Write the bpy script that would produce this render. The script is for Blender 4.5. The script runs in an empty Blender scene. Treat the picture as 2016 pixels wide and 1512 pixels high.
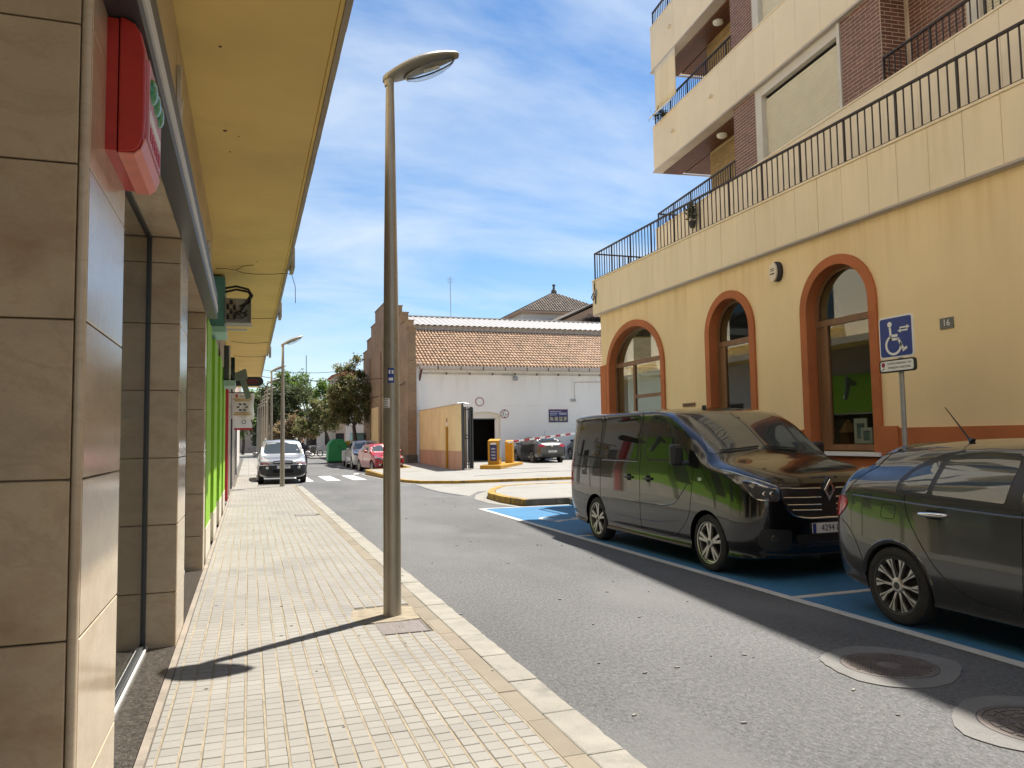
import bpy, bmesh, math, random
import numpy as np
from mathutils import Vector, Matrix
from mathutils.bvhtree import BVHTree
random.seed(7)
R = math.radians
SC = bpy.context.scene
COL = SC.collection

# ------------------------------------------------------------------ camera
cam_d = bpy.data.cameras.new('camera')
cam = bpy.data.objects.new('camera', cam_d); COL.objects.link(cam); SC.camera = cam
cam_d.sensor_width = 36.0; cam_d.lens = 1514.0 / 2016.0 * 36.0
cam_d.clip_start = 0.05; cam_d.clip_end = 3000
yaw, pitch, roll = R(18.95), R(4.0), R(0.9)
fw = Vector((math.sin(yaw)*math.cos(pitch), math.cos(yaw)*math.cos(pitch), math.sin(pitch)))
rt = Vector((math.cos(yaw), -math.sin(yaw), 0)); up = rt.cross(fw)
r2 = rt*math.cos(roll) - up*math.sin(roll); u2 = rt*math.sin(roll) + up*math.cos(roll)
cam.matrix_world = Matrix(((r2.x, u2.x, -fw.x, 0), (r2.y, u2.y, -fw.y, 0), (r2.z, u2.z, -fw.z, 1.62), (0, 0, 0, 1)))

# ------------------------------------------------------------------ sky, sun, exposure
SUN = Vector((0.352, 0.2365, 1.0)).normalized()
wd = bpy.data.worlds.new('World'); SC.world = wd; wd.use_nodes = True
nt = wd.node_tree; nt.nodes.clear()
def nd(t, typ, **kw):
    n = t.nodes.new(typ)
    for k, v in kw.items(): setattr(n, k, v)
    return n
sky = nd(nt, 'ShaderNodeTexSky', sky_type='NISHITA', sun_disc=False)
sky.sun_elevation = math.asin(SUN.z); sky.sun_rotation = math.atan2(SUN.x, SUN.y)
sky.air_density = 1.0; sky.dust_density = 0.3; sky.ozone_density = 1.6
tc = nd(nt, 'ShaderNodeTexCoord')
sep = nd(nt, 'ShaderNodeSeparateXYZ'); nt.links.new(tc.outputs['Generated'], sep.inputs[0])
zz = nd(nt, 'ShaderNodeMath', operation='ADD'); zz.inputs[1].default_value = 0.18; nt.links.new(sep.outputs[2], zz.inputs[0])
dx = nd(nt, 'ShaderNodeMath', operation='DIVIDE'); nt.links.new(sep.outputs[0], dx.inputs[0]); nt.links.new(zz.outputs[0], dx.inputs[1])
dy = nd(nt, 'ShaderNodeMath', operation='DIVIDE'); nt.links.new(sep.outputs[1], dy.inputs[0]); nt.links.new(zz.outputs[0], dy.inputs[1])
cmb = nd(nt, 'ShaderNodeCombineXYZ'); nt.links.new(dx.outputs[0], cmb.inputs[0]); nt.links.new(dy.outputs[0], cmb.inputs[1])
mp = nd(nt, 'ShaderNodeMapping'); mp.inputs['Rotation'].default_value = (0, 0, R(28)); mp.inputs['Scale'].default_value = (0.8, 1.55, 1)
nt.links.new(cmb.outputs[0], mp.inputs[0])
n1 = nd(nt, 'ShaderNodeTexNoise'); n1.inputs['Scale'].default_value = 1.15; n1.inputs['Detail'].default_value = 9; n1.inputs['Roughness'].default_value = 0.56; n1.inputs['Distortion'].default_value = 0.35
nt.links.new(mp.outputs[0], n1.inputs['Vector'])
cr = nd(nt, 'ShaderNodeValToRGB'); cr.color_ramp.elements[0].position = 0.42; cr.color_ramp.elements[1].position = 0.74
cr.color_ramp.elements[0].color = (0, 0, 0, 1); cr.color_ramp.elements[1].color = (0.85, 0.85, 0.85, 1)
nt.links.new(n1.outputs['Fac'], cr.inputs[0])
mx = nd(nt, 'ShaderNodeMix', data_type='RGBA'); nt.links.new(cr.outputs[0], mx.inputs[0]); hs_ = nd(nt, 'ShaderNodeHueSaturation'); hs_.inputs['Saturation'].default_value = 1.2; nt.links.new(sky.outputs[0], hs_.inputs['Color']); nt.links.new(hs_.outputs[0], mx.inputs[6])
mx.inputs[7].default_value = (5.4, 6.0, 6.7, 1)
bg = nd(nt, 'ShaderNodeBackground'); bg.inputs['Strength'].default_value = 0.077
nt.links.new(mx.outputs[2], bg.inputs[0])
wo = nd(nt, 'ShaderNodeOutputWorld'); nt.links.new(bg.outputs[0], wo.inputs[0])
sl = bpy.data.lights.new('sun', 'SUN'); sl.energy = 5.0; sl.angle = R(0.53); sl.color = (1.0, 0.95, 0.87)
so = bpy.data.objects.new('sun', sl); COL.objects.link(so); so.rotation_euler = (-SUN).to_track_quat('-Z', 'Y').to_euler(); so.location = (20, 20, 60)
vs = SC.view_settings; vs.view_transform = 'Standard'; vs.look = 'None'; vs.exposure = 1.06; vs.gamma = 1.0; vs.use_curve_mapping = False

# ------------------------------------------------------------------ materials
def M(name, col, rough=0.6, metal=0.0, var=0.10, vs=2.0, bump=0.0, bs=60.0, rand=0.0, spec=0.5, coat=0.0, stain=None, ss=1.0, sth=0.55, co='geo', stretch=(1, 1, 1), fine=0.0, emit=None, fs=None, fine2=0.0, fs2=30.0, streak=None, veins=None):
    m = bpy.data.materials.new(name); m.use_nodes = True
    t = m.node_tree; p = t.nodes['Principled BSDF']
    p.inputs['Roughness'].default_value = rough; p.inputs['Metallic'].default_value = metal
    p.inputs['Specular IOR Level'].default_value = spec; p.inputs['Coat Weight'].default_value = coat; p.inputs['Coat Roughness'].default_value = 0.03
    if co == 'geo':
        g = nd(t, 'ShaderNodeNewGeometry'); src = g.outputs['Position']
    else:
        g = nd(t, 'ShaderNodeTexCoord'); src = g.outputs['Object']
    mpn = nd(t, 'ShaderNodeMapping'); mpn.inputs['Scale'].default_value = stretch; t.links.new(src, mpn.inputs[0]); src = mpn.outputs[0]
    cur = nd(t, 'ShaderNodeRGB'); cur.outputs[0].default_value = (*col, 1); cur = cur.outputs[0]
    def noise(sc, det=5, rg=0.55):
        n = nd(t, 'ShaderNodeTexNoise'); n.inputs['Scale'].default_value = sc; n.inputs['Detail'].default_value = det; n.inputs['Roughness'].default_value = rg
        t.links.new(src, n.inputs['Vector']); return n.outputs['Fac']
    def mult(cur, fac, lo, hi, f0=0.3, f1=0.7):
        mr = nd(t, 'ShaderNodeMapRange'); mr.inputs[1].default_value = f0; mr.inputs[2].default_value = f1; mr.inputs[3].default_value = lo; mr.inputs[4].default_value = hi
        t.links.new(fac, mr.inputs[0])
        v = nd(t, 'ShaderNodeVectorMath', operation='SCALE'); t.links.new(cur, v.inputs[0]); t.links.new(mr.outputs[0], v.inputs['Scale']); return v.outputs[0]
    if var: cur = mult(cur, noise(vs), 1-var, 1+var)
    if fine: cur = mult(cur, noise(fs or bs*1.3, 2, 0.7), 1-fine, 1+fine, 0.25, 0.75)
    if fine2: cur = mult(cur, noise(fs2, 3, 0.75), 1-fine2, 1+fine2, 0.32, 0.68)
    if stain:
        n = noise(ss, 7, 0.62); rmp = nd(t, 'ShaderNodeMapRange'); rmp.inputs[1].default_value = sth; rmp.inputs[2].default_value = sth+0.16; t.links.new(n, rmp.inputs[0])
        mxx = nd(t, 'ShaderNodeMix', data_type='RGBA'); t.links.new(rmp.outputs[0], mxx.inputs[0]); t.links.new(cur, mxx.inputs[6]); mxx.inputs[7].default_value = (*stain, 1); cur = mxx.outputs[2]
    if veins:
        nz = nd(t, 'ShaderNodeTexNoise'); nz.inputs['Scale'].default_value = veins[1]; nz.inputs['Detail'].default_value = 8; nz.inputs['Roughness'].default_value = 0.6; nz.inputs['Distortion'].default_value = 1.2; t.links.new(src, nz.inputs['Vector'])
        sb1 = nd(t, 'ShaderNodeMath', operation='SUBTRACT'); sb1.inputs[1].default_value = 0.5; t.links.new(nz.outputs['Fac'], sb1.inputs[0]); ab = nd(t, 'ShaderNodeMath', operation='ABSOLUTE'); t.links.new(sb1.outputs[0], ab.inputs[0])
        mr = nd(t, 'ShaderNodeMapRange'); mr.inputs[1].default_value = 0.0; mr.inputs[2].default_value = 0.035; mr.inputs[3].default_value = veins[2]; mr.inputs[4].default_value = 0.0; t.links.new(ab.outputs[0], mr.inputs[0])
        mxx = nd(t, 'ShaderNodeMix', data_type='RGBA'); t.links.new(mr.outputs[0], mxx.inputs[0]); t.links.new(cur, mxx.inputs[6]); mxx.inputs[7].default_value = (*veins[0], 1); cur = mxx.outputs[2]
    if streak:      # rain streaks running down from a ledge: (colour, z of the ledge, length, strength, scale)
        gg = nd(t, 'ShaderNodeNewGeometry'); mm = nd(t, 'ShaderNodeMapping'); mm.inputs['Scale'].default_value = (streak[4], streak[4], 0.25); t.links.new(gg.outputs['Position'], mm.inputs[0])
        nz = nd(t, 'ShaderNodeTexNoise'); nz.inputs['Scale'].default_value = 1.0; nz.inputs['Detail'].default_value = 6; nz.inputs['Roughness'].default_value = 0.65; t.links.new(mm.outputs[0], nz.inputs['Vector'])
        a1 = nd(t, 'ShaderNodeMapRange'); a1.inputs[1].default_value = 0.47; a1.inputs[2].default_value = 0.72; t.links.new(nz.outputs['Fac'], a1.inputs[0])
        sz = nd(t, 'ShaderNodeSeparateXYZ'); t.links.new(gg.outputs['Position'], sz.inputs[0])
        a2 = nd(t, 'ShaderNodeMapRange'); a2.inputs[1].default_value = streak[1]-streak[2]; a2.inputs[2].default_value = streak[1]; a2.inputs[4].default_value = streak[3]; t.links.new(sz.outputs[2], a2.inputs[0])
        m2 = nd(t, 'ShaderNodeMath', operation='MULTIPLY'); t.links.new(a1.outputs[0], m2.inputs[0]); t.links.new(a2.outputs[0], m2.inputs[1])
        mxx = nd(t, 'ShaderNodeMix', data_type='RGBA'); t.links.new(m2.outputs[0], mxx.inputs[0]); t.links.new(cur, mxx.inputs[6]); mxx.inputs[7].default_value = (*streak[0], 1); cur = mxx.outputs[2]
    if rand:
        oi = nd(t, 'ShaderNodeObjectInfo'); ge = nd(t, 'ShaderNodeNewGeometry')
        ad = nd(t, 'ShaderNodeMath', operation='ADD'); t.links.new(oi.outputs['Random'], ad.inputs[0]); t.links.new(ge.outputs['Random Per Island'], ad.inputs[1])
        fr = nd(t, 'ShaderNodeMath', operation='FRACT'); t.links.new(ad.outputs[0], fr.inputs[0])
        cur = mult(cur, fr.outputs[0], 1-rand, 1+rand, 0, 1)
    t.links.new(cur, p.inputs['Base Color'])
    if bump:
        b = nd(t, 'ShaderNodeBump'); b.inputs['Strength'].default_value = bump; b.inputs['Distance'].default_value = 0.01
        t.links.new(noise(bs, 4, 0.65), b.inputs['Height']); t.links.new(b.outputs[0], p.inputs['Normal'])
    if emit:
        p.inputs['Emission Color'].default_value = (*emit[0], 1); p.inputs['Emission Strength'].default_value = emit[1]
    return m

def glass(name, tint=(0.75, 0.8, 0.78), rough=0.01, ior=1.5, base=0.04):
    m = bpy.data.materials.new(name); m.use_nodes = True; t = m.node_tree; t.nodes.clear()
    o = nd(t, 'ShaderNodeOutputMaterial'); ms = nd(t, 'ShaderNodeMixShader'); tr = nd(t, 'ShaderNodeBsdfTransparent'); gl = nd(t, 'ShaderNodeBsdfGlossy')
    tr.inputs[0].default_value = (*tint, 1); gl.inputs['Roughness'].default_value = rough
    lw = nd(t, 'ShaderNodeLayerWeight'); lw.inputs[0].default_value = 0.5
    pw_ = nd(t, 'ShaderNodeMath', operation='POWER'); pw_.inputs[1].default_value = 4.0; t.links.new(lw.outputs['Facing'], pw_.inputs[0])
    ml = nd(t, 'ShaderNodeMath', operation='MULTIPLY'); ml.inputs[1].default_value = 0.9; t.links.new(pw_.outputs[0], ml.inputs[0])
    ad = nd(t, 'ShaderNodeMath', operation='ADD'); ad.inputs[1].default_value = base; ad.use_clamp = True; t.links.new(ml.outputs[0], ad.inputs[0])
    t.links.new(ad.outputs[0], ms.inputs[0]); t.links.new(tr.outputs[0], ms.inputs[1]); t.links.new(gl.outputs[0], ms.inputs[2]); t.links.new(ms.outputs[0], o.inputs[0])
    return m

def brickmat(name, c1, c2, mortar, scale=4.0, axis='yz', w=0.25, h=0.065, bump=0.5):
    """bricks too far off to pick apart; laid out in metres on a wall"""
    m = bpy.data.materials.new(name); m.use_nodes = True; t = m.node_tree; p = t.nodes['Principled BSDF']
    g = nd(t, 'ShaderNodeNewGeometry'); s = nd(t, 'ShaderNodeSeparateXYZ'); t.links.new(g.outputs['Position'], s.inputs[0])
    a = nd(t, 'ShaderNodeMath', operation='ADD'); t.links.new(s.outputs[0], a.inputs[0]); t.links.new(s.outputs[1], a.inputs[1])
    c = nd(t, 'ShaderNodeCombineXYZ'); t.links.new(a.outputs[0], c.inputs[0]); t.links.new(s.outputs[2], c.inputs[1])
    b = nd(t, 'ShaderNodeTexBrick'); b.inputs['Scale'].default_value = 1.0; b.inputs['Brick Width'].default_value = w; b.inputs['Row Height'].default_value = h; b.inputs['Mortar Size'].default_value = 0.009; b.inputs['Bias'].default_value = 0.0
    b.inputs['Color1'].default_value = (*c1, 1); b.inputs['Color2'].default_value = (*c2, 1); b.inputs['Mortar'].default_value = (*mortar, 1)
    t.links.new(c.outputs[0], b.inputs['Vector'])
    n = nd(t, 'ShaderNodeTexNoise'); n.inputs['Scale'].default_value = 0.8; n.inputs['Detail'].default_value = 6; t.links.new(g.outputs['Position'], n.inputs['Vector'])
    mr = nd(t, 'ShaderNodeMapRange'); mr.inputs[1].default_value = 0.3; mr.inputs[2].default_value = 0.7; mr.inputs[3].default_value = 0.8; mr.inputs[4].default_value = 1.15; t.links.new(n.outputs['Fac'], mr.inputs[0])
    v = nd(t, 'ShaderNodeVectorMath', operation='SCALE'); t.links.new(b.outputs['Color'], v.inputs[0]); t.links.new(mr.outputs[0], v.inputs['Scale']); t.links.new(v.outputs[0], p.inputs['Base Color'])
    bp = nd(t, 'ShaderNodeBump'); bp.inputs['Strength'].default_value = bump; bp.inputs['Distance'].default_value = 0.01; bp.invert = True; t.links.new(b.outputs['Fac'], bp.inputs['Height']); t.links.new(bp.outputs[0], p.inputs['Normal'])
    p.inputs['Roughness'].default_value = 0.85
    return m

def asphalt(name):
    m = M(name, (0.093, 0.0925, 0.091), rough=0.85, var=0.20, vs=0.6, bump=1.0, bs=70, fine=0.55, fs=130, fine2=0.42, fs2=42, stretch=(1, .45, 1), stain=(0.12, 0.119, 0.116), ss=0.5, sth=0.50)
    return m

def leafm(name, col):
    m = M(name, col, 0.6, var=0.3, vs=0.7, rand=0.4); t = m.node_tree; p = t.nodes['Principled BSDF']
    tl = nd(t, 'ShaderNodeBsdfTranslucent'); ms = nd(t, 'ShaderNodeMixShader'); ms.inputs[0].default_value = 0.5
    t.links.new(p.inputs['Base Color'].links[0].from_socket, tl.inputs[0]); t.links.new(p.outputs[0], ms.inputs[1]); t.links.new(tl.outputs[0], ms.inputs[2]); t.links.new(ms.outputs[0], t.nodes['Material Output'].inputs[0])
    return m
MT = dict(
 asphalt=asphalt('asphalt'),
 ground=M('ground_dust', (0.123, 0.112, 0.095), 0.9, var=0.2, vs=0.2),
 tile=M('paving_tile', (0.224, 0.2105, 0.184), 0.75, var=0.11, vs=1.2, bump=0.35, bs=160, rand=0.055, stain=(0.178, 0.171, 0.155), ss=0.8, sth=0.52, fine=0.12),
 sand=M('sand_joint', (0.255, 0.215, 0.152), 0.95, var=0.2, vs=9, bump=0.5, bs=200, stain=(0.14, 0.115, 0.085), ss=5, sth=0.57),
 dirt=M('joint_dirt', (0.095, 0.081, 0.061), 0.95, var=0.25, vs=6, bump=0.4, bs=120),
 mortar=M('wall_mortar', (0.235, 0.20, 0.16), 0.9, var=0.2, vs=5, bump=0.5, bs=90, stain=(0.13, 0.115, 0.095), ss=6, sth=0.56),
 kerb=M('kerb_stone', (0.245, 0.229, 0.193), 0.85, var=0.13, vs=6, bump=0.6, bs=70, rand=0.06, stain=(0.167, 0.159, 0.139), ss=3.2, sth=0.56),
 band=M('kerb_band', (0.187, 0.159, 0.117), 0.85, var=0.09, vs=4, bump=0.3, bs=120, rand=0.08),
 concrete=M('yard_concrete', (0.232, 0.222, 0.200), 0.9, var=0.12, vs=0.5, bump=0.4, bs=50, stain=(0.176, 0.170, 0.156), ss=0.5, sth=0.52, fine=0.1),
 conc2=M('light_concrete', (0.223, 0.212, 0.187), 0.9, var=0.15, vs=3, bump=0.4, bs=60, stain=(0.151, 0.142, 0.128), ss=2.5, sth=0.55, fine=.15),
 collar=M('manhole_concrete', (0.151, 0.146, 0.137), 0.9, var=0.12, vs=4, bump=0.5, bs=80, fine=.2),
 white_paint=M('road_white', (0.47, 0.46, 0.43), 0.8, var=0.12, vs=3, bump=0.5, bs=120, fine=0.12, stain=(0.22, 0.22, 0.21), ss=14, sth=0.60),
 blue_paint=M('road_blue', (0.028, 0.14, 0.275), 0.75, var=0.14, vs=1.5, bump=0.7, bs=120, fine=0.22, stain=(0.041, 0.098, 0.197), ss=3, sth=0.63),
 yellow_paint=M('kerb_yellow', (0.307, 0.184, 0.022), 0.8, var=0.2, vs=3, bump=0.4, bs=60, stain=(0.11, 0.075, 0.03), ss=4, sth=0.50, stretch=(1, 1, 0.3)),
 kerb_dark=M('kerb_dirty', (0.112, 0.103, 0.086), 0.9, var=0.25, vs=5, bump=0.5, bs=50, rand=0.12),
 kerb_dark2=M('street_dirt', (0.055, 0.05, 0.043), 0.95, var=0.3, vs=12, bump=0.5, bs=120),
 iron=M('cast_iron', (0.16, 0.135, 0.12), 0.65, metal=0.35, var=0.2, vs=8, bump=0.4, bs=150),
 cover=M('cover_steel', (0.20, 0.175, 0.16), 0.6, metal=0.3, var=0.12, vs=6, bump=0.3, bs=90, stretch=(5, 1, 1)),
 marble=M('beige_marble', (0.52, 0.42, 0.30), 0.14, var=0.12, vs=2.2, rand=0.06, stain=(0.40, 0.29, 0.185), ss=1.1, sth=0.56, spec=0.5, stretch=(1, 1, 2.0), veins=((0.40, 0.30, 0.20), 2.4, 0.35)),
 marble_dull=M('beige_stone_dull', (0.46, 0.36, 0.24), 0.30, var=0.15, vs=2.6, rand=0.07, bump=0.04, bs=12, stain=(0.31, 0.205, 0.12), ss=1.3, sth=0.52, stretch=(1, 1, 1.6), fine=.06, fs=90, veins=((0.33, 0.235, 0.145), 2.2, 0.32)),  # darker, less glossy beige for viewer-facing tiles, cores and fascia slabs
 granite=M('dark_granite', (0.06, 0.053, 0.045), 0.22, var=0.45, vs=38, fine=0.8, fs=110, bs=220, spec=0.5),
 canopy=M('canopy_render', (0.72, 0.52, 0.175), 0.85, var=0.10, vs=0.7, bump=0.12, bs=25, stain=(0.62, 0.44, 0.15), ss=0.6, sth=0.54),
 canopy_edge=M('canopy_edge', (0.346, 0.290, 0.212), 0.85, var=0.15, vs=3, bump=0.3, bs=30),
 cream=M('cream_render', (0.84, 0.645, 0.36), 0.85, streak=((0.62, 0.40, 0.13), 4.70, 1.0, 0.55, 5.0), var=0.07, vs=0.8, bump=0.12, bs=30, stain=(0.78, 0.58, 0.30), ss=0.55, sth=0.58, stretch=(1, 1, 0.4)),
 pale_render=M('pale_render', (0.82, 0.75, 0.62), 0.85, var=0.04, vs=0.6),
 panel=M('cream_panel', (0.82, 0.68, 0.46), 0.7, streak=((0.62, 0.48, 0.27), 5.62, 0.8, 0.45, 7.0), var=0.05, vs=1.5, rand=0.02, stain=(0.74, 0.585, 0.35), ss=0.9, sth=0.58, stretch=(1, 1, 0.35)),
 panel2=M('pale_panel', (0.80, 0.68, 0.50), 0.7, var=0.05, vs=1.2, rand=0.015),
 orange=M('orange_render', (0.44, 0.135, 0.04), 0.8, var=0.12, stain=(0.36, 0.10, 0.03), ss=1.4, sth=0.56, vs=1.2, bump=0.15, bs=30),
 darkbrick=M('dark_brick', (0.17, 0.07, 0.052), 0.55, var=0.12, vs=8, rand=0.16, bump=0.2, bs=60),
 joint=M('brick_mortar', (0.58, 0.47, 0.36), 0.9, var=0.1, vs=4),
 railing=M('railing_iron', (0.035, 0.024, 0.022), 0.45, metal=0.2, var=0.1, vs=5),
 shutter=M('shutter_slat', (0.74, 0.69, 0.56), 0.55, var=0.05, vs=3),
 frame_pale=M('pale_frame', (0.60, 0.56, 0.50), 0.6, var=0.05, vs=3),
 wood=M('window_wood', (0.20, 0.10, 0.045), 0.5, var=0.2, vs=6, bump=0.1, bs=40, stretch=(1, 1, 0.15)),
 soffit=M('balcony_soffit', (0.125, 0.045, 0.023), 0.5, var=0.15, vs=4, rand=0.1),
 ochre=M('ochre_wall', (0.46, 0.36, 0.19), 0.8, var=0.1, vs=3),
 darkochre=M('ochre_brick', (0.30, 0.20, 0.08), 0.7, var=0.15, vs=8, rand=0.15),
 white_wall=M('white_render', (0.83, 0.815, 0.78), 0.85, streak=((0.55, 0.50, 0.42), 5.6, 1.6, 0.55, 2.5), var=0.04, vs=0.6, bump=0.1, bs=20, stain=(0.72, 0.69, 0.635), ss=0.6, sth=0.6, stretch=(1, 1, 0.5)),
 yellow_wall=M('yellow_render', (0.76, 0.56, 0.29), 0.85, streak=((0.55, 0.36, 0.2), 3.2, 2.0, 0.5, 2.0), var=0.08, vs=0.9, bump=0.1, bs=20, stain=(0.66, 0.48, 0.24), ss=0.8, sth=0.55),
 pink_base=M('pink_base', (0.52, 0.285, 0.185), 0.85, var=0.13, vs=1.3, stain=(0.58, 0.37, 0.26), ss=1.6, sth=0.56, stretch=(1, 1, 0.3)),
 gable=brickmat('gable_brick', (0.37, 0.245, 0.14), (0.31, 0.20, 0.115), (0.20, 0.145, 0.10)),
 rooftile=M('roof_tile', (0.345, 0.225, 0.14), 0.8, var=0.13, vs=1.2, rand=0.17, stain=(0.235, 0.184, 0.112), ss=0.9, sth=0.57, bump=0.2, bs=60),
 oldtile=M('old_roof_tile', (0.123, 0.095, 0.070), 0.9, var=0.3, vs=1.5, rand=0.3),
 metal_roof=M('metal_sheet', (0.307, 0.285, 0.262), 0.45, metal=0.1, var=0.06, vs=1),
 gutter=M('gutter', (0.50, 0.44, 0.39), 0.6, var=0.08, vs=2),
 rust=M('rust_pipe', (0.11, 0.045, 0.035), 0.7, var=0.2, vs=8),
 gate=M('gate_grey', (0.065, 0.068, 0.072), 0.5, metal=0.3, var=0.08, vs=4),
 machine=M('machine_yellow', (0.462, 0.223, 0.008), 0.45, var=0.05, vs=3),
 dark=M('dark_interior', (0.02, 0.019, 0.018), 0.8, var=0.2, vs=2),
 black=M('black_plastic', (0.018, 0.018, 0.019), 0.45, var=0.1, vs=10, co='obj'),
 rubber=M('tyre_rubber', (0.022, 0.021, 0.020), 0.8, var=0.25, vs=14, bump=0.2, bs=90, co='obj'),
 well=M('wheel_well', (0.008, 0.008, 0.008), 0.95, var=0, co='obj'),
 lampmetal=M('lamp_metal', (0.34, 0.30, 0.235), 0.38, metal=0.55, var=0.10, vs=3, bump=0.04, bs=30, co='obj'),
 lamphead=M('lamp_head', (0.30, 0.285, 0.24), 0.4, metal=0.4, var=0.06, vs=4, co='obj'),
 chrome=M('chrome', (0.75, 0.74, 0.72), 0.12, metal=1.0, var=0, co='obj'),
 alloy=M('alloy', (0.56, 0.54, 0.50), 0.28, metal=0.85, var=0.05, vs=10, co='obj'),
 carglass=M('tinted_glass', (0.012, 0.014, 0.013), 0.02, var=0, spec=0.6, coat=0.6, co='obj'),
 screen=M('windscreen', (0.05, 0.06, 0.06), 0.02, var=0, spec=0.7, coat=0.7, co='obj'),
 lens=M('lamp_lens', (0.55, 0.57, 0.58), 0.06, metal=0.3, var=0.3, vs=25, coat=1.0, co='obj'),
 darklens=M('dark_lens', (0.05, 0.052, 0.055), 0.06, metal=0.2, var=0.5, vs=18, coat=1.0, co='obj'),
 redlens=M('red_lens', (0.42, 0.012, 0.018), 0.08, var=0.3, vs=30, coat=1.0, co='obj'),
 plate=M('number_plate', (0.72, 0.72, 0.70), 0.5, var=0, co='obj'),
 ink=M('black_ink', (0.015, 0.015, 0.017), 0.6, var=0, co='obj'),
 white=M('white_print', (0.78, 0.78, 0.75), 0.55, var=0.03, vs=4, co='obj'),
 signblue=M('sign_blue', (0.022, 0.045, 0.23), 0.4, var=0.05, vs=4, co='obj'),
 posterblue=M('poster_blue', (0.025, 0.03, 0.12), 0.5, var=0.25, vs=5),
 red=M('red_print', (0.45, 0.02, 0.03), 0.5, var=0.05, vs=3, co='obj'),
 wine=M('wine_print', (0.30, 0.03, 0.07), 0.5, var=0.05, vs=3, co='obj'),
 alarm_red=M('alarm_red', (0.42, 0.028, 0.02), 0.38, var=0.10, vs=9, co='obj', stain=(0.30, 0.02, 0.018), ss=9, sth=0.6),
 alarm_pale=M('alarm_pale_red', (0.66, 0.20, 0.15), 0.4, var=0.10, vs=9, co='obj'),  # paler red, used for the bottom face
 alarm_pink=M('alarm_face', (0.58, 0.22, 0.24), 0.45, var=0.05, vs=6, co='obj'),
 green_lens=M('green_lens', (0.015, 0.22, 0.10), 0.2, var=0.1, vs=10, coat=0.5, co='obj'),
 green=M('green_render', (0.25, 0.50, 0.018), 0.7, var=0.05, vs=1.5, bump=0.05, bs=20),
 pale_base=M('pale_base', (0.62, 0.56, 0.46), 0.8, var=0.1, vs=2),
 teal=M('teal_box', (0.085, 0.26, 0.25), 0.45, var=0.08, vs=4),
 greymetal=M('grey_metal', (0.34, 0.34, 0.33), 0.45, metal=0.5, var=0.1, vs=6),
 fascia_dark=M('fascia_dark', (0.055, 0.058, 0.06), 0.4, metal=0.3, var=0.05, vs=3),
 fascia_light=M('fascia_light', (0.62, 0.61, 0.58), 0.45, var=0.05, vs=3),
 cable=M('cable_black', (0.015, 0.014, 0.013), 0.6, var=0),
leaf=leafm('leaf_olive', (0.17, 0.18, 0.065)), leaf_brown=leafm('leaf_dry', (0.30, 0.21, 0.11)), leaf_dark=leafm('leaf_dark', (0.085, 0.105, 0.042)), leaf_bright=leafm('leaf_bright', (0.16, 0.25, 0.05)),
 bark=M('bark', (0.075, 0.055, 0.04), 0.9, var=0.3, vs=6, bump=0.5, bs=30),
 bin_green=M('bin_green', (0.02, 0.24, 0.075), 0.5, var=0.08, vs=2, co='obj'),
 bin_yellow=M('bin_yellow', (0.60, 0.42, 0.02), 0.5, var=0.1, vs=2, co='obj'),
 bin_grey=M('bin_grey', (0.34, 0.32, 0.28), 0.6, var=0.1, vs=2, co='obj'),
 bin_blue=M('bin_blue', (0.26, 0.47, 0.55), 0.5, var=0.06, vs=2, co='obj'),
 far_wall=M('far_wall', (0.50, 0.38, 0.29), 0.9, var=0.1, vs=0.4),
 far_white=M('far_white', (0.62, 0.58, 0.53), 0.9, var=0.08, vs=0.4),
 far_roof=M('far_roof', (0.45, 0.17, 0.09), 0.9, var=0.2, vs=1),
 brown_wall=M('brown_wall', (0.45, 0.29, 0.19), 0.9, var=0.15, vs=0.5),
 skin=M('skin', (0.45, 0.25, 0.17), 0.6, var=0.05, vs=8, co='obj'),
 cloth=M('dark_cloth', (0.02, 0.022, 0.03), 0.9, var=0.1, vs=8, co='obj'),
 jeans=M('jeans', (0.06, 0.07, 0.10), 0.9, var=0.1, vs=8, co='obj'),
 hair=M('hair', (0.03, 0.02, 0.015), 0.8, var=0.1, vs=20, co='obj'),
 van_paint=M('van_paint', (0.005, 0.0053, 0.0062), 0.24, metal=0.4, var=0.03, vs=80, coat=1.0, co='obj'),
 tipo_paint=M('grey_paint', (0.08, 0.081, 0.082), 0.26, metal=0.7, var=0.04, vs=80, coat=1.0, co='obj'),
 silver_paint=M('silver_paint', (0.335, 0.340, 0.340), 0.3, metal=0.5, var=0.02, vs=50, coat=1.0, co='obj'),
 red_paint=M('red_paint', (0.33, 0.005, 0.012), 0.3, metal=0.1, var=0.02, vs=50, coat=1.0, co='obj'),
 white_car=M('white_car_paint', (0.412, 0.407, 0.390), 0.3, var=0.02, vs=50, coat=1.0, co='obj'),
 grey_car=M('dark_grey_paint', (0.075, 0.075, 0.078), 0.3, metal=0.6, var=0.02, vs=50, coat=1.0, co='obj'),
 blue_car=M('dark_blue_paint', (0.016, 0.022, 0.035), 0.3, metal=0.5, var=0.02, vs=50, coat=1.0, co='obj'),
 pane=glass('window_pane', (0.80, 0.83, 0.78), 0.012, 1.52, 0.10),
 lampglass=glass('lamp_bowl', (0.86, 0.88, 0.88), 0.02, 1.3, 0.05),
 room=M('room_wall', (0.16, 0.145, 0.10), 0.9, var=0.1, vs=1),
 greencloth=M('green_cloth', (0.03, 0.12, 0.02), 0.9, var=0.3, vs=3),
 straw=M('straw', (0.24, 0.13, 0.06), 0.9, var=0.3, vs=30),
 blind=M('blind_slat', (0.30, 0.33, 0.29), 0.6, var=0.05, vs=3),
)

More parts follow.
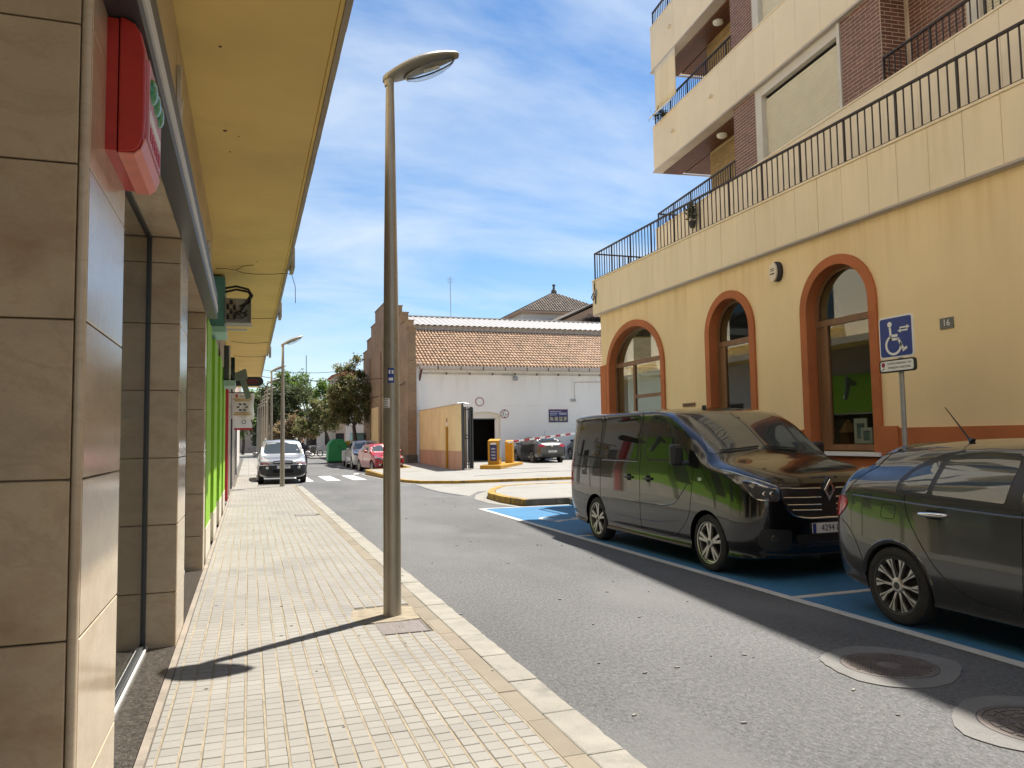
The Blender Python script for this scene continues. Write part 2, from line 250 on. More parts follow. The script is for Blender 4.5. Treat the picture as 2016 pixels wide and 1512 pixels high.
# ------------------------------------------------------------------ builders
WL = {}
def setp(o, label=None, cat=None, group=None, kind=None):
    if label: o['label'] = label
    if cat: o['category'] = cat
    if group: o['group'] = group
    if kind: o['kind'] = kind
    return o
def thing(name, loc, label, cat, group=None):
    o = bpy.data.objects.new(name, None); COL.objects.link(o); o.location = loc; o.empty_display_size = 0.2
    WL[o.name] = Vector(loc); return setp(o, label, cat, group)
def wloc(p): return WL.get(p.name, Vector((0, 0, 0))) if p else Vector((0, 0, 0))
def link_mesh(name, me, parent=None, loc=None):
    o = bpy.data.objects.new(name, me); COL.objects.link(o)
    if parent: o.parent = parent
    base = wloc(parent)
    if loc is not None: o.location = Vector(loc) - base; WL[o.name] = Vector(loc)
    else: WL[o.name] = base.copy()
    return o

class MB:
    def __init__(s): s.v = []; s.f = []; s.m = []; s.cm = 0
    def vert(s, *ps):
        i = len(s.v); s.v += [tuple(p) for p in ps]; return i
    def face(s, *idx): s.f.append(tuple(idx)); s.m.append(s.cm)
    def quad(s, *ps):
        i = s.vert(*ps); s.face(*range(i, i+len(ps))); return s
    def box(s, x0, x1, y0, y1, z0, z1):
        i = s.vert((x0, y0, z0), (x1, y0, z0), (x1, y1, z0), (x0, y1, z0), (x0, y0, z1), (x1, y0, z1), (x1, y1, z1), (x0, y1, z1))
        for q in ((3, 2, 1, 0), (4, 5, 6, 7), (0, 1, 5, 4), (1, 2, 6, 5), (2, 3, 7, 6), (3, 0, 4, 7)): s.face(*[i+k for k in q])
        return s
    def cbox(s, x0, x1, y0, y1, z0, z1, c=0.003, ax='z'):
        """box whose +ax end has a small chamfer"""
        a = {'z': lambda x, y, z: (x, y, z)}
        i = s.vert((x0, y0, z0), (x1, y0, z0), (x1, y1, z0), (x0, y1, z0), (x0, y0, z1-c), (x1, y0, z1-c), (x1, y1, z1-c), (x0, y1, z1-c), (x0+c, y0+c, z1), (x1-c, y0+c, z1), (x1-c, y1-c, z1), (x0+c, y1-c, z1))
        for q in ((8, 9, 10, 11), (0, 1, 5, 4), (1, 2, 6, 5), (2, 3, 7, 6), (3, 0, 4, 7), (4, 5, 9, 8), (5, 6, 10, 9), (6, 7, 11, 10), (7, 4, 8, 11)): s.face(*[i+k for k in q])
        return s
    def obox(s, c, ax, ay, az):
        """box from centre and three half vectors"""
        c, ax, ay, az = Vector(c), Vector(ax), Vector(ay), Vector(az)
        ps = [c+sx*ax+sy*ay+sz*az for sz in (-1, 1) for sx, sy in ((-1, -1), (1, -1), (1, 1), (-1, 1))]
        i = s.vert(*ps)
        for q in ((3, 2, 1, 0), (4, 5, 6, 7), (0, 1, 5, 4), (1, 2, 6, 5), (2, 3, 7, 6), (3, 0, 4, 7)): s.face(*[i+k for k in q])
        return s
    def prism(s, poly, d0, d1, f):
        """poly of 2D points, extruded between d0 and d1; f(a,b,d)->xyz"""
        n = len(poly); i = s.vert(*[f(a, b, d0) for a, b in poly]); j = s.vert(*[f(a, b, d1) for a, b in poly])
        s.face(*range(i, i+n)); s.face(*reversed(range(j, j+n)))
        for k in range(n): s.face(i+(k+1) % n, i+k, j+k, j+(k+1) % n)
        return s
    def ring(s, outer, inner, d0, d1, f, closed=False):
        n = len(outer); i = s.vert(*[f(a, b, d0) for a, b in outer]); j = s.vert(*[f(a, b, d0) for a, b in inner]); k = s.vert(*[f(a, b, d1) for a, b in outer]); l = s.vert(*[f(a, b, d1) for a, b in inner])
        for q in range(n if closed else n-1):
            w = (q+1) % n
            s.face(i+q, i+w, j+w, j+q); s.face(k+w, k+q, l+q, l+w); s.face(i+w, i+q, k+q, k+w); s.face(j+q, j+w, l+w, l+q)
        if not closed:
            for q in (0, n-1): s.face(i+q, j+q, l+q, k+q)
        return s
    def tube(s, path, r, n=8, cap=True):
        path = [Vector(p) for p in path]; rr = r if isinstance(r, (list, tuple)) else [r]*len(path)
        rings = []; u = None
        for k, p in enumerate(path):
            d = (path[min(k+1, len(path)-1)]-path[max(k-1, 0)]).normalized()
            if u is None: u = d.orthogonal().normalized()
            u = (u-d*u.dot(d))
            u = u.normalized() if u.length > 1e-6 else d.orthogonal().normalized()
            w = d.cross(u)
            rings.append(s.vert(*[p+(u*math.cos(2*math.pi*a/n)+w*math.sin(2*math.pi*a/n))*rr[k] for a in range(n)]))
        for k in range(len(rings)-1):
            for a in range(n):
                b = (a+1) % n; s.face(rings[k]+a, rings[k]+b, rings[k+1]+b, rings[k+1]+a)
        if cap:
            s.face(*reversed(range(rings[0], rings[0]+n))); s.face(*range(rings[-1], rings[-1]+n))
        return s
    def lathe(s, prof, n=24, c=(0, 0, 0), ax='z', a0=0, a1=2*math.pi):
        """prof [(r,h)]"""
        full = abs(a1-a0-2*math.pi) < 1e-6; m = n if full else n+1; rows = []
        for r, h in prof:
            ps = []
            for k in range(m):
                t = a0+(a1-a0)*k/n; x, y = r*math.cos(t), r*math.sin(t)
                p = (x, y, h) if ax == 'z' else ((h, x, y) if ax == 'x' else (x, h, y))
                ps.append((p[0]+c[0], p[1]+c[1], p[2]+c[2]))
            rows.append(s.vert(*ps))
        for k in range(len(rows)-1):
            for a in range(n):
                b = (a+1) % m; s.face(rows[k]+a, rows[k]+b, rows[k+1]+b, rows[k+1]+a)
        return s
    def grid(s, f, nu, nv, closeu=False):
        i = len(s.v)
        for a in range(nu):
            for b in range(nv): s.v.append(tuple(f(a, b)))
        for a in range(nu if closeu else nu-1):
            for b in range(nv-1):
                c = (a+1) % nu; s.face(i+a*nv+b, i+c*nv+b, i+c*nv+b+1, i+a*nv+b+1)
        return s
    def mesh(s, name, mats, off=Vector((0, 0, 0)), smooth=False, fix=True):
        me = bpy.data.meshes.new(name)
        me.from_pydata([(v[0]-off.x, v[1]-off.y, v[2]-off.z) for v in s.v], [], s.f)
        for m in (mats if isinstance(mats, (list, tuple)) else [mats]): me.materials.append(m)
        if any(s.m): me.polygons.foreach_set('material_index', s.m)
        if fix:
            bm = bmesh.new(); bm.from_mesh(me); bmesh.ops.recalc_face_normals(bm, faces=bm.faces); bm.to_mesh(me); bm.free()
        if smooth:
            me.polygons.foreach_set('use_smooth', [True]*len(me.polygons))
            if smooth != 'all': me.set_sharp_from_angle(angle=R(smooth if smooth is not True else 40))
        me.update(); return me
    def build(s, name, mat, parent=None, smooth=False, loc=None, bevel=0, seg=2, label=None, cat=None, group=None, kind=None, fix=True):
        off = Vector(loc) if loc is not None else wloc(parent)
        o = link_mesh(name, s.mesh(name, mat, off, smooth, fix), parent, loc)
        if bevel:
            b = o.modifiers.new('bevel', 'BEVEL'); b.width = bevel; b.segments = seg; b.limit_method = 'ANGLE'; b.angle_limit = R(35)
        return setp(o, label, cat, group, kind)
def bx(name, mat, parent, *d, **kw): return MB().box(*d).build(name, mat, parent, **kw)

FYZ = lambda a, b, d: (d, a, b)     # plane of Y,Z extruded along X
FXZ = lambda a, b, d: (a, d, b)
FXY = lambda a, b, d: (a, b, d)

def text(body, size, loc, rot, mat, parent, name='lettering', ext=0.001, align='CENTER', sx=1.0):
    c = bpy.data.curves.new(name, 'FONT'); c.body = body; c.size = size; c.extrude = ext; c.align_x = align; c.align_y = 'CENTER'; c.resolution_u = 3
    c.materials.append(mat); tmp = bpy.data.objects.new('tmp', c); COL.objects.link(tmp)
    me = bpy.data.meshes.new_from_object(tmp.evaluated_get(bpy.context.evaluated_depsgraph_get())); bpy.data.objects.remove(tmp)
    o = bpy.data.objects.new(name, me); COL.objects.link(o)
    o.rotation_euler = rot; o.scale = (sx, 1, 1)
    if parent: o.parent = parent
    o.location = Vector(loc)-wloc(parent); return o

def sheet(outline, zf, step=None):
    bm = bmesh.new(); vs_ = [bm.verts.new((x, y, 0)) for x, y in outline]; bm.faces.new(vs_)
    if step:
        xs = [p[0] for p in outline]; ys = [p[1] for p in outline]
        for ax, lo, hi in ((0, min(xs), max(xs)), (1, min(ys), max(ys))):
            st = step[ax]
            if not st: continue
            k = lo+st
            while k < hi:
                co = [0, 0, 0]; no = [0, 0, 0]; co[ax] = k; no[ax] = 1
                bmesh.ops.bisect_plane(bm, geom=bm.verts[:]+bm.edges[:]+bm.faces[:], plane_co=co, plane_no=no); k += st
    bmesh.ops.triangulate(bm, faces=bm.faces[:])
    for v in bm.verts: v.co.z = zf(v.co.x, v.co.y)
    bmesh.ops.recalc_face_normals(bm, faces=bm.faces[:])
    mb = MB(); bm.verts.index_update()
    flip = sum(f.normal.z*f.calc_area() for f in bm.faces) < 0
    mb.v = [tuple(v.co) for v in bm.verts]
    for f in bm.faces:
        ix = [v.index for v in f.verts]; mb.face(*(reversed(ix) if flip else ix))
    bm.free(); return mb
def slab(outline, z0, z1, zf=None):
    mb = MB(); n = len(outline); zf = zf or (lambda x, y: z1)
    return mb.prism(outline, z0, z1, FXY)
# ------------------------------------------------------------------ ground, road, pavements
def struct(o): o['kind'] = 'structure'; return o
struct(MB().quad((-700, -300, -0.03), (700, -300, -0.03), (700, 1200, -0.03), (-700, 1200, -0.03)).build('ground', MT['ground']))
road = struct(sheet([(-14, -15), (14, -15), (14, 26.8), (9, 27.2), (9, 74), (18, 74), (18, 86), (-14, 86)], lambda x, y: 0.0, (4, 4)).build('road', MT['asphalt']))
def paint(name, pts, mat, z=0.004, parent=road, **kw):
    mb = MB(); mb.prism(pts, 0.0005, z, FXY); return mb.build(name, mat, parent, **kw)
# zebra crossing
for x0, x1 in ((1.95, 2.5), (3.02, 3.56), (4.07, 4.62)):
    paint('zebra_stripe', [(x0, 31.9), (x1, 31.9), (x1, 36.3), (x0, 36.3)], MT['white_paint'])
paint('stop_line_dash', [(4.75, 37.3), (5.0, 37.3), (5.15, 38.2), (4.9, 38.2)], MT['white_paint'])
for y in (43.4, 48.5, 53.5): paint('bay_line', [(5.3, y), (5.45, y), (5.45, y+1.4), (5.3, y+1.4)], MT['white_paint'])
# blue parking bays
bay = struct(MB().prism([(5.12, -8), (7.3, -8), (7.3, 17.0), (5.12, 17.0)], 0.0005, 0.004, FXY).build('parking_bay', MT['blue_paint']))
for n_, pts in (('edge_line', [(5.0, -8), (5.11, -8), (5.11, 17.1), (5.0, 17.1)]), ('end_line', [(5.13, 17.0), (7.3, 17.02), (7.3, 17.12), (5.0, 17.12)])):
    MB().prism(pts, 0.004, 0.0085, FXY).build(n_, MT['white_paint'], bay)
for y in (1.2, 6.35, 11.6):
    MB().prism([(5.115, y), (7.3, y), (7.3, y+0.1), (5.115, y+0.1)], 0.004, 0.0085, FXY).build('divider_line', MT['white_paint'], bay)
def isa(cx, cy, s, z, parent):
    """wheelchair symbol painted on the bay, read from the road"""
    mb = MB(); arc = [(R(a)) for a in range(-200, 61, 20)]
    T = lambda a, b: (cx+b*s, cy-a*s)
    o_ = [T(0.30*math.cos(t), 0.30*math.sin(t)-0.25) for t in arc]; i_ = [T(0.24*math.cos(t), 0.24*math.sin(t)-0.25) for t in arc]
    mb.ring(o_, i_, z, z+0.003, FXY)
    for q in ([(-0.08, 0.42), (-0.01, 0.42), (0.03, 0.02), (-0.05, 0.02)], [(-0.05, 0.10), (0.26, 0.02), (0.26, -0.05), (-0.05, 0.02)], [(0.2, 0.0), (0.27, 0.0), (0.42, -0.42), (0.34, -0.42)], [(0.36, -0.42), (0.5, -0.36), (0.5, -0.43), (0.38, -0.48)]):
        mb.prism([T(*p) for p in q], z, z+0.003, FXY)
    mb.prism([T(-0.05+0.07*math.cos(R(a)), 0.52+0.07*math.sin(R(a))) for a in range(0, 360, 30)], z, z+0.003, FXY)
    return mb.build('wheelchair_symbol', MT['white_paint'], parent)
isa(6.15, 14.35, 1.25, 0.0045, bay)

# left pavement with tiles
lp = struct(slab([(-0.5, -9), (1.42, -9), (1.42, 28.0), (1.1, 28.35), (0.35, 28.6), (0.35, 37), (1.4, 37.6), (1.4, 75), (-0.5, 75)], -0.02, 0.095).build('pavement', MT['dirt']))
sj = MB()
for i in range(19): sj.box(-0.408+i*0.1014-.0065, -0.408+i*0.1014+.0065, -2, 28 if i > 7 else 37, 0.0952, 0.0992)
sj.build('sand_joints', MT['sand'], lp, kind='stuff', fix=False)
bx('wall_mortar_strip', MT['mortar'], lp, -0.498, -0.455, -9, 28, 0.0951, 0.104)
PX, PY, X0 = 0.1014, 0.1, -0.408
def skip(x, y): return (0.96 < x < 1.42 and 6.1 < y < 6.56) or (0.86 < x < 1.42 and 6.5 < y < 7.15) or (0.9 < x < 1.37 and 16.3 < y < 16.75) or (y > 28.1 and x > 0.3) or (y > 27.9 and x > 1.2)
tile_me = None; near = []; rest = MB()
rng = random.Random(3)
for j in range(int((37-(-2))/PY)):
    y0 = -2+j*PY
    for i in range(18):
        x0 = X0+i*PX+0.004*math.sin(j*0.21+i)*0.6
        if skip(x0+0.05, y0+0.05): continue
        near.append((x0, y0))
    if y0 < 28: near.append((-0.452, y0, 1))
def vis(t): return t[1] > 3.45-0.29*max(t[0], -0.2)*1.0 and len(t) == 2
cand = sorted([t for t in near if vis(t)], key=lambda t: math.hypot(t[0], t[1]))[:300]; cs = set(cand)
tmes = []
for k in range(4):
    mb = MB(); mb.cbox(0.0065, PX-0.0065, 0.003, PY-0.003, 0, 0.0075+0.0012*k*0.5, 0.003); tmes.append(mb.mesh('tile', MT['tile']))
for t in cand:
    o = link_mesh('tile', tmes[rng.randrange(4)], lp, (t[0], t[1], 0.0935)); o.rotation_euler.z = rng.uniform(-0.012, 0.012)
for t in near:
    if t in cs: continue
    dz = rng.uniform(0, 0.0012)
    if len(t) == 3: rest.cbox(t[0]+0.003, t[0]+0.04, t[1]+0.003, t[1]+PY-0.003, 0.0935, 0.1005+dz, 0.003)
    else: rest.cbox(t[0]+0.0065, t[0]+PX-0.0065, t[1]+0.003, t[1]+PY-0.003, 0.0935, 0.1005+dz, 0.003)
for j in range(int((75-37)/0.4)):
    for i in range(4): rest.cbox(-0.4+i*0.44, -0.4+i*0.44+0.43, 37+j*0.4, 37+j*0.4+0.39, 0.0935, 0.1, 0.003)
rest.build('paving_tiles', MT['tile'], lp, kind='stuff', fix=False)
# cement round the lamp base, utility covers
pts = [(0.87, 6.56), (1.2, 6.54), (1.40, 6.58), (1.41, 7.1), (1.2, 7.14), (0.9, 7.1), (0.84, 6.8)]
slab(pts, 0.09, 0.1015).build('cement_patch', MT['sand'], lp)
def util_cover(x0, x1, y0, y1, label):
    t = thing('utility_cover', ((x0+x1)/2, (y0+y1)/2, 0.095), label, 'utility cover', 'steel covers in the pavement')
    mb = MB(); mb.ring([(x0, y0), (x1, y0), (x1, y1), (x0, y1)], [(x0+.012, y0+.012), (x1-.012, y0+.012), (x1-.012, y1-.012), (x0+.012, y1-.012)], 0.093, 0.102, FXY, True); mb.build('frame', MT['iron'], t)
    bx('lid', MT['cover'], t, x0+.014, x1-.014, y0+.014, y1-.014, 0.093, 0.1005)
    for s in (-1, 1): bx('lifting_slot', MT['dark'], t, (x0+x1)/2+s*.015-.008, (x0+x1)/2+s*.015+.008, (y0+y1)/2-.01, (y0+y1)/2+.01, 0.0995, 0.1012)
    g = MB()
    for k in range(13): g.box(x0+.03+k*(x1-x0-.06)/13, x0+.03+(k+.5)*(x1-x0-.06)/13, y0+.03, y1-.03, 0.1, 0.1018)
    g.build('tread', MT['cover'], t)
util_cover(1.0, 1.385, 6.13, 6.53, 'grey steel cover in the pavement beside the nearest lamp post')
util_cover(0.93, 1.34, 16.34, 16.72, 'small steel cover in the pavement halfway to the silver car')
# beige band stones and kerb stones
for j in range(76):
    y = -9+j*0.5
    if y+0.5 > 28.0: break
    MB().cbox(1.424, 1.547, y+0.003, y+0.497, 0, 0.1+rng.uniform(-.002, .002), 0.004).build('band_stone', MT['band'], lp)
for j in range(66):
    y = -9+j*0.595
    if y+0.595 > 27.7: break
    mb = MB(); n = 6
    xs = [1.75+rng.uniform(-.005, .005) for _ in range(n+1)]
    mb.prism([(1.55, y+.003)]+[(xs[k], y+.003+k*(0.589)/n) for k in range(n+1)]+[(1.55, y+.592)], -0.01, 0.098+rng.uniform(-.003, .003), FXY)
    mb.build('kerb_stone', MT['kerb'], lp, bevel=0.012)
def kerb_run(pts, w, h, mat, parent, name='kerb_stone', seg=0.6, z0=-0.01, zf=None):
    """kerb stones along a polyline; the body lies to the left of the direction of travel"""
    P = [Vector((p[0], p[1])) for p in pts]; L = [0]
    for a, b in zip(P, P[1:]): L.append(L[-1]+(b-a).length)
    def at(s):
        for k in range(len(P)-1):
            if s <= L[k+1] or k == len(P)-2:
                d = (P[k+1]-P[k]).normalized(); return P[k]+d*(s-L[k]), d
    n = max(1, int(L[-1]/seg)); st = L[-1]/n
    for k in range(n):
        poly_o = []; poly_i = []
        for q in range(3):
            p, d = at(k*st+0.004+q*(st-0.008)/2); nn = Vector((-d.y, d.x)); poly_o.append((p.x, p.y)); poly_i.append((p.x+nn.x*w, p.y+nn.y*w))
        zz_ = zf(*poly_o[0]) if zf else h
        MB().prism(poly_o+poly_i[::-1], z0, zz_, FXY).build(name, mat, parent, bevel=0.012)
kerb_run([(1.75, 27.7), (1.68, 28.1), (1.35, 28.5), (0.75, 28.65), (0.35, 28.75), (0.35, 37.0), (0.8, 37.5), (1.6, 37.7), (1.6, 74.5)], 0.2, 0.1, MT['kerb'], lp, seg=0.8)

# right pavement along the ochre building, island at the corner
rp = struct(slab([(7.5, -9), (8.6, -9), (8.6, 17.4), (7.5, 17.4)], -0.02, 0.14).build('pavement', MT['concrete']))
kerb_run([(7.3, 17.3), (7.3, -9)], 0.19, 0.15, MT['kerb_dark'], rp, seg=0.7)
isl_o = [(8.62, 17.45), (6.35, 17.42), (6.22, 18.4), (6.28, 19.8), (6.72, 21.1), (7.4, 22.35), (8.25, 22.8), (12.5, 22.95), (30, 22.95), (30, 17.9), (8.62, 17.9)]
isl = struct(slab(isl_o, -0.02, 0.155).build('corner_pavement', MT['concrete']))
kerb_run([(8.6, 17.22), (6.2, 17.2)][::-1], 0.2, 0.165, MT['kerb_dark'], isl, seg=0.62)
kerb_run([(30, 23.16), (12.5, 23.16), (8.2, 23.02), (7.25, 22.55), (6.53, 21.2), (6.07, 19.85), (6.0, 18.4), (6.13, 17.21)], 0.2, 0.166, MT['yellow_paint'], isl, seg=0.62)
ap = MB(); o_ = [(12.5, 23.5), (8.1, 23.4), (7.0, 22.85), (6.2, 21.4), (5.72, 19.9), (5.68, 18.4), (5.95, 17.14)]; i_ = [(12.5, 23.1), (8.2, 23.0), (7.25, 22.5), (6.5, 21.2), (6.05, 19.85), (6.0, 18.4), (6.12, 17.14)]
ap.ring(o_, i_, 0.0005, 0.006, FXY); ap.build('gutter_strip', MT['conc2'], isl)
# entry drive, yard
zf = lambda x, y: 0.1+0.2*min(1, max(0, (y-30)/12.5))
drive = struct(sheet([(5.75, 28.2), (5.5, 24), (5.9, 21.0), (6.6, 22.6), (8, 23.45), (40, 23.45), (40, 26.9), (11.6, 27.0), (7.2, 26.75), (6.1, 27.4)], lambda x, y: 0.004, (5, 2)).build('entry_drive', MT['concrete']))
# dark repair joint where the drive meets the asphalt
MB().ring([(5.66, 26.6), (5.57, 24.5), (5.61, 22.6), (5.78, 21.2)], [(5.58, 26.6), (5.49, 24.5), (5.53, 22.6), (5.70, 21.2)], .0045, .0075, FXY).build('tar_joint', MT['asphalt'], drive)
yo = [(7.7, 62), (7.7, 38.1), (6.9, 37.75), (5.6, 37.55), (5.35, 36.9), (5.5, 32.1), (5.66, 28.9), (6.05, 27.75), (7.2, 27.06), (11.64, 27.18), (40, 27.18), (40, 43.4), (8.6, 43.4), (8.6, 62)]
yard = struct(sheet(yo, zf, (3, 1.5)).build('yard_pavement', MT['concrete']))
kerb_run([(7.55, 62), (7.55, 38.0), (6.8, 37.55), (5.6, 37.4), (5.2, 36.9), (5.35, 32.1), (5.5, 28.85), (5.92, 27.62), (7.15, 26.88), (11.64, 27.0), (40, 27.0)], 0.18, 0.12, MT['yellow_paint'], yard, seg=0.9, zf=lambda x, y: zf(x, y)+0.012)
MB().ring([(5.0, 37.0), (5.15, 32.1), (5.3, 28.7), (5.75, 27.35), (7.1, 26.6), (11.6, 26.72), (40, 26.72)], [(5.2, 36.9), (5.35, 32.1), (5.5, 28.85), (5.92, 27.62), (7.15, 26.88), (11.64, 26.99), (40, 26.99)], 0.005, 0.009, FXY).build('gutter_strip', MT['conc2'], yard)
tj = MB()
for pth in ([(9.7, 35.6), (10.6, 34.9), (12, 34.3), (13.6, 34.1)], [(8.6, 30), (12, 31.5), (17, 31.2), (24, 31.8)]):
    tj.tube([(x, y, zf(x, y)+.001) for x, y in pth], 0.012, 5)
tj.build('crack', MT['kerb_dark'], yard)

# manholes in the road
def manhole(cx, cy, r, label, style):
    t = thing('manhole_cover', (cx, cy, 0), label, 'manhole cover', 'round iron covers in the road')
    rg = random.Random(int(cx*100+style)); ph = rg.uniform(0, 6)
    o_ = [(cx+(r+.15+.04*math.sin(3*a+ph)+rg.uniform(-.007, .007))*math.cos(a), cy+(r+.15+.04*math.sin(2*a)+rg.uniform(-.007, .007))*math.sin(a)) for a in [k*math.pi/24 for k in range(48)]]
    i_ = [(cx+(r+.005)*math.cos(a), cy+(r+.005)*math.sin(a)) for a in [k*math.pi/24 for k in range(48)]]
    MB().ring(o_, i_, -0.005, 0.007, FXY, True).build('concrete_collar', MT['collar'], t)
    MB().lathe([(r, -.01), (r, .008), (r-.025, .008), (r-.025, -.004)], 48, (cx, cy, 0)).build('rim', MT['iron'], t, smooth=True)
    MB().lathe([(r-.028, -.006), (r-.028, .005), (0.0005, .005)], 48, (cx, cy, 0)).build('lid', MT['iron'], t, smooth=True)
    k = MB(); n = 24
    if style == 0:
        for a in range(-n, n+1):
            for b in range(-n, n+1):
                x, y = a*.024, b*.024
                if 0.085 < math.hypot(x, y) < r-.045: k.box(cx+x-.008, cx+x+.008, cy+y-.008, cy+y+.008, .004, .0095)
        MB().lathe([(.075, .004), (.07, .009), (.0005, .009)], 24, (cx, cy, 0)).build('boss', MT['iron'], t, smooth=True)
    else:
        for rr in (.08, .13, .18, .23):
            m = int(rr*75)
            for q in range(m):
                a0 = 2*math.pi*q/m; a1 = a0+2*math.pi/m*.75
                k.ring([(cx+(rr+.03)*math.cos(t_), cy+(rr+.03)*math.sin(t_)) for t_ in (a0, (a0+a1)/2, a1)], [(cx+rr*math.cos(t_), cy+rr*math.sin(t_)) for t_ in (a0, (a0+a1)/2, a1)], .004, .010, FXY)
        MB().lathe([(.06, .004), (.055, .009), (.0005, .009)], 6, (cx, cy, 0)).build('boss', MT['iron'], t)
    k.build('tread', MT['iron'], t, kind='stuff', fix=False)
manhole(4.22, 4.33, .31, 'studded round manhole cover with a plain centre, half in the shadow edge', 0)
manhole(4.12, 3.16, .31, 'ringed round manhole cover cut off by the right edge of the picture', 1)

# ------------------------------------------------------------------ left stone-clad shop
WX = -0.5
shop = thing('stone_shop', (-2, 6.5, 0), 'beige stone-clad shopfront with polished pillars at the left edge', 'building')
bx('core', MT['marble_dull'], shop, -3.0, -0.53, 2.79, 3.53, 0.0, 4.3)
bx('core', MT['marble_dull'], shop, -0.9, -0.53, 6.39, 7.09, 0.0, 4.3)
bx('core', MT['marble_dull'], shop, -0.9, -0.53, 10.0, 10.28, 0.0, 4.3)
bx('side_wall', MT['cream'], shop, -3.2, -0.7, -8, 1.2, 0, 4.3)
zs = [0.1, 0.51, 1.01, 1.51, 2.02, 2.53, 3.0, 3.5]
def slabtile(x0, x1, y0, y1, z0, z1, mat):
    MB().box(x0, x1, y0, y1, z0+.003, z1-.003).build('stone_tile', mat, shop, bevel=0.003, seg=1)
for z0, z1 in zip(zs, zs[1:]):
    z1b = min(z1, 3.198)
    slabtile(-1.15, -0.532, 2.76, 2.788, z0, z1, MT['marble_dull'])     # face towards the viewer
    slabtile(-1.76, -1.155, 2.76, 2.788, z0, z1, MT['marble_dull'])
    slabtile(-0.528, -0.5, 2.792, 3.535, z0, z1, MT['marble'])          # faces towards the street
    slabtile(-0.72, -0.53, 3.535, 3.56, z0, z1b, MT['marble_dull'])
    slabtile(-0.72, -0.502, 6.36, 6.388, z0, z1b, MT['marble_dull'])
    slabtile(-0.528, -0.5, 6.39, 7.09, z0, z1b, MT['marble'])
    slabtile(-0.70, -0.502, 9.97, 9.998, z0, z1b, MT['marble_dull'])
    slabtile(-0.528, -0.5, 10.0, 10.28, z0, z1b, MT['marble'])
MB().tube([(-0.515, 2.776, 0.1), (-0.515, 2.776, 4.2)], 0.0155, 12).build('corner_bead', MT['marble'], shop, smooth=True)

# recesses: plinth, glass, blinds, lintel
for y0, y1, n in ((3.562, 6.358, 2), (7.092, 9.968, 2)):
    st = (y1-y0)/5
    for k in range(5): MB().box(-0.76, -0.502, y0+k*st+.001, y0+(k+1)*st-.002, 0.02, 0.112).build('granite_plinth', MT['granite'], shop, bevel=0.002, seg=1)
    w = MB().box(-0.735, -0.722, y0+.03, y1-.03, 0.16, 3.17).build('window_pane', MT['pane'], shop)
    fr = MB()
    fr.box(-0.75, -0.705, y0, y0+.03, 0.112, 3.198); fr.box(-0.75, -0.705, y1-.03, y1, 0.112, 3.198); fr.box(-0.75, -0.705, y0+.031, y1-.031, 0.112, 0.158); fr.box(-0.75, -0.705, y0+.031, y1-.031, 3.172, 3.198)
    fr.build('window_frame', MT['fascia_dark'], shop)
    bx('window_bead', MT['fascia_light'], shop, -0.7, -0.688, y0+.01, y1-.01, 0.113, 0.135)
    bl = MB()
    for k in range(75):
        z = 0.2+k*0.04; bl.obox((-0.86, (y0+y1)/2, z), (0.016, 0, 0.012), (0, (y1-y0)/2-.05, 0), (0.0005, 0, -0.0008))
    bl.build('window_blind', MT['blind'], shop, fix=False)
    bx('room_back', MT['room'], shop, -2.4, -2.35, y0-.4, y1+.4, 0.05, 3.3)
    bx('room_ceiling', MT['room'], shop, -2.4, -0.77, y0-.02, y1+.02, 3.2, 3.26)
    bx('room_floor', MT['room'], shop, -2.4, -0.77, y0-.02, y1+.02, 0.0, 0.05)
    st = (y1-y0)/4
    for k in range(4): MB().box(-0.755, -0.502, y0+k*st+.002, y0+(k+1)*st-.002, 3.2, 3.5).build('lintel_slab', MT['marble'], shop, bevel=0.002, seg=1)
# fascia: dark channel, pale strip, stone band
fy0, fy1 = 3.6, 10.42
MB().prism([(-0.499, 3.19), (-0.385, 3.19), (-0.385, 3.255), (-0.40, 3.265), (-0.40, 3.355), (-0.385, 3.365), (-0.385, 3.50), (-0.499, 3.50)], 2.6, fy1, FXZ).build('fascia_channel', MT['fascia_dark'], shop)
for k in range(3):
    a = 2.6+k*2.6; bx('fascia_strip', MT['fascia_light'], shop, -0.3995, -0.378, a+.003, min(a+2.597, fy1), 3.267, 3.353)
for k in range(6):
    a = 2.6+k*1.3; MB().box(-0.53, -0.455, a+.002, min(a+1.298, fy1), 3.522, 4.298).build('fascia_slab', MT['marble_dull'], shop, bevel=0.002, seg=1)
lt = text('k', 0.62, (-0.44, 5.35, 3.82), (R(90), 0, R(90)), MT['fascia_light'], shop, ext=0.012)
lt = text('a', 0.62, (-0.44, 9.3, 3.82), (R(90), 0, R(90)), MT['fascia_light'], shop, ext=0.012)

# canopy along the whole row
can = thing('concrete_canopy', (0, 15, 4.3), 'long yellow painted concrete canopy over the left pavement', 'canopy')
segs = [(-6, 12.3, 0.57), (12.3, 17.2, 0.56), (17.2, 25.0, 0.555), (25.0, 40, 0.5)]
for k, (a, b, xe) in enumerate(segs):
    MB().prism([(-0.6, 4.30), (xe-.06, 4.30), (xe-.055, 4.285), (xe-.03, 4.285), (xe-.03, 4.46), (-0.6, 4.5)], a+.002, b-.004, FXZ).build('soffit_slab', MT['canopy'], can)
    mb = MB(); n = int((b-a)/0.35)
    for q in range(n):
        y0 = a+(b-a)*q/n; y1 = a+(b-a)*(q+1)/n; j = rng.uniform(-.0015, .0015)
        mb.box(xe-.028, xe+.012+j, y0, y1, 4.27+rng.uniform(-.0015, .0015), 4.47)
    mb.build('edge_beam', MT['canopy_edge'], can)
for yy, xx in ((12.25, 0.60), (17.0, 0.6), (24.8, .6)): bx('edge_block', MT['canopy_edge'], can, xx-.015, xx+.04, yy-.5, yy, 4.2, 4.5)
mb = MB()
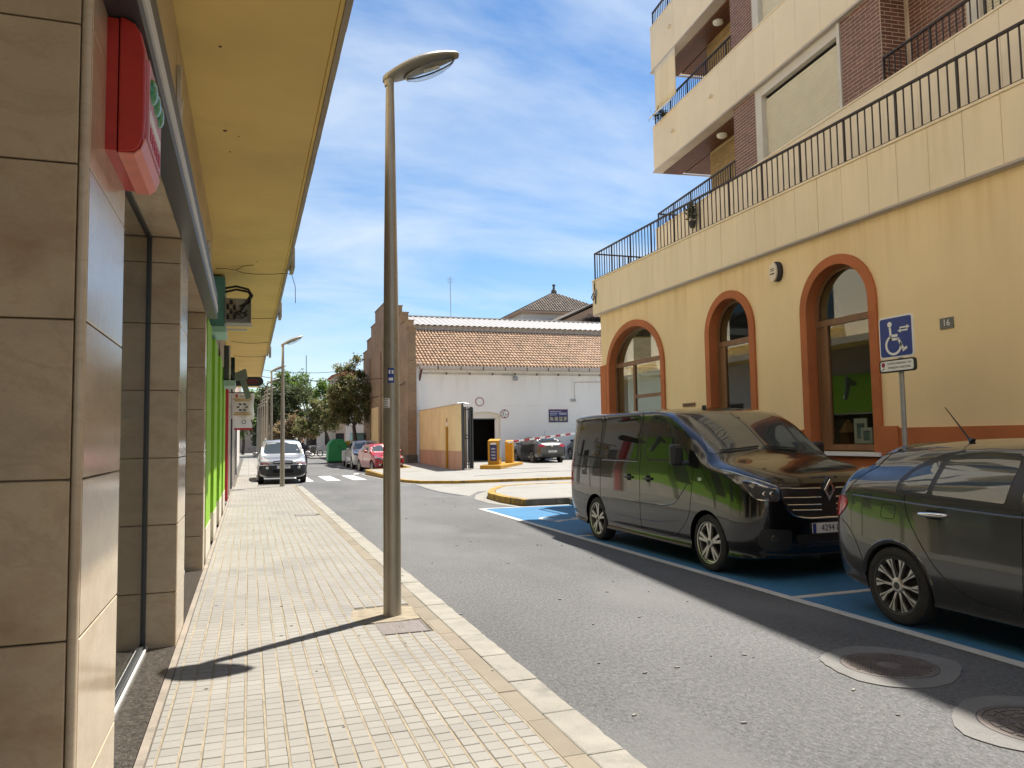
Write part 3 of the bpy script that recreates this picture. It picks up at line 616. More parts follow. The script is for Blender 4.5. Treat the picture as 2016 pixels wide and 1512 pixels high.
for x, y, r in ((-.2, 5.4, .012), (-.21, 6.9, .02), (-.18, 7.4, .008), (-.1, 7.0, .006), (0.1, 11.9, .012)): mb.lathe([(r, 4.3), (r*.7, 4.294), (.0005, 4.293)], 7, (x, y, 0))
mb.build('soffit_stain', MT['rust'], can)
# upper storeys over the canopy and the row of shops behind
ub = thing('shop_row', (-3, 20, 0), 'row of low shops with apartments above under the yellow canopy', 'building')
bx('upper_wall', MT['pale_render'], ub, -6, -0.62, -30, 40, 4.5, 16.0)  # out of view; made tall and pale to bounce warm fill across the street
for k in range(11):
    for z in (5.3, 8.3, 11.3):
        bx('window_pane', MT['carglass'], ub, -0.64, -0.60, -4+k*4, -2.3+k*4, z, z+1.7)
        bx('balcony_slab', MT['pale_render'], ub, -0.62, -0.2, -4.4+k*4, -1.9+k*4, z-.35, z-.2)
# green shop front
gs = thing('green_shop', (-0.6, 15.5, 0), 'lime green shopfront with ribs and a pale plinth', 'shop front')
bx('wall', MT['green'], gs, -1.0, -0.64, 10.29, 21.3, 0.5, 3.45)
bx('plinth', MT['pale_base'], gs, -1.0, -0.635, 10.29, 21.3, 0.05, 0.498)
bx('sign_band', MT['canopy_edge'], gs, -1.0, -0.6, 10.29, 21.3, 3.452, 4.3)
for y in (10.95, 13.3, 15.9, 18.3):
    bx('rib', MT['green'], gs, -0.638, -0.52, y, y+1.25, 0.5, 3.3)
    bx('rib_plinth', MT['pale_base'], gs, -0.634, -0.515, y-.005, y+1.255, 0.05, 0.498)
for y in (12.3, 14.7, 17.25): bx('shop_window', MT['carglass'], gs, -0.642, -0.625, y, y+.9, 0.9, 2.9)
# shops further on
fs = thing('far_shop', (-0.6, 30, 0), 'pale shopfronts beyond the green one, seen edge on', 'shop front')
bx('wall', MT['far_white'], fs, -3, -0.62, 21.31, 62, 0.05, 4.3)
for y, c in ((21.5, 'red'), (24.0, 'frame_pale'), (27.0, 'fascia_dark'), (29.5, 'frame_pale'), (33.5, 'frame_pale'), (38, 'fascia_dark')):
    bx('pilaster', MT[c], fs, -0.62, -0.50, y, y+.35, 0.095, 3.4)
for y in (22.2, 25, 30.5, 35): bx('shop_window', MT['carglass'], fs, -0.64, -0.61, y, y+1.5, 0.5, 2.8)
bx('upper_wall', MT['far_wall'], fs, -6, -0.62, 40.01, 75, 4.31, 12)
for k in range(6):
    for z in (5,): bx('window_pane', MT['carglass'], fs, -0.64, -0.60, 42+k*5, 43.3+k*5, z, z+1.6)

# dirt along the kerb, gum spots, small litter
gd = MB(); y = 2.0
while y < 27.5:
    w = rng.uniform(.012, .05); l = rng.uniform(.08, .3)
    gd.prism([(1.748, y), (1.755+w*.4, y), (1.755+w, y+l*.3), (1.755+w*.8, y+l*.7), (1.752+w*.3, y+l), (1.748, y+l)], .0005, .0035, FXY); y += l*rng.uniform(.7, 1.1)
gd.build('gutter_dirt', MT['kerb_dark2'], road, kind='stuff', fix=False)
gm = MB()
for k in range(48):
    x, y, r_ = rng.uniform(-.35, 1.7), 2.8+rng.random()**1.6*16, rng.uniform(.005, .013); n = 9; ph = rng.uniform(0, 6)
    if 1.3 < x < 1.43: continue
    gm.prism([(x+r_*(1+.25*math.sin(3*a+ph))*math.cos(a), y+r_*(1+.25*math.cos(2*a+ph))*math.sin(a)) for a in [2*math.pi*q/n for q in range(n)]], .0995, .1032, FXY)
gm.build('gum_spots', MT['kerb_dark2'], lp, kind='stuff', fix=False)
st_ = MB()
for k in range(60):
    x, y = rng.uniform(1.8, 4.9), 2.5+rng.random()**1.5*20; a = rng.uniform(0, 3.1); s_ = rng.uniform(.006, .018)
    st_.obox((x, y, .005), (math.cos(a)*s_, math.sin(a)*s_, 0), (-math.sin(a)*s_*.5, math.cos(a)*s_*.5, 0), (0, 0, .004))
st_.build('grit', MT['conc2'], road, kind='stuff', fix=False)
# ------------------------------------------------------------------ things hung on the left shops
al = thing('alarm_box', (-0.5, 3.3, 2.9), 'weathered red alarm box with green lamps on the stone pillar', 'alarm box')
ay0, ay1, az0, az1 = 3.04, 3.54, 2.68, 3.19
def rr(x0, x1, y0, y1, r, n=6):
    pts = []
    for cx, cy, a in ((x1-r, y1-r, 0), (x0+r, y1-r, 90), (x0+r, y0+r, 180), (x1-r, y0+r, 270)):
        pts += [(cx+r*math.cos(R(a+90*k/n)), cy+r*math.sin(R(a+90*k/n))) for k in range(n+1)]
    return pts
bx('back_box', MT['alarm_red'], al, -0.5, -0.462, ay0+.006, ay1-.006, az0+.006, az1-.006)
prof = [(-0.458, az0), (-0.458, az1), (-0.44, az1-.002), (-0.41, az1-.018), (-0.385, az1-.055), (-0.372, az1-.12), (-0.37, az0+.14), (-0.374, az0+.06), (-0.385, az0+.025), (-0.405, az0+.006)]
MB().prism(prof, ay0, ay1, FXZ).build('cover', MT['alarm_red'], al, bevel=0.006)
MB().prism([(-0.457, az0-.004), (-0.457, az0+.0), (-0.405, az0+.003), (-0.383, az0+.022), (-0.371, az0+.06), (-0.366, az0+.06), (-0.38, az0+.018), (-0.405, az0-.004)], ay0+.004, ay1-.004, FXZ).build('bottom_face', MT['alarm_pale'], al)
bx('front_plate', MT['alarm_pink'], al, -0.372, -0.362, ay0+.05, ay1-.04, az0+.07, az1-.13)
for k, y in enumerate((3.17, 3.285, 3.4)):
    MB().lathe([(.05, -.363), (.046, -.352), (.03, -.343), (.0005, -.34)], 16, (0, y, 2.97), ax='x').build('lamp_lens', MT['green_lens'], al, smooth=True)
for k in range(5): bx('vent_slot', MT['red'], al, -0.3625, -0.359, ay0+.1+k*.07, ay0+.14+k*.07, az0+.09, az0+.14)
bx('logo_plate', MT['white'], al, -0.3625, -0.359, ay0+.08, ay1-.08, az0+.16, az0+.2)

tb = thing('teal_sign_box', (-0.4, 13, 3.8), 'teal sign box on a bracket under the yellow canopy', 'sign box')
bx('case', MT['teal'], tb, -0.59, -0.37, 12.95, 13.9, 3.46, 4.26, bevel=.006)
bx('bottom_tray', M('teal_sunlit', (0.30, 0.52, 0.48), 0.5), tb, -0.6, -0.35, 12.9, 13.95, 3.36, 3.455, bevel=.005)  # lighter teal puts sunlight on the box bottom into the colour
cb = thing('electric_cabinet', (-0.15, 13, 3.7), 'open grey electric cabinet with wires below the canopy', 'cabinet')
mb = MB(); mb.box(-0.365, 0.03, 13.08, 13.1, 3.52, 3.94); mb.box(-0.365, -0.355, 12.92, 13.08, 3.52, 3.94); mb.box(0.02, 0.03, 12.92, 13.08, 3.52, 3.94); mb.box(-0.354, 0.019, 12.92, 13.08, 3.52, 3.53)
mb.build('case', MT['greymetal'], cb)
for i in range(3):
    for j in range(4): bx('terminal', MT['canopy_edge'] if (i+j) % 2 else MT['black'], cb, -0.345+i*.05, -0.305+i*.05, 13.02, 13.079, 3.6+j*.08, 3.66+j*.08)
for k in range(7):
    p = [Vector((-0.24, 13.02, 3.6+k*.03)), Vector((-0.1+rng.uniform(-.05, .05), 12.98, 3.58+rng.uniform(0, .2))), Vector((-0.03, 13.0, 3.62+rng.uniform(0, .15)))]
    MB().tube(p, .006, 5).build('wire', MT['cable'], cb)
for k in range(2):
    MB().tube([(-0.37, 13.0+k*.06, 4.08-k*.05), (-0.2, 13.0, 4.12-k*.05), (-0.02, 13.0, 4.08-k*.04), (0.045-k*.03, 13.0, 3.98), (0.0-k*.04, 13.0, 3.87), (-0.15, 13.02, 3.8-k*.1)], .019, 8).build('conduit', MT['cable'], cb, smooth=True)
for z in (3.40, 3.47): bx('bracket', MT['fascia_light'], cb, -0.62, 0.05-(z < 3.45)*.08, 12.98, 13.02, z, z+.03)

wr = thing('loose_wire', (0, 12.5, 4.3), 'thin loose wire hanging along the canopy soffit and over its edge', 'wire')
MB().tube([(-0.49, 12.5, 4.285), (-0.34, 12.4, 4.27), (-0.2, 12.4, 4.26), (-0.1, 12.5, 4.24), (0.1, 12.5, 4.23), (0.35, 12.45, 4.235), (0.56, 12.4, 4.25), (0.63, 12.4, 4.22), (0.68, 12.4, 4.05), (0.685, 12.4, 3.78)], .005, 5).build('main_strand', MT['cable'], wr)
MB().tube([(-0.2, 12.4, 4.26), (-0.08, 12.2, 4.285), (0.06, 12.1, 4.285)], .005, 5).build('side_strand', MT['cable'], wr)
for k, (y, s) in enumerate(((17.25, .015), (25.1, .02), (21.5, .03))):
    w = MB().tube([(-0.45, y, 4.28), (-0.1, y, 4.27-s), (0.2, y, 4.275-s), (0.5, y, 4.28)], .006, 5).build('soffit_cable', MT['cable'])
    setp(w, ['black cable across the canopy soffit just past the teal box', 'black cable across the canopy soffit farthest down the street', 'black cable crossing the soffit above the oval sign'][k], 'cable', 'cables on the canopy soffit')

s1 = thing('dark_sign_box', (-0.4, 17.5, 3.2), 'narrow dark sign box with a teal foot past the green shop', 'sign box')
bx('case', MT['fascia_dark'], s1, -0.5, -0.40, 17.2, 18.2, 2.95, 3.66); bx('pane', MT['carglass'], s1, -0.36, -0.28, 17.3, 18.1, 2.93, 3.42); bx('foot', M('teal_foot', (0.32, 0.46, 0.45), .5), s1, -0.5, -0.27, 17.15, 18.2, 2.8, 2.92)
bx('post', MT['frame_pale'], s1, -0.395, -0.365, 17.22, 17.28, 2.93, 3.66)
s2 = thing('hammer_sign', (-0.1, 19, 3), 'grey metal sign shaped like a slanting hammer', 'sign')
MB().prism([(-0.42, 3.18), (-0.27, 3.24), (-0.08, 3.33), (-0.05, 3.28), (-0.02, 3.10), (-0.1, 3.09), (-0.3, 3.05), (-0.42, 3.05)], 18.95, 19.05, FXZ).build('head', M('sign_greygreen', (0.17, 0.20, 0.17), .5), s2)
MB().prism([(-0.2, 3.05), (-0.07, 3.10), (0.06, 2.66), (-0.05, 2.6)], 18.97, 19.03, FXZ).build('handle', bpy.data.materials['sign_greygreen'], s2)
s3 = thing('oval_sign', (0, 20.5, 3.15), 'black oval hanging sign with red lettering', 'sign')
MB().prism([(-0.4, 3.03), (0.24, 3.03)]+[(0.24+.115*math.cos(R(a)), 3.145+.115*math.sin(R(a))) for a in range(-75, 90, 15)]+[(0.24, 3.26), (-0.4, 3.26)], 20.45, 20.55, FXZ).build('panel', MT['black'], s3)
MB().ring([(x*.84+.015, z) for x, z in [(0.09+.17*math.cos(R(a))*1.05, 3.145+.055*math.sin(R(a))) for a in range(0, 360, 20)]], [(x*.84+.015, z) for x, z in [(0.09+.16*math.cos(R(a))*1.05, 3.145+.046*math.sin(R(a))) for a in range(0, 360, 20)]], 20.44, 20.449, FXZ, True).build('outline', MT['red'], s3)
text('ABUS', .075, (0.09, 20.445, 3.145), (R(90), 0, 0), MT['wine'], s3, sx=1.3)
bx('bracket', MT['fascia_dark'], s3, -0.55, -0.4, 20.48, 20.52, 3.1, 3.2)
s4 = thing('cloth_banner', (-0.15, 22.5, 2.6), 'white cloth banner with a grey drawing and ochre lines', 'banner')
def ban(a, b): return (-0.46+.6*a/11+.01*math.sin(b), 22.5+.02*math.sin(a*.9+b*.5), 2.97-.7*b/9-.03*(a/11)*(b/9))
mb = MB(); mb.grid(ban, 12, 10); o = mb.build('cloth', MT['white'], s4, smooth='all'); sd = o.modifiers.new('solid', 'SOLIDIFY'); sd.thickness = .004
text('Amig', .085, (-0.13, 22.46, 2.88), (R(90), 0, 0), MT['ink'], s4)
bx('red_mark', MT['red'], s4, -0.34, -0.28, 22.45, 22.455, 2.85, 2.92)
och = M('banner_ochre', (0.5, 0.32, 0.06), .7)
for z, w in ((2.80, .24), (2.755, .2), (2.42, .2), (2.37, .22)): bx('print_line', och, s4, -0.16-w, -0.16+w, 22.45, 22.455, z-.014, z+.014)
gm = MB()
for k in range(6): a = k*1.05; gm.obox((-0.16+.11*math.cos(a), 22.45, 2.58+.09*math.sin(a)), (.035, 0, .012*math.cos(a*2)), (0, .003, 0), (0, 0, .022))
gm.build('drawing', MT['gate'], s4)
bx('pole', MT['rust'], s4, -0.62, 0.16, 22.49, 22.51, 2.975, 3.0)
s5 = thing('edge_sign', (0, 28, 2.2), 'small white sign with a red lower edge far along the shops', 'sign')
MB().prism([(-0.45, 2.42), (0.05, 2.42), (0.13, 2.22), (0.13, 2.1), (-0.45, 2.1)], 27.97, 28.03, FXZ).build('panel', MT['white'], s5)
MB().prism([(-0.45, 2.03), (0.13, 2.03), (0.13, 2.095), (-0.45, 2.095)], 27.96, 28.04, FXZ).build('red_edge', MT['red'], s5)
text('O', .2, (-.15, 27.965, 2.3), (R(90), 0, 0), MT['ink'], s5)

# ------------------------------------------------------------------ street lamps
def lamp_meshes():
    d = {}
    m = MB(); prof = [(.082, 0), (.078, .03), (.076, 1.0), (.072, 2.0), (.062, 3.0), (.05, 3.9), (.041, 4.5), (.036, 4.72)]
    m.lathe(prof, 24); d['pole'] = m.mesh('pole', MT['lampmetal'], smooth=True)
    m = MB(); m.lathe([(.037, 4.70), (.037, 4.78), (.04, 4.80)], 20); d['collar'] = m.mesh('collar', MT['lamphead'], smooth=True)
    # head: leaf-shaped shell rising outwards over the road (+x)
    def sec(t):
        x = -0.06+0.71*t; zc = 4.80+0.335*t+.015*math.sin(t*3.14)
        w = 0.045+0.155*math.sin(math.pi*min(1, max(0, t))**.8)**.8 if 0 < t < 1 else .03
        th = 0.055*math.sin(math.pi*(.12+.8*t))+.006
        return x, zc, w, th
    nu, nv = 26, 20
    def f(a, b):
        t = a/(nu-1); x, zc, w, th = sec(t); an = 2*math.pi*b/(nv-1); s = math.sin(an); c = math.cos(an)
        return (x+.0*s, w*c, zc+(th*1.25*s if s > 0 else th*.55*s)-.02*(1-abs(c)) * (s < 0))
    m = MB(); m.grid(f, nu, nv); d['head'] = m.mesh('lamp_head', MT['lamphead'], smooth='all')
    m = MB(); m.lathe([(.037, 4.74), (.05, 4.80), (.052, 4.83), (.03, 4.86), (.001, 4.865)], 16, (-0.01, 0, 0)); d['socket'] = m.mesh('socket', MT['lamphead'], smooth=True)
    def g(a, b):
        u = a/11*2*math.pi; v = b/7; x0, zc0 = 0.37, 4.80+.335*.60-.038
        rx, ry = .235*math.cos(v*math.pi/2), .14*math.cos(v*math.pi/2); x = x0+rx*math.cos(u); y = ry*math.sin(u)
        return (x, y, zc0+.472*(x-x0)-.085*math.sin(v*math.pi/2))
    m = MB(); m.grid(g, 12, 8, True); d['bowl'] = m.mesh('glass_bowl', MT['lampglass'], smooth='all')
    m = MB(); m.ring([(0.37+.24*math.cos(k*math.pi/12), .145*math.sin(k*math.pi/12)) for k in range(24)], [(0.37+.228*math.cos(k*math.pi/12), .133*math.sin(k*math.pi/12)) for k in range(24)], -.006, .006, lambda a, b, c: (a, b, 4.80+.335*.60-.036+.472*(a-.37)+c), True); d['rim'] = m.mesh('bowl_rim', MT['gate'])
    m = MB(); m.tube([(.32, 0, 4.93), (.46, 0, 4.995)], .018, 8); d['bulb'] = m.mesh('bulb', MT['white'])
    return d
LM = lamp_meshes()
def street_lamp(x, y, label, s=1.0, full=True):
    t = thing('street_lamp', (x, y, 0.098), label, 'street lamp', 'street lamps along the left pavement')
    t.scale = (s, s, s)
    ps = {}
    for nme in ('pole', 'head', 'rim', 'bowl', 'bulb', 'socket', 'collar'):
        if not full and nme in ('rim', 'bulb', 'collar'): continue
        o = bpy.data.objects.new({'head': 'lamp_head', 'rim': 'bowl_rim', 'bowl': 'glass_bowl'}.get(nme, nme), LM[nme]); COL.objects.link(o)
        o.parent = ps['head'] if nme in ('rim', 'bowl', 'bulb') else t; ps[nme] = o; WL[o.name] = Vector((x, y, .098))
    return t, ps
t, ps = street_lamp(1.2, 6.8, 'nearest street lamp, its tall pole rising over the pavement with stickers')
# stickers on the pole (curved sheets)
def sticker(name, a0, a1, z0, z1, r, mat, parent, cx=1.2, cy=6.8):
    m = MB(); n = 6
    m.grid(lambda a, b: (cx+(r+.0015)*math.cos(a0+(a1-a0)*a/n), cy+(r+.0015)*math.sin(a0+(a1-a0)*a/n), z0+(z1-z0)*b), n+1, 2); return m.build(name, mat, parent, smooth='all', fix=True)
pole = ps['pole']
cdir = math.atan2(-6.8, -1.2)
sticker('blue_sticker', cdir-.42, cdir+.35, 2.12, 2.25, .0725, MT['signblue'], pole)
sticker('blue_sticker_print', cdir-.3, cdir+.2, 2.14, 2.165, .0738, MT['white'], pole)
sticker('blue_sticker_print', cdir-.3, cdir-.1, 2.2, 2.235, .0738, MT['white'], pole)
sticker('blue_sticker_print', cdir+.05, cdir+.28, 2.2, 2.23, .0738, MT['white'], pole)
sticker('white_sticker', cdir-1.15, cdir-.18, 1.90, 1.985, .0728, MT['white'], pole)
for k in range(5): sticker('white_sticker_print', cdir-1.05, cdir-.35-.1*(k % 2), 1.906+k*.016, 1.911+k*.016, .0742, MT['gate'], pole)
sticker('red_sticker', cdir-1.5, cdir-.9, 1.52, 1.56, .0745, MT['wine'], pole)
LY = [(1.1, 27.3, 'second street lamp, standing at the pavement end before the silver car'), (1.02, 37.9, 'third street lamp, just behind the silver car'), (1.02, 46.0, 'fourth street lamp of the row along the left pavement'), (1.03, 53.6, 'fifth street lamp of the row along the left pavement'), (1.0, 60.2, 'sixth street lamp of the row along the left pavement'), (.95, 66.5, 'seventh street lamp, third from the far end of the row'), (.9, 73, 'eighth street lamp, last but one of the row'), (.85, 80, 'farthest street lamp at the end of the row')]
for x, y, l in LY: street_lamp(x, y, l, full=y < 40)
# ------------------------------------------------------------------ ochre building with arches
ob = thing('arched_building', (9, 10, 0), 'cream apartment building with orange arches and terrace railings', 'building')
WF = 8.5
def arch(yc, h, zsp, rise, z0, n=20, g=0.0):
    pts = [(yc-h-g, z0)]
    for k in range(n+1):
        a = math.pi*(1-k/n); pts.append((yc+(h+g)*math.cos(a), zsp+(rise+g)*math.sin(a)))
    return pts+[(yc+h+g, z0)]
OP = [dict(yc=15.97, h=1.27, zsp=3.22, rise=0.96, z0=0.95, b='corner'), dict(yc=12.185, h=0.635, zsp=3.53, rise=0.635, z0=0.15, b='door'), dict(yc=9.40, h=0.66, zsp=3.54, rise=0.66, z0=1.33, b='shop')]
W0, W1, WT = -8.0, 17.7, 4.70
mb = MB(); edges = [W1]
for o in OP: edges += [o['yc']+o['h'], o['yc']-o['h']]
edges.append(W0)
for a, b in zip(edges[0::2], edges[1::2]): mb.prism([(b, 0), (a, 0), (a, WT), (b, WT)], WF, 8.9, FYZ)
for o in OP:
    ap_ = arch(o['yc'], o['h'], o['zsp'], o['rise'], o['zsp'])[1:-1]
    mb.prism([(o['yc']-o['h'], WT)]+ap_+[(o['yc']+o['h'], WT)], WF+.0005, 8.8995, FYZ)
    mb.prism([(o['yc']-o['h'], 0), (o['yc']+o['h'], 0), (o['yc']+o['h'], o['z0']), (o['yc']-o['h'], o['z0'])], WF+.0005, 8.8995, FYZ)
mb.build('wall', MT['cream'], ob)
# orange base and corner pier
base_y = [(-8.0, 8.56), (10.24, 11.37), (13.0, 14.53)]
for a, b in base_y: bx('plinth', MT['orange'], ob, 8.465, 8.4995, a, b, 0.1, 1.675)
for o, zt in ((OP[0], .94), (OP[2], 1.27)): bx('plinth', MT['orange'], ob, 8.466, 8.4995, o['yc']-o['h']-.16, o['yc']+o['h']+.16, 0.1, zt)
bx('corner_pier', MT['orange'], ob, 8.463, 8.4995, 17.41, 17.72, 0.1, 3.40)
bx('base_step', MT['orange'], ob, 8.44, 8.464, 8.3, 8.6, 0.1, 1.70)
for o in OP:
    zb = o['z0'] if o['b'] != 'door' else 0.14
    MB().ring(arch(o['yc'], o['h'], o['zsp'], o['rise'], zb, g=.14), arch(o['yc'], o['h'], o['zsp'], o['rise'], zb, g=-.008), 8.458, 8.5, FYZ).build('arch_surround', MT['orange'], ob)
    MB().ring(arch(o['yc'], o['h'], o['zsp'], o['rise'], zb, g=.001), arch(o['yc'], o['h'], o['zsp'], o['rise'], zb, g=-.0085), 8.5, 8.64, FYZ).build('arch_reveal', MT['orange'], ob)
    w = MB().ring(arch(o['yc'], o['h'], o['zsp'], o['rise'], zb+.02, g=-.012), arch(o['yc'], o['h'], o['zsp'], o['rise'], zb+.02, g=-.075), 8.64, 8.70, FYZ).build('window_frame', MT['wood'], ob)
    MB().prism(arch(o['yc'], o['h'], o['zsp'], o['rise'], zb+.03, g=-.07), 8.665, 8.671, FYZ).build('window_pane', MT['pane'], w)
    y0, y1 = o['yc']-o['h']+.076, o['yc']+o['h']-.076
    bx('transom', MT['wood'], w, 8.635, 8.695, y0, y1, 3.30, 3.40)
    if o['b'] == 'corner':
        bx('mullion', MT['wood'], w, 8.637, 8.69, 16.2, 16.29, zb+.02, 3.299); bx('rail', MT['wood'], w, 8.637, 8.69, y0, 16.199, 2.50, 2.58)
    else:
        bx('mullion', MT['wood'], w, 8.637, 8.69, y1-.20, y1-.13, zb+.02, 3.299); bx('side_panel', MT['wood'], w, 8.655, 8.675, y1-.129, y1+.01, zb+.02, 3.299)
        bx('bottom_rail', MT['wood'], w, 8.637, 8.69, y0, y1-.201, zb+.02, zb+.11)
bx('window_sill', MT['white_wall'], ob, 8.40, 8.64, 8.60, 10.2, 1.275, 1.328)
bx('window_sill', MT['white_wall'], ob, 8.40, 8.64, 14.6, 17.3, 0.895, 0.948)
# room inside with a second window towards the yard
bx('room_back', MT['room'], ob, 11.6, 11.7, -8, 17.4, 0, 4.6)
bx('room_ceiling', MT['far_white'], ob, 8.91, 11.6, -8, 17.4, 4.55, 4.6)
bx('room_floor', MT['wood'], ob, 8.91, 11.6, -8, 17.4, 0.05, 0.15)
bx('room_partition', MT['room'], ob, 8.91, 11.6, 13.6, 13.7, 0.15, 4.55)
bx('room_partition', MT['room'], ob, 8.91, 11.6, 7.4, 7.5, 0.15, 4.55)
mb = MB(); mb.box(11.4, 22, 17.4, 17.7, 0, WT); mb.box(8.9, 11.4, 17.4, 17.7, 0, .95); mb.box(8.9, 11.4, 17.4, 17.7, 4.15, WT); mb.box(8.9, 9.05, 17.4, 17.7, .95, 4.15); mb.build('side_wall', MT['cream'], ob)
bx('window_pane', MT['pane'], ob, 9.05, 11.4, 17.55, 17.556, .95, 4.15)
for x in (9.05, 10.2, 11.33): bx('window_frame', MT['wood'], ob, x, x+.07, 17.5, 17.6, .95, 4.15)
# terrace band of panels
bx('terrace_slab', MT['panel'], ob, 8.46, 22, -8, 17.88, 4.702, 4.98)
bx('parapet_core', MT['panel'], ob, 8.46, 8.62, -8, 17.88, 4.981, 5.60)
MB().prism([(8.46, 4.70), (8.40, 4.72), (8.40, 4.745), (8.46, 4.745)], -8, 17.93, FXZ).build('cornice', MT['gutter'], ob)
y = 17.94; k = 0
while y > -3:
    y2 = y-(0.52 if k else 0.53)
    MB().box(8.40+rng.uniform(-.0015, .0015), 8.459, y2+.003, y-.003, 4.748, 5.60).build('parapet_panel', MT['panel'], ob, bevel=.002, seg=1); y = y2; k += 1
MB().box(8.46, 22, 17.881, 17.94, 4.75, 5.6).build('side_panel', MT['panel'], ob)
bx('parapet_coping', MT['panel'], ob, 8.385, 8.64, -8, 17.95, 5.602, 5.64)
def railing(P, Q, z0, z1, step, npost, parent, r=.011, name='railing', endp=True):
    """balustrade between two plan points: each bar a part"""
    P, Q = Vector(P), Vector(Q); L = (Q-P).length; d = (Q-P).normalized(); n = int(L/step)
    nn = Vector((-d.y, d.x))
    key = (round(z1-z0, 3), r)
    rp_ = MB(); rp_.obox(((P.x+Q.x)/2, (P.y+Q.y)/2, z1-.014), (d.x*L/2, d.y*L/2, 0), (nn.x*.024, nn.y*.024, 0), (0, 0, .014)); rl = rp_.build('hand_rail', MT['railing'], parent)
    rp_ = MB(); rp_.obox(((P.x+Q.x)/2, (P.y+Q.y)/2, z0+.028), (d.x*L/2, d.y*L/2, 0), (nn.x*.012, nn.y*.012, 0), (0, 0, .008)); rp_.build('bottom_rail', MT['railing'], parent)
    bm_ = railing.cache.get(key)
    if not bm_:
        m = MB(); m.box(-r*.7, r*.7, -r*.7, r*.7, .03, z1-z0-.028); a = m.mesh('baluster', MT['railing'])
        m = MB(); m.box(-.0145, .0145, -.0145, .0145, 0, z1-z0-.028); b = m.mesh('post', MT['railing']); bm_ = railing.cache[key] = (a, b)
    for k in range(n+1):
        p = P+d*min(L, k*step); post = k % npost == 0
        o = link_mesh('post' if post else 'baluster', bm_[1 if post else 0], parent, (p.x, p.y, z0)); o.rotation_euler.z = math.atan2(d.y, d.x)
railing.cache = {}
railing((8.45, 17.86), (8.45, 3.9), 5.64, 6.345, 0.14, 7, ob)
railing((8.45, 17.86), (12.5, 17.86), 5.64, 6.345, 0.14, 7, ob)
# upper storeys, turned a little against the street
th = R(5.7); AX, AY = 10.2, 17.75
US = Vector((-math.sin(th), -math.cos(th), 0)); UN = Vector((-math.cos(th), math.sin(th), 0))
def U(s, d, z): return (AX+US.x*s+UN.x*d, AY+US.y*s+UN.y*d, z)
def ubox(s0, s1, d0, d1, z0, z1, mb=None):
    mb = mb or MB(); c = U((s0+s1)/2, (d0+d1)/2, (z0+z1)/2)
    return mb.obox(c, US*((s1-s0)/2), UN*((d1-d0)/2), (0, 0, (z1-z0)/2))
def ub_(name, mat, *d, **kw): return ubox(*d).build(name, mat, ob, **kw)
SE = 21.0
bands = [(4.98, 7.05), (8.62, 9.83), (11.35, 12.58), (14.22, 14.85)]
for bi, (z0, z1) in enumerate(bands):
    ub_('band_core', MT['panel2'], 0.03, SE, -0.22, -0.045, z0+.03, z1-.005)
    ub_('band_core', MT['panel2'], 0.03, 0.2, -5, -0.221, z0+.03, z1-.005)
    s = 0.0
    while s < SE-6:
        e = s+0.72; ubox(s+.0025, e-.0025, -.044, 0, z0+.06, z1).build('band_panel', MT['panel2'], ob, bevel=.002, seg=1); s = e
    ub_('band_panel', MT['panel2'], 0, .03, -5, -.046, z0+.06, z1)
    ub_('band_coping', MT['panel2'], -.015, SE, -.24, .012, z1+.002, z1+.03)
    ub_('band_ledge', MT['gutter'], -.02, SE, -.25, .03, z0-.005, z0+.028)
    ub_('band_ledge', MT['gutter'], -.021, .0, -5, -.251, z0-.005, z0+.028)
    if bi: ub_('floor_slab', MT['panel2'], .21, SE, -6, -.221, z0+.06, z0+.35)
ub_('roof_deck', MT['panel2'], 0, SE, -8, -.25, 14.4, 14.8)
lev = [(7.085, 8.612), (9.865, 11.342), (12.615, 14.21)]
bricks = []     # (s,d,z,orientation)
BH, BW = 0.066, 0.25
def brickwall(s0, s1, d, z0, z1, orient='s', pri=0):
    n = int((z1-z0)/BH)
    for k in range(n):
        z = z0+k*BH; off = (k % 2)*.125; a = s0-off
        while a < s1-.02:
            b0, b1 = max(a, s0), min(a+BW, s1)
            if b1-b0 > .03: bricks.append((b0+.007, b1-.007, d, z+.0075, z+BH-.0075, orient, pri))
            a += BW
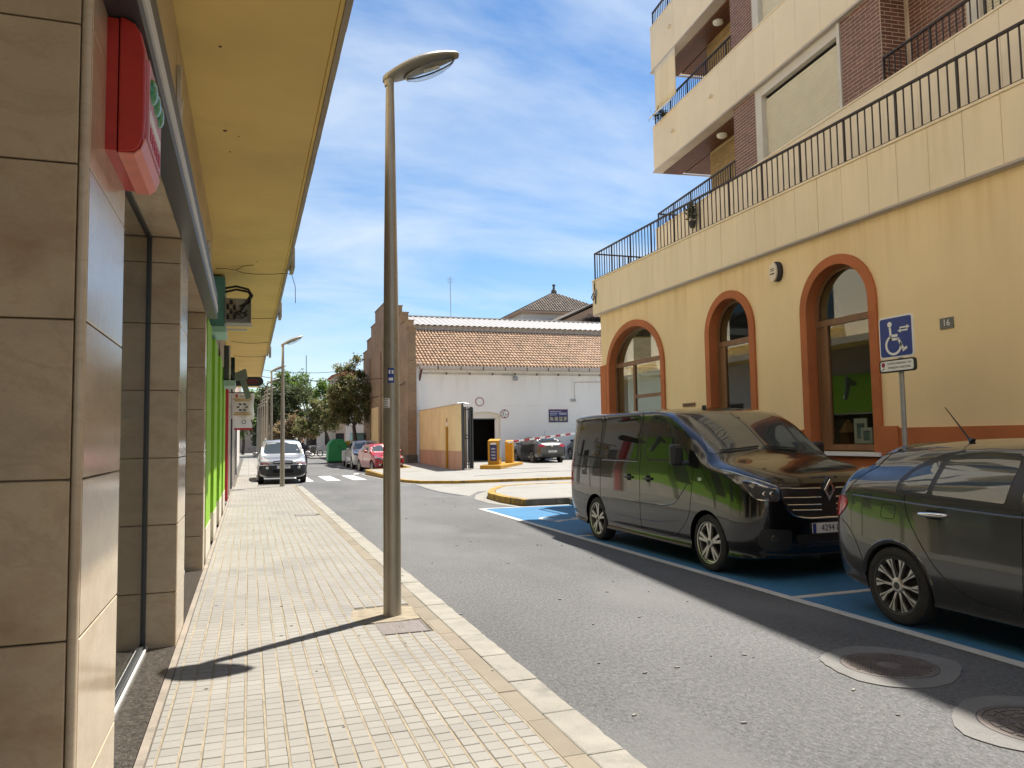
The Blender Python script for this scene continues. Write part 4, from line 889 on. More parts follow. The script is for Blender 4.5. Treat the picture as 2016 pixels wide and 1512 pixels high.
for li, (z0, z1) in enumerate(lev):
    ub_('brick_backing', MT['joint'], 4.08, 4.93, -0.3, -.052, z0, z1); brickwall(4.08, 4.93, -.052, z0, z1, 's', 1+li)
    ub_('brick_backing', MT['joint'], 7.66, 8.61, -0.80, -.052, z0, z1); brickwall(7.66, 8.61, -.052, z0, z1, 's', 0+li*2)
    brickwall(-.51, -.06, 8.612, z0, z1, 'd', 0+li*2)
    ub_('brick_backing', MT['joint'], 8.611, 9.75, -.80, -.56, z0, z1); brickwall(8.65, 9.74, -.558, z0, z1, 's', 0+li*2)
    for s0, s1, dd in ((4.94, 7.645, 0), (9.76, 12.6, -.5)):
        f = MB(); ubox(s0, s0+.22, dd-.3, dd-.055, z0, z1, f); ubox(s1-.075, s1, dd-.3, dd-.03, z0, z1, f); ubox(s0+.221, s1-.076, dd-.3, dd-.06, z1-.19, z1, f)
        fo = f.build('shutter_frame', MT['frame_pale'], ob)
        ub_('shutter_box_gap', MT['dark'], s0+.221, s1-.076, dd-.29, dd-.17, z1-.215, z1-.191)
        zt = z1-.216; zb_ = z0+.01; n = int((zt-zb_)/.045)
        L = s1-.076-s0-.221
        m = MB(); q = .043
        m.prism([(-.008, 0), (.010, .007), (.014, .03), (.006, .036), (-.012, q), (-.02, q), (-.02, 0)], -L/2, L/2, lambda a, b, c: (US*c+UN*a+Vector((0, 0, b)))); sm = m.mesh('slat', MT['shutter'])
        for k in range(n): link_mesh('slat', sm, ob, U((s0+.221+s1-.076)/2, dd-.17, zb_+k*.045))
        ub_('shutter_back', MT['dark'], s0+.221, s1-.076, dd-.28, dd-.2, zb_, zt)
    ub_('inner_wall', MT['panel2'], 12.61, SE, -.9, -.3, z0, z1)
    # left balcony
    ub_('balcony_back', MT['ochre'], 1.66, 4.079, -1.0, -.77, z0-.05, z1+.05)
    bw = MB()
    for k in range(22):
        a = 1.66-(k % 2)*.13
        while a < 4.07:
            b0, b1 = max(a, 1.66), min(a+.26, 4.078)
            if b1-b0 > .04: ubox(b0+.007, b1-.007, -.775, -.764, z0+k*.066+.006, z0+k*.066+.06, bw)
            a += .26
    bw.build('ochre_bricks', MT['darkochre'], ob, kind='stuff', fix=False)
    ub_('balcony_inner_wall', MT['panel2'], 1.66, 1.8, -5, -1.01, z0-.05, z1+.05)
    sb = MB()
    for k in range(7): ubox(.06, 4.07, -.245-.075*(k+1)+.018, -.245-.075*k, z1-.022, z1+.01, sb)
    for k in range(20): ubox(.21+k*.072, .21+k*.072+.054, -5, -.79, z1-.022, z1+.01, sb)
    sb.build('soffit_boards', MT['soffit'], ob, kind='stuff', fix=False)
    ub_('soffit_deck', MT['dark'], .2, 4.07, -5, -.24, z1+.012, z1+.04)
    p = U(2.82, -.46, z1-.022)
    MB().lathe([(.12, 0), (.12, -.03), (.11, -.06), (.065, -.085), (.001, -.09)], 20, p).build('ceiling_lamp', MT['white'], ob, smooth=True)
    pa = U(.06, -.06, 0); pb = U(4.06, -.06, 0); railing(pa[:2], pb[:2], z0-.003, z0+.41, .105, 9, ob, r=.01)
    if li == 0: pc = U(.06, -3.5, 0); railing(pa[:2], pc[:2], z0-.003, z0+.41, .105, 9, ob, r=.01)
    pa = U(8.63, -.06, 0); pb = U(13.0, -.06, 0); railing(pa[:2], pb[:2], z0-.003, z0+.41, .12, 8, ob, r=.01)
bricks.sort(key=lambda b: b[6])
bmc = {}
def brick_mesh(w, orient):
    k = (round(w, 3), orient)
    if k not in bmc:
        m = MB(); a = US if orient == 's' else UN; n = UN if orient == 's' else -US*-1
        m.obox((0, 0, 0), a*(w/2), n*.01, (0, 0, (BH-.015)/2)); bmc[k] = m.mesh('brick', MT['darkbrick'])
    return bmc[k]
restb = MB(); cnt = 0
for s0, s1, d, z0, z1, o_, pr in bricks:
    c = U((s0+s1)/2, d-.005, (z0+z1)/2) if o_ == 's' else U(d-.009, (s0+s1)/2, (z0+z1)/2)
    if cnt < 300: link_mesh('brick', brick_mesh(s1-s0, o_), ob, c)
    else: restb.obox(c, (US if o_ == 's' else UN)*((s1-s0)/2), (UN if o_ == 's' else US)*.01, (0, 0, (z1-z0)/2))
    cnt += 1
restb.build('brickwork', MT['darkbrick'], ob, kind='stuff', fix=False)
# drain spouts and little wall fittings
for li, (z0, z1) in enumerate(bands[1:3]):
    for s in (1.2, 3.2): ub_('drain_spout', MT['panel2'], s, s+.09, 0, .08, z0+.62, z0+.68)
# awning hanging over the second-floor balcony
aw = thing('awning', U(.9, 0, 10), 'cream fabric awning let down over the second-floor balcony', 'awning')
m = MB(); m.grid(lambda a, b: U(.28+1.25*a/10, .03+.004*math.sin(a*2), 11.33-1.15*b/6+.05*(b/6)*(-(a/10))), 11, 7); o = m.build('fabric', MT['panel'], aw, smooth='all'); o.modifiers.new('s', 'SOLIDIFY').thickness = .004
m = MB(); m.grid(lambda a, b: U(.28+1.25*a/10, .03+.16*b/3, 10.18-.05*a/10-.18*b/3), 11, 4); o = m.build('valance', MT['panel'], aw, smooth='all'); o.modifiers.new('s', 'SOLIDIFY').thickness = .004
MB().tube([U(.26, .2, 9.99), U(1.55, .2, 9.94)], .02, 8).build('front_bar', MT['white'], aw)
def leafmass(n, c, r, size, mat, seed):
    rg = random.Random(seed); m = MB()
    for k in range(n):
        p = Vector((rg.gauss(0, .45)*r[0], rg.gauss(0, .45)*r[1], rg.gauss(0, .45)*r[2]))+Vector(c)
        a = Vector((rg.uniform(-1, 1), rg.uniform(-1, 1), rg.uniform(-1, 1))).normalized(); b = a.orthogonal().normalized(); s = size*rg.uniform(.6, 1.3)
        m.quad(p-a*s, p+b*s*.5, p+a*s, p-b*s*.5)
    return m
pt = thing('potted_plant', U(.55, -.02, 9.95), 'potted plant spilling over the second-floor railing below the awning', 'plant', 'balcony plants')
leafmass(160, U(.55, .02, 9.98), (.18, .3, .2), .05, MT['leaf_dark'], 5).build('foliage', MT['leaf_dark'], pt, fix=False); MB().lathe([(.08, 0), (.11, .15), (.1, .15)], 12, U(.55, -.15, 9.87)).build('pot', MT['far_roof'], pt)
pt = thing('potted_plant', U(2.0, .3, 6.6), 'dark round plant hanging on the first-floor parapet behind the terrace rail', 'plant', 'balcony plants')
leafmass(260, U(2.3, .12, 6.85), (.1, .14, .24), .05, MT['leaf_dark'], 6).build('foliage', MT['leaf_dark'], pt, fix=False); MB().lathe([(.06, 0), (.09, .15), (.08, .15)], 12, U(2.3, .1, 6.5)).build('pot', MT['black'], pt)
# wall fittings
ov = thing('alarm_box', (8.45, 10.75, 4.36), 'pale oval alarm box high between the second and third arch', 'alarm box')
def ell(cy, cz, a, b, n=28): return [(cy+a*math.cos(2*math.pi*k/n), cz+b*math.sin(2*math.pi*k/n)) for k in range(n)]
MB().prism(ell(10.72, 4.36, .118, .172), 8.44, 8.4995, FYZ).build('back_box', MT['black'], ov); MB().prism(ell(10.76, 4.36, .1, .16), 8.40, 8.438, FYZ).build('cover', MT['panel2'], ov, bevel=.008)
for k, (z, w) in enumerate(((4.41, .05), (4.38, .04), (4.33, .055))): bx('print_line', MT['ink'], ov, 8.396, 8.3995, 10.76-w, 10.76+w, z-.006-(k == 2)*.008, z+.006)
hn = thing('house_number', (8.48, 7.46, 3.05), 'small grey house number plate on the cream wall', 'number plate')
bx('plate', M('plate_grey', (0.14, 0.14, 0.12), .5), hn, 8.485, 8.4995, 7.37, 7.57, 2.935, 3.075); text('16', .115, (8.483, 7.47, 3.005), (R(90), 0, R(-90)), MT['white'], hn)
vt = thing('wall_vent', (8.48, 13.65, 2.25), 'small brown letter slot low on the wall above the van roof', 'letter box')
bx('plate', MT['wood'], vt, 8.47, 8.4995, 13.42, 13.86, 2.2, 2.27); bx('slot', MT['dark'], vt, 8.466, 8.4695, 13.47, 13.81, 2.225, 2.245)
wj = thing('wire_loop', (8.4, 17.6, 5.2), 'black wire looping down at the far corner of the terrace', 'wire')
MB().tube([(8.42, 17.8, 5.66), (8.38, 17.78, 5.45), (8.37, 17.7, 5.25), (8.37, 17.85, 5.12), (8.37, 17.95, 5.2), (8.38, 17.85, 5.3), (8.38, 17.72, 5.2), (8.38, 17.72, 5.0)], .014, 6).build('strand', MT['cable'], wj, smooth=True); bx('box', MT['greymetal'], wj, 8.37, 8.3995, 17.66, 17.78, 5.2, 5.36)
# things in the shop window
for y, z, w, h, l in ((9.36, 1.45, .13, .19, 'taller white picture frame standing in the third arched window'), (9.2, 1.45, .11, .12, 'smaller white picture frame leaning by the taller one in the window')):
    pf = thing('picture_frame', (8.95, y, z), l, 'picture frame', 'frames in the window'); xx = 8.80-(.04 if w < .12 else 0)
    MB().ring([(y-w, z), (y+w, z), (y+w, z+2*h), (y-w, z+2*h)], [(y-w*.62, z+h*.38), (y+w*.62, z+h*.38), (y+w*.62, z+2*h-h*.38), (y-w*.62, z+2*h-h*.38)], xx, xx+.02, FYZ, True).build('frame', MT['white'], pf)
    bx('picture', M('picture', (0.22, 0.30, 0.32), .5, var=.5, vs=6), pf, xx+.008, xx+.014, y-w*.63, y+w*.63, z+h*.37, z+2*h-h*.37)
for y, l in ((9.72, 'little thatched toy hut at the left in the arched window'), (8.88, 'little thatched toy hut at the right in the arched window')):
    hu = thing('toy_hut', (8.98, y, 1.45), l, 'toy hut', 'huts in the window'); m = MB(); m.lathe([(.17, 0), (.02, .2), (.001, .21)], 10, (8.90, y, 1.62)); m.build('roof', MT['straw'], hu); bx('walls', MT['wood'], hu, 8.82, 8.98, y-.09, y+.09, 1.45, 1.65)
bx('display_shelf', MT['wood'], ob, 8.71, 9.4, 8.75, 10.05, 1.40, 1.448)
gc = thing('green_cloth', (9.5, 9.4, 1.5), 'green painted cloth hanging inside the third arched window', 'cloth')
m = MB(); m.grid(lambda a, b: (9.5+.03*math.sin(a*1.1), 9.05+.6*a/9, 2.55-1.1*b/5), 10, 6); m.build('cloth', MT['greencloth'], gc, smooth='all').modifiers.new('s', 'SOLIDIFY').thickness = .006

# disabled parking sign
sg = thing('parking_sign', (7.55, 7.3, 0.14), 'blue wheelchair parking sign on a grey pole beside the grey hatchback', 'road sign')
MB().tube([(7.53, 7.3, .14), (7.53, 7.3, 3.0)], .03, 14).build('pole', MT['greymetal'], sg, smooth=True)
sy0, sy1, sz0, sz1 = 7.045, 7.565, 2.52, 3.035
pl = MB().prism(rr(sy0, sy1, sz0, sz1, .045), 7.475, 7.49, FYZ).build('plate', MT['white'], sg)
pb_ = MB().prism(rr(sy0+.02, sy1-.02, sz0+.02, sz1-.02, .03), 7.471, 7.4748, FYZ).build('blue_field', MT['signblue'], pl)
MB().box(7.491, 7.5, 7.2, 7.4, 2.7, 2.74).build('clamp', MT['greymetal'], sg)
sx_ = MB(); Tn = lambda a, b: (sy1-a*.52, sz0+b*.515)     # a to the right as seen from the road, b up
def poly(pts): sx_.prism([Tn(*p) for p in pts], 7.4675, 7.4708, FYZ)
poly([(.34+.065*math.cos(R(a)), .81+.065*math.sin(R(a))) for a in range(0, 360, 24)])
poly([(.315, .74), (.375, .74), (.40, .42), (.335, .42)]); poly([(.37, .56), (.56, .56), (.56, .50), (.37, .50)]); poly([(.335, .475), (.60, .475), (.60, .415), (.335, .415)])
poly([(.54, .45), (.61, .45), (.75, .18), (.68, .18)]); poly([(.68, .185), (.80, .25), (.83, .20), (.70, .13)])
ar = [R(a) for a in range(110, 375, 12)]
sx_.ring([Tn(.43+.245*math.cos(t), .31+.245*math.sin(t)) for t in ar], [Tn(.43+.19*math.cos(t), .31+.19*math.sin(t)) for t in ar], 7.4675, 7.4708, FYZ)
for b, q in ((.70, 1), (.63, -1)):
    x0, x1 = (.63, .86); h = .018
    poly([(x0, b-h), (x1, b-h), (x1, b+h), (x0, b+h)]); e = x1 if q > 0 else x0
    poly([(e+.06*q-.0, b), (e-.03*q, b+.05), (e-.03*q, b-.05)])
sx_.build('wheelchair_symbol', MT['white'], pl)
p2 = MB().prism(rr(7.03, 7.58, 2.345, 2.505, .04), 7.468, 7.495, FYZ).build('lower_plate', MT['black'], sg)
MB().prism(rr(7.055, 7.555, 2.365, 2.487, .025), 7.464, 7.4677, FYZ).build('white_field', MT['white'], p2)
text('EXCEPTO PERSONAS CON', .038, (7.4635, 7.265, 2.452), (R(90), 0, R(-90)), MT['ink'], p2, sx=.80); text('DIVERSIDAD FUNCIONAL', .038, (7.4635, 7.265, 2.402), (R(90), 0, R(-90)), MT['ink'], p2, sx=.80)
MB().prism([(7.51+.028*math.cos(R(a)), 2.445+.03*math.sin(R(a))) for a in range(0, 360, 20)], 7.4615, 7.4638, FYZ).build('no_parking_mark', MT['wine'], p2)
MB().prism([(7.535, 2.375), (7.49, 2.395), (7.49, 2.405), (7.535, 2.385)], 7.4615, 7.4638, FYZ).build('tow_mark', MT['ink'], p2)
# ------------------------------------------------------------------ warehouse with stepped brick gable
wh = thing('warehouse', (14, 45, 0), 'white warehouse with tiled roof and stepped brown brick gable', 'building')
YW = 43.3
dA = [(12.15, .2)]+[(12.15, 2.9)]+[(13.125+.975*math.cos(math.pi*(1-k/14)), 2.92+.25*math.sin(math.pi*(1-k/14))) for k in range(15)]+[(14.1, 2.9), (14.1, .2)]
mb = MB(); mb.prism([(8.95, 0), (12.15, 0), (12.15, 5.95), (8.95, 5.95)], YW, YW+.4, FXZ); mb.prism([(14.1, 0), (40, 0), (40, 5.95), (14.1, 5.95)], YW, YW+.4, FXZ)
mb.prism([(12.15, 5.95)]+dA[1:-1]+[(14.1, 5.95)], YW+.0005, YW+.3995, FXZ); mb.build('front_wall', MT['white_wall'], wh)
bx('doorway_back', MT['white_wall'], wh, 13.86, 14.1, YW+.3, YW+.39, .2, 3.2); bx('doorway_head', MT['white_wall'], wh, 12.1, 13.86, YW+.3, YW+.39, 2.78, 3.2)
bx('dark_hall', MT['dark'], wh, 11.5, 14.5, YW+3.2, YW+3.3, 0, 4); bx('dark_hall', MT['dark'], wh, 11.5, 11.6, YW+.41, YW+3.2, 0, 4); bx('dark_hall', MT['dark'], wh, 14.4, 14.5, YW+.41, YW+3.2, 0, 4); bx('dark_hall', MT['dark'], wh, 11.5, 14.5, YW+.41, YW+3.2, 3.9, 4); bx('dark_hall', MT['dark'], wh, 11.6, 14.4, YW+.41, YW+3.2, .24, .29)
bx('roller_door_rail', MT['gate'], wh, 12.17, 13.86, YW+.22, YW+.28, 2.72, 2.78)
bx('wall_ledge', MT['white_wall'], wh, 14.3, 40, YW-.025, YW-.001, 3.52, 3.56)
# gable parapet of brick, stepped
steps = [(42.75, 6.05), (42.75, 7.9), (43.3, 7.9), (43.3, 8.42), (44.85, 8.42), (44.85, 9.12), (46.75, 9.12), (46.75, 9.85), (48.75, 9.85), (48.75, 10.68), (54.6, 10.68), (54.6, 9.86), (56.55, 9.86), (56.55, 9.1), (58.6, 9.1), (58.6, 8.38), (60.6, 8.38), (60.6, 0), (43.31, 0), (43.31, 6.05)]
MB().prism(steps, 8.5, 8.95, FYZ).build('gable_wall', MT['gable'], wh)
cp = MB()
for (ya, za), (yb, zb) in zip(steps[1:16], steps[2:17]):
    if abs(za-zb) < .01: cp.box(8.46, 8.99, ya-.03, yb+.03, za+.001, za+.06)
cp.build('gable_coping', MT['gable'], wh)
bx('corner_pier', MT['gable'], wh, 8.46, 8.96, 42.7, 43.299, 0.05, 6.04)
bx('pier_base', MT['kerb_dark'], wh, 8.4, 9.0, 42.65, 43.3, .02, .75)
for y in (47.3, 52, 56.7): bx('gable_pilaster', MT['gable'], wh, 8.42, 8.499, y, y+.5, 0, 7.6)
bx('gable_panel', MT['yellow_wall'], wh, 8.47, 8.499, 53.2, 56.3, .2, 3.9)
bx('drain_pipe', MT['rust'], wh, 8.38, 8.46, 49.1, 49.2, .1, 5.5)
MB().tube([(8.47, 43.4, 4.9), (8.47, 50, 4.6), (8.47, 59, 4.7)], .02, 5).build('wall_cable', MT['cable'], wh)
# white end post, gutter, eaves
bx('end_post', MT['white_wall'], wh, 8.97, 9.32, 42.95, 43.299, 3.0, 6.02)
MB().prism([(42.72, 5.62), (42.86, 5.56), (43.05, 5.62), (43.05, 5.80), (42.70, 5.80)], 9.2, 40, FYZ).build('gutter', MT['gutter'], wh)
MB().prism([(43.05, 5.50), (43.29, 5.46), (43.29, 5.62), (43.05, 5.62)], 9.33, 40, FYZ).build('eaves_cove', MT['white_wall'], wh)
for k in range(17): bx('gutter_bracket', MT['gate'], wh, 10.2+k*1.35, 10.25+k*1.35, 42.69, 42.72, 5.56, 5.76)
MB().tube([(9.28, 42.8, 5.55), (9.24, 42.9, 5.3), (9.2, 43.0, 4.95)], .065, 8).build('spout', MT['rust'], wh)
MB().tube([(9.4, 43.24, 5.38), (40, 43.24, 5.38)], .025, 6).build('wall_conduit', MT['gutter'], wh)
for k in range(14): bx('conduit_clip', MT['gate'], wh, 10.8+k*1.4, 10.88+k*1.4, 43.2, 43.29, 5.34, 5.44)
MB().tube([(18.9, 43.25, 3.9), (18.9, 43.25, 4.95), (21, 43.25, 5.0)], .02, 6).build('wall_conduit', MT['gutter'], wh); bx('junction_box', MT['greymetal'], wh, 18.65, 18.95, 43.2, 43.29, 3.78, 3.92)
fl = thing('wall_lamp', (14.8, 43.1, 5.2), 'small floodlight on a bracket below the warehouse gutter', 'lamp')
MB().tube([(14.2, 43.2, 5.35), (14.7, 42.95, 5.32), (15.0, 42.9, 5.22)], .025, 6).build('arm', MT['greymetal'], fl); MB().lathe([(.02, -.16), (.12, -.14), (.13, .1), (.1, .13)], 12, (14.95, 42.9, 5.12), ax='x').build('head', MT['greymetal'], fl, smooth=True)
# roofs
E0, E1 = Vector((0, 42.85, 5.84)), Vector((0, 48.6, 8.66)); sl_ = (E1-E0); SL = sl_.length; sd_ = sl_.normalized(); nn_ = Vector((0, -sd_.z, sd_.y))
MB().quad((8.96, E0.y, E0.z-.075), (40, E0.y, E0.z-.075), (40, E1.y, E1.z-.075), (8.96, E1.y, E1.z-.075)).build('roof_deck', MT['rooftile'], wh)
rt_ = MB(); NR = 14; TL = SL/NR; pw = .21
for c in range(int((34-9.0)/pw)):
    for r_ in range(NR):
        x = 9.08+c*pw+rng.uniform(-.008, .008); a = E0+sd_*(r_*TL-.03); b = E0+sd_*((r_+1)*TL+.05); w0, w1 = .084, .066; h0 = .035+rng.uniform(-.006, .012)
        i = rt_.vert(*[(x+w0*math.cos(t), *(a+nn_*(h0+w0*.85*math.sin(t)))[1:]) for t in (math.pi, 2.36, 1.57, .79, 0)]); j = rt_.vert(*[(x+w1*math.cos(t), *(b+nn_*(.0+w1*.75*math.sin(t)))[1:]) for t in (math.pi, 2.36, 1.57, .79, 0)])
        for k in range(4): rt_.face(i+k, i+k+1, j+k+1, j+k)
        rt_.face(i+4, i+3, i+2, i+1, i)
rt_.build('roof_tiles', MT['rooftile'], wh, kind='stuff', fix=False, smooth=50)
bx('clerestory', MT['far_white'], wh, 9.0, 40, 48.62, 48.75, 8.4, 9.0)
cl = MB()
for k in range(80): cl.box(9.05+k*.38, 9.25+k*.38, 48.58, 48.619, 8.68, 8.98)
cl.build('clerestory_ribs', MT['gutter'], wh, kind='stuff', fix=False)
def wav(a, b): x = 9.0+a*.095; return (x, 48.3+b*3.5, 8.99+b*1.06+.036*math.sin(a*math.pi/2))
MB().grid(lambda a, b: wav(a, b), 264, 2).build('metal_roof', MT['metal_roof'], wh, smooth='all', fix=False)
MB().grid(lambda a, b: (9.0+a*25, 51.8+b*3.5, 10.05-b*1.06), 2, 2).build('metal_roof_back', MT['metal_roof'], wh, fix=False)
bx('ridge_cap', MT['far_white'], wh, 9.0, 34, 51.7, 51.95, 10.06, 10.12)
an = thing('aerial', (13.4, 52, 10), 'tall thin television aerial on the warehouse ridge', 'aerial', 'aerials')
MB().tube([(13.4, 52, 10), (13.36, 52, 13.0)], .022, 5).build('mast', MT['greymetal'], an); m = MB()
for k in range(4): m.tube([(13.15, 52, 12.9-.1*k), (13.6, 52, 12.9-.1*k)], .01, 4)
m.build('elements', MT['greymetal'], an)
# signs on the white wall
def disc(name, cx, cz, r, label):
    t = thing(name, (cx, YW, cz), label, 'road sign', 'round signs on the warehouse wall')
    MB().lathe([(r, 43.25), (r, 43.265), (.0005, 43.265)], 32, (cx, 0, cz), ax='y').build('plate', MT['white'], t)
    MB().lathe([(r, 43.246), (r*.86, 43.246), (r*.86, 43.2495), (r, 43.2495)], 32, (cx, 0, cz), ax='y').build('red_ring', MT['wine'], t); return t
disc('round_sign', 12.83, 3.76, .26, 'empty white round sign with a wine red ring over the warehouse doorway')
t = disc('round_sign', 14.36, 3.04, .26, 'round height limit sign with black figures right of the doorway')
text('2', .28, (14.27, 43.245, 3.04), (R(90), 0, 0), MT['ink'], t); text('.5m', .13, (14.45, 43.245, 3.0), (R(90), 0, 0), MT['ink'], t)
MB().prism([(14.30, 3.25), (14.42, 3.25), (14.36, 3.18)], 43.2455, 43.2475, FXZ).build('arrow', MT['ink'], t); MB().prism([(14.30, 2.83), (14.42, 2.83), (14.36, 2.90)], 43.2455, 43.2475, FXZ).build('arrow', MT['ink'], t)
ps_ = thing('poster_board', (17.8, YW, 2.9), 'dark blue poster board with small pictures on the white wall', 'poster')
bx('board', MT['posterblue'], ps_, 17.18, 18.42, 43.26, 43.29, 2.52, 3.3)
bx('heading', MT['wine'], ps_, 17.2, 18.4, 43.255, 43.259, 3.25, 3.29)
pal = M('poster_pale', (0.36, 0.36, 0.46), .6, var=.3, vs=6)
for k, (x0, x1, z0, z1) in enumerate(((17.25, 18.0, 3.13, 3.19), (17.25, 17.75, 3.03, 3.08), (17.25, 17.7, 2.94, 2.98), (17.85, 18.35, 2.96, 3.1))): bx('print_line', pal, ps_, x0, x1, 43.255, 43.259, z0, z1)
yp = M('poster_photo', (0.34, 0.30, 0.2), .6, var=.6, vs=9)
for k in range(4): bx('picture', yp, ps_, 17.24+k*.3, 17.46+k*.3, 43.255, 43.259, 2.6, 2.85)

# compound wall, post and gate
cw = thing('compound_wall', (9.2, 39, 0), 'yellow wall with a faded pink base beside the yard gate', 'wall')
bx('wall', MT['yellow_wall'], cw, 9.1, 9.36, 34.6, 42.69, 1.05, 3.2); bx('base', MT['pink_base'], cw, 9.095, 9.365, 34.595, 42.69, 0.05, 1.049); bx('coping', MT['gutter'], cw, 9.07, 9.39, 34.57, 42.69, 3.202, 3.24)
yp_ = thing('yellow_post', (9.04, 36.2, .15), 'slim yellow post against the compound wall', 'post')
bx('post', MT['machine'], yp_, 9.0, 9.09, 36.1, 36.24, .13, 2.2); bx('foot', MT['machine'], yp_, 8.98, 9.092, 36.07, 36.27, .12, .2)
hs = thing('wall_notice', (9.08, 36.3, 2.5), 'tiny red and white notice above the yellow post', 'sign')
bx('red_plate', MT['wine'], hs, 9.085, 9.099, 36.22, 36.36, 2.42, 2.62); bx('white_plate', MT['white'], hs, 9.085, 9.099, 36.22, 36.36, 2.26, 2.4)
gt = thing('folding_gate', (9.6, 34.9, .15), 'dark grey folded metal gate standing open at the wall end', 'gate')
for k in range(11):
    x = 9.40+k*.05; y = 34.62+(.22 if k % 2 else 0)
    bx('gate_leaf', MT['gate'], gt, x-.018, x+.018, y, y+.36, .22, 3.1) if k in (0, 5, 10) else MB().tube([(x, y, .22), (x, y, 3.1)], .02, 6).build('gate_bar', MT['gate'], gt)
bx('gate_leaf', MT['gate'], gt, 9.78, 9.98, 34.75, 34.8, .22, 3.05)
for z in (.4, 1.6, 1.75, 2.95): bx('gate_rail', MT['gate'], gt, 9.39, 9.92, 34.7, 34.74, z, z+.05)
bx('gate_post', MT['gate'], gt, 9.37, 9.47, 34.6, 34.72, .1, 3.25); MB().tube([(9.2, 34.7, 3.26), (9.5, 34.68, 3.28), (9.75, 34.66, 3.22)], .03, 6).build('gate_arm', MT['greymetal'], gt)
# parking barrier
il = thing('barrier_island', (12, 36.8, .2), 'low yellow painted kerb island carrying the parking machines', 'kerb island')
dI = Vector((0.55, 0.83, 0)).normalized(); nI = Vector((dI.y, -dI.x, 0)); cI = Vector((11.9, 36.3, 0))
zi = zf(11.9, 36.3)
m = MB(); m.obox((cI.x, cI.y, zi+.04), dI*2.2, nI*.5, (0, 0, .12)); m.build('kerb', MT['machine'], il, bevel=.03)
def machine(c, w, d, h, label, name, z):
    t = thing(name, (c[0], c[1], z), label, 'parking machine'); c = Vector((c[0], c[1], z))
    m = MB(); m.prism([(-d, 0), (d, 0), (d, h), (-d, h*.93)], -w, w, lambda a, b, q: c+dI*a+nI*q+Vector((0, 0, b))); m.build('housing', MT['machine'], t, bevel=.015); return t, c
t, c = machine((11.15, 35.2), .28, .2, 1.22, 'yellow ticket machine with a dark panel nearest the gate', 'ticket_machine', zi+.16)
m = MB(); m.obox(c-dI*.203+Vector((0, 0, .56)), dI*.004, nI*.17, (0, 0, .38)); m.build('front_panel', MT['posterblue'], t)
for k in range(4): m = MB(); m.obox(c-dI*.209+Vector((0, 0, .3+k*.15)), dI*.003, nI*.1, (0, 0, .035)); m.build('print_line', pal, t)
m = MB(); m.obox(c-dI*.209+Vector((0, 0, .99)), dI*.003, nI*.14, (0, 0, .04)); m.build('print_line', MT['white'], t)
m = MB(); m.obox(c+nI*.285+Vector((0, 0, .75)), dI*.14, nI*.012, (0, 0, .42)); m.build('side_panel', MT['greymetal'], t)
t, c = machine((12.55, 37.1), .19, .19, 1.15, 'narrow yellow barrier cabinet behind the ticket machine', 'barrier_cabinet', zi+.16)
m = MB(); m.obox(c-dI*.194+Vector((.02, 0, .95)), dI*.004, nI*.02, (0, 0, .02)); m.build('lock', MT['black'], t)
ba = thing('striped_barrier', (12.7, 37, 1.4), 'red and white striped barrier arm lifted slightly over the parked cars', 'barrier arm')
pA, pB = Vector((12.35, 36.75, 1.40)), Vector((16.7, 37.6, 1.83)); n = 14
for k in range(n):
    a = pA.lerp(pB, k/n); b = pA.lerp(pB, (k+1)/n); d = (b-a); m = MB(); m.obox((a+b)/2, d*.5, Vector((-d.y, d.x, 0)).normalized()*.018, (0, 0, .045)); m.build('stripe', MT['red'] if k % 2 else MT['white'], ba)

# ------------------------------------------------------------------ buildings behind
ch = thing('tiled_tower', (34.7, 85, 0), 'pale tower block with a hipped old tile roof and stone finial', 'building')
bx('wall', MT['far_white'], ch, 29.0, 40.4, 80.4, 89.6, 0, 15.75)
m = MB(); c0 = (34.7, 85, 19.0)
cn = [(28.5, 80, 15.8), (40.9, 80, 15.8), (40.9, 90, 15.8), (28.5, 90, 15.8)]
i = m.vert(*cn, c0)
for k in range(4): m.face(i+k, i+(k+1) % 4, i+4)
m.face(i+3, i+2, i+1, i); m.build('roof', MT['oldtile'], ch)
m = MB()
def roofrows(m, A, B, Cc, pw=.32):
    A, B, Cc = Vector(A), Vector(B), Vector(Cc); L = (B-A).length; n = int(L/pw)
    for k in range(n):
        t = (k+.5)/n; p = A.lerp(B, t); mid = (A+B)/2; f = 1-abs(2*t-1); q = p+(Cc-mid)*f*.985
        if (q-p).length > .3:
            nseg = max(1, int((q-p).length/.6))
            for s in range(nseg): m.tube([p.lerp(q, s/nseg), p.lerp(q, (s+1)/nseg)], [.13, .10], 5, cap=False)
roofrows(m, cn[0], cn[1], c0); roofrows(m, cn[3], cn[0], c0); m.build('roof_tiles', MT['oldtile'], ch, kind='stuff', fix=False)
m = MB(); m.box(28.45, 40.95, 79.95, 80.3, 15.55, 15.8); m.box(28.45, 28.8, 80.3, 90, 15.55, 15.8); m.build('eaves', MT['brown_wall'], ch)
MB().lathe([(.32, 0), (.35, .15), (.3, .35), (.14, .5), (.12, .8), (.2, .95), (.2, 1.05), (.05, 1.1)], 12, (34.7, 85, 18.9)).build('finial', MT['kerb_dark'], ch, smooth=True)
lr = thing('low_roof', (25, 87, 0), 'dark old tile ridge beyond the warehouse roof', 'building'); bx('wall', MT['far_white'], lr, 21, 28.4, 86, 90, 0, 14.9); m = MB()
for k in range(22): m.tube([(21.2+k*.33, 85.8, 14.9), (21.2+k*.33, 88, 15.75)], .14, 5)
m.build('roof_tiles', MT['oldtile'], lr, kind='stuff', fix=False)
br = thing('brown_house', (32, 71, 0), 'brown gabled house wall with dry creeper left of the cream building', 'building')
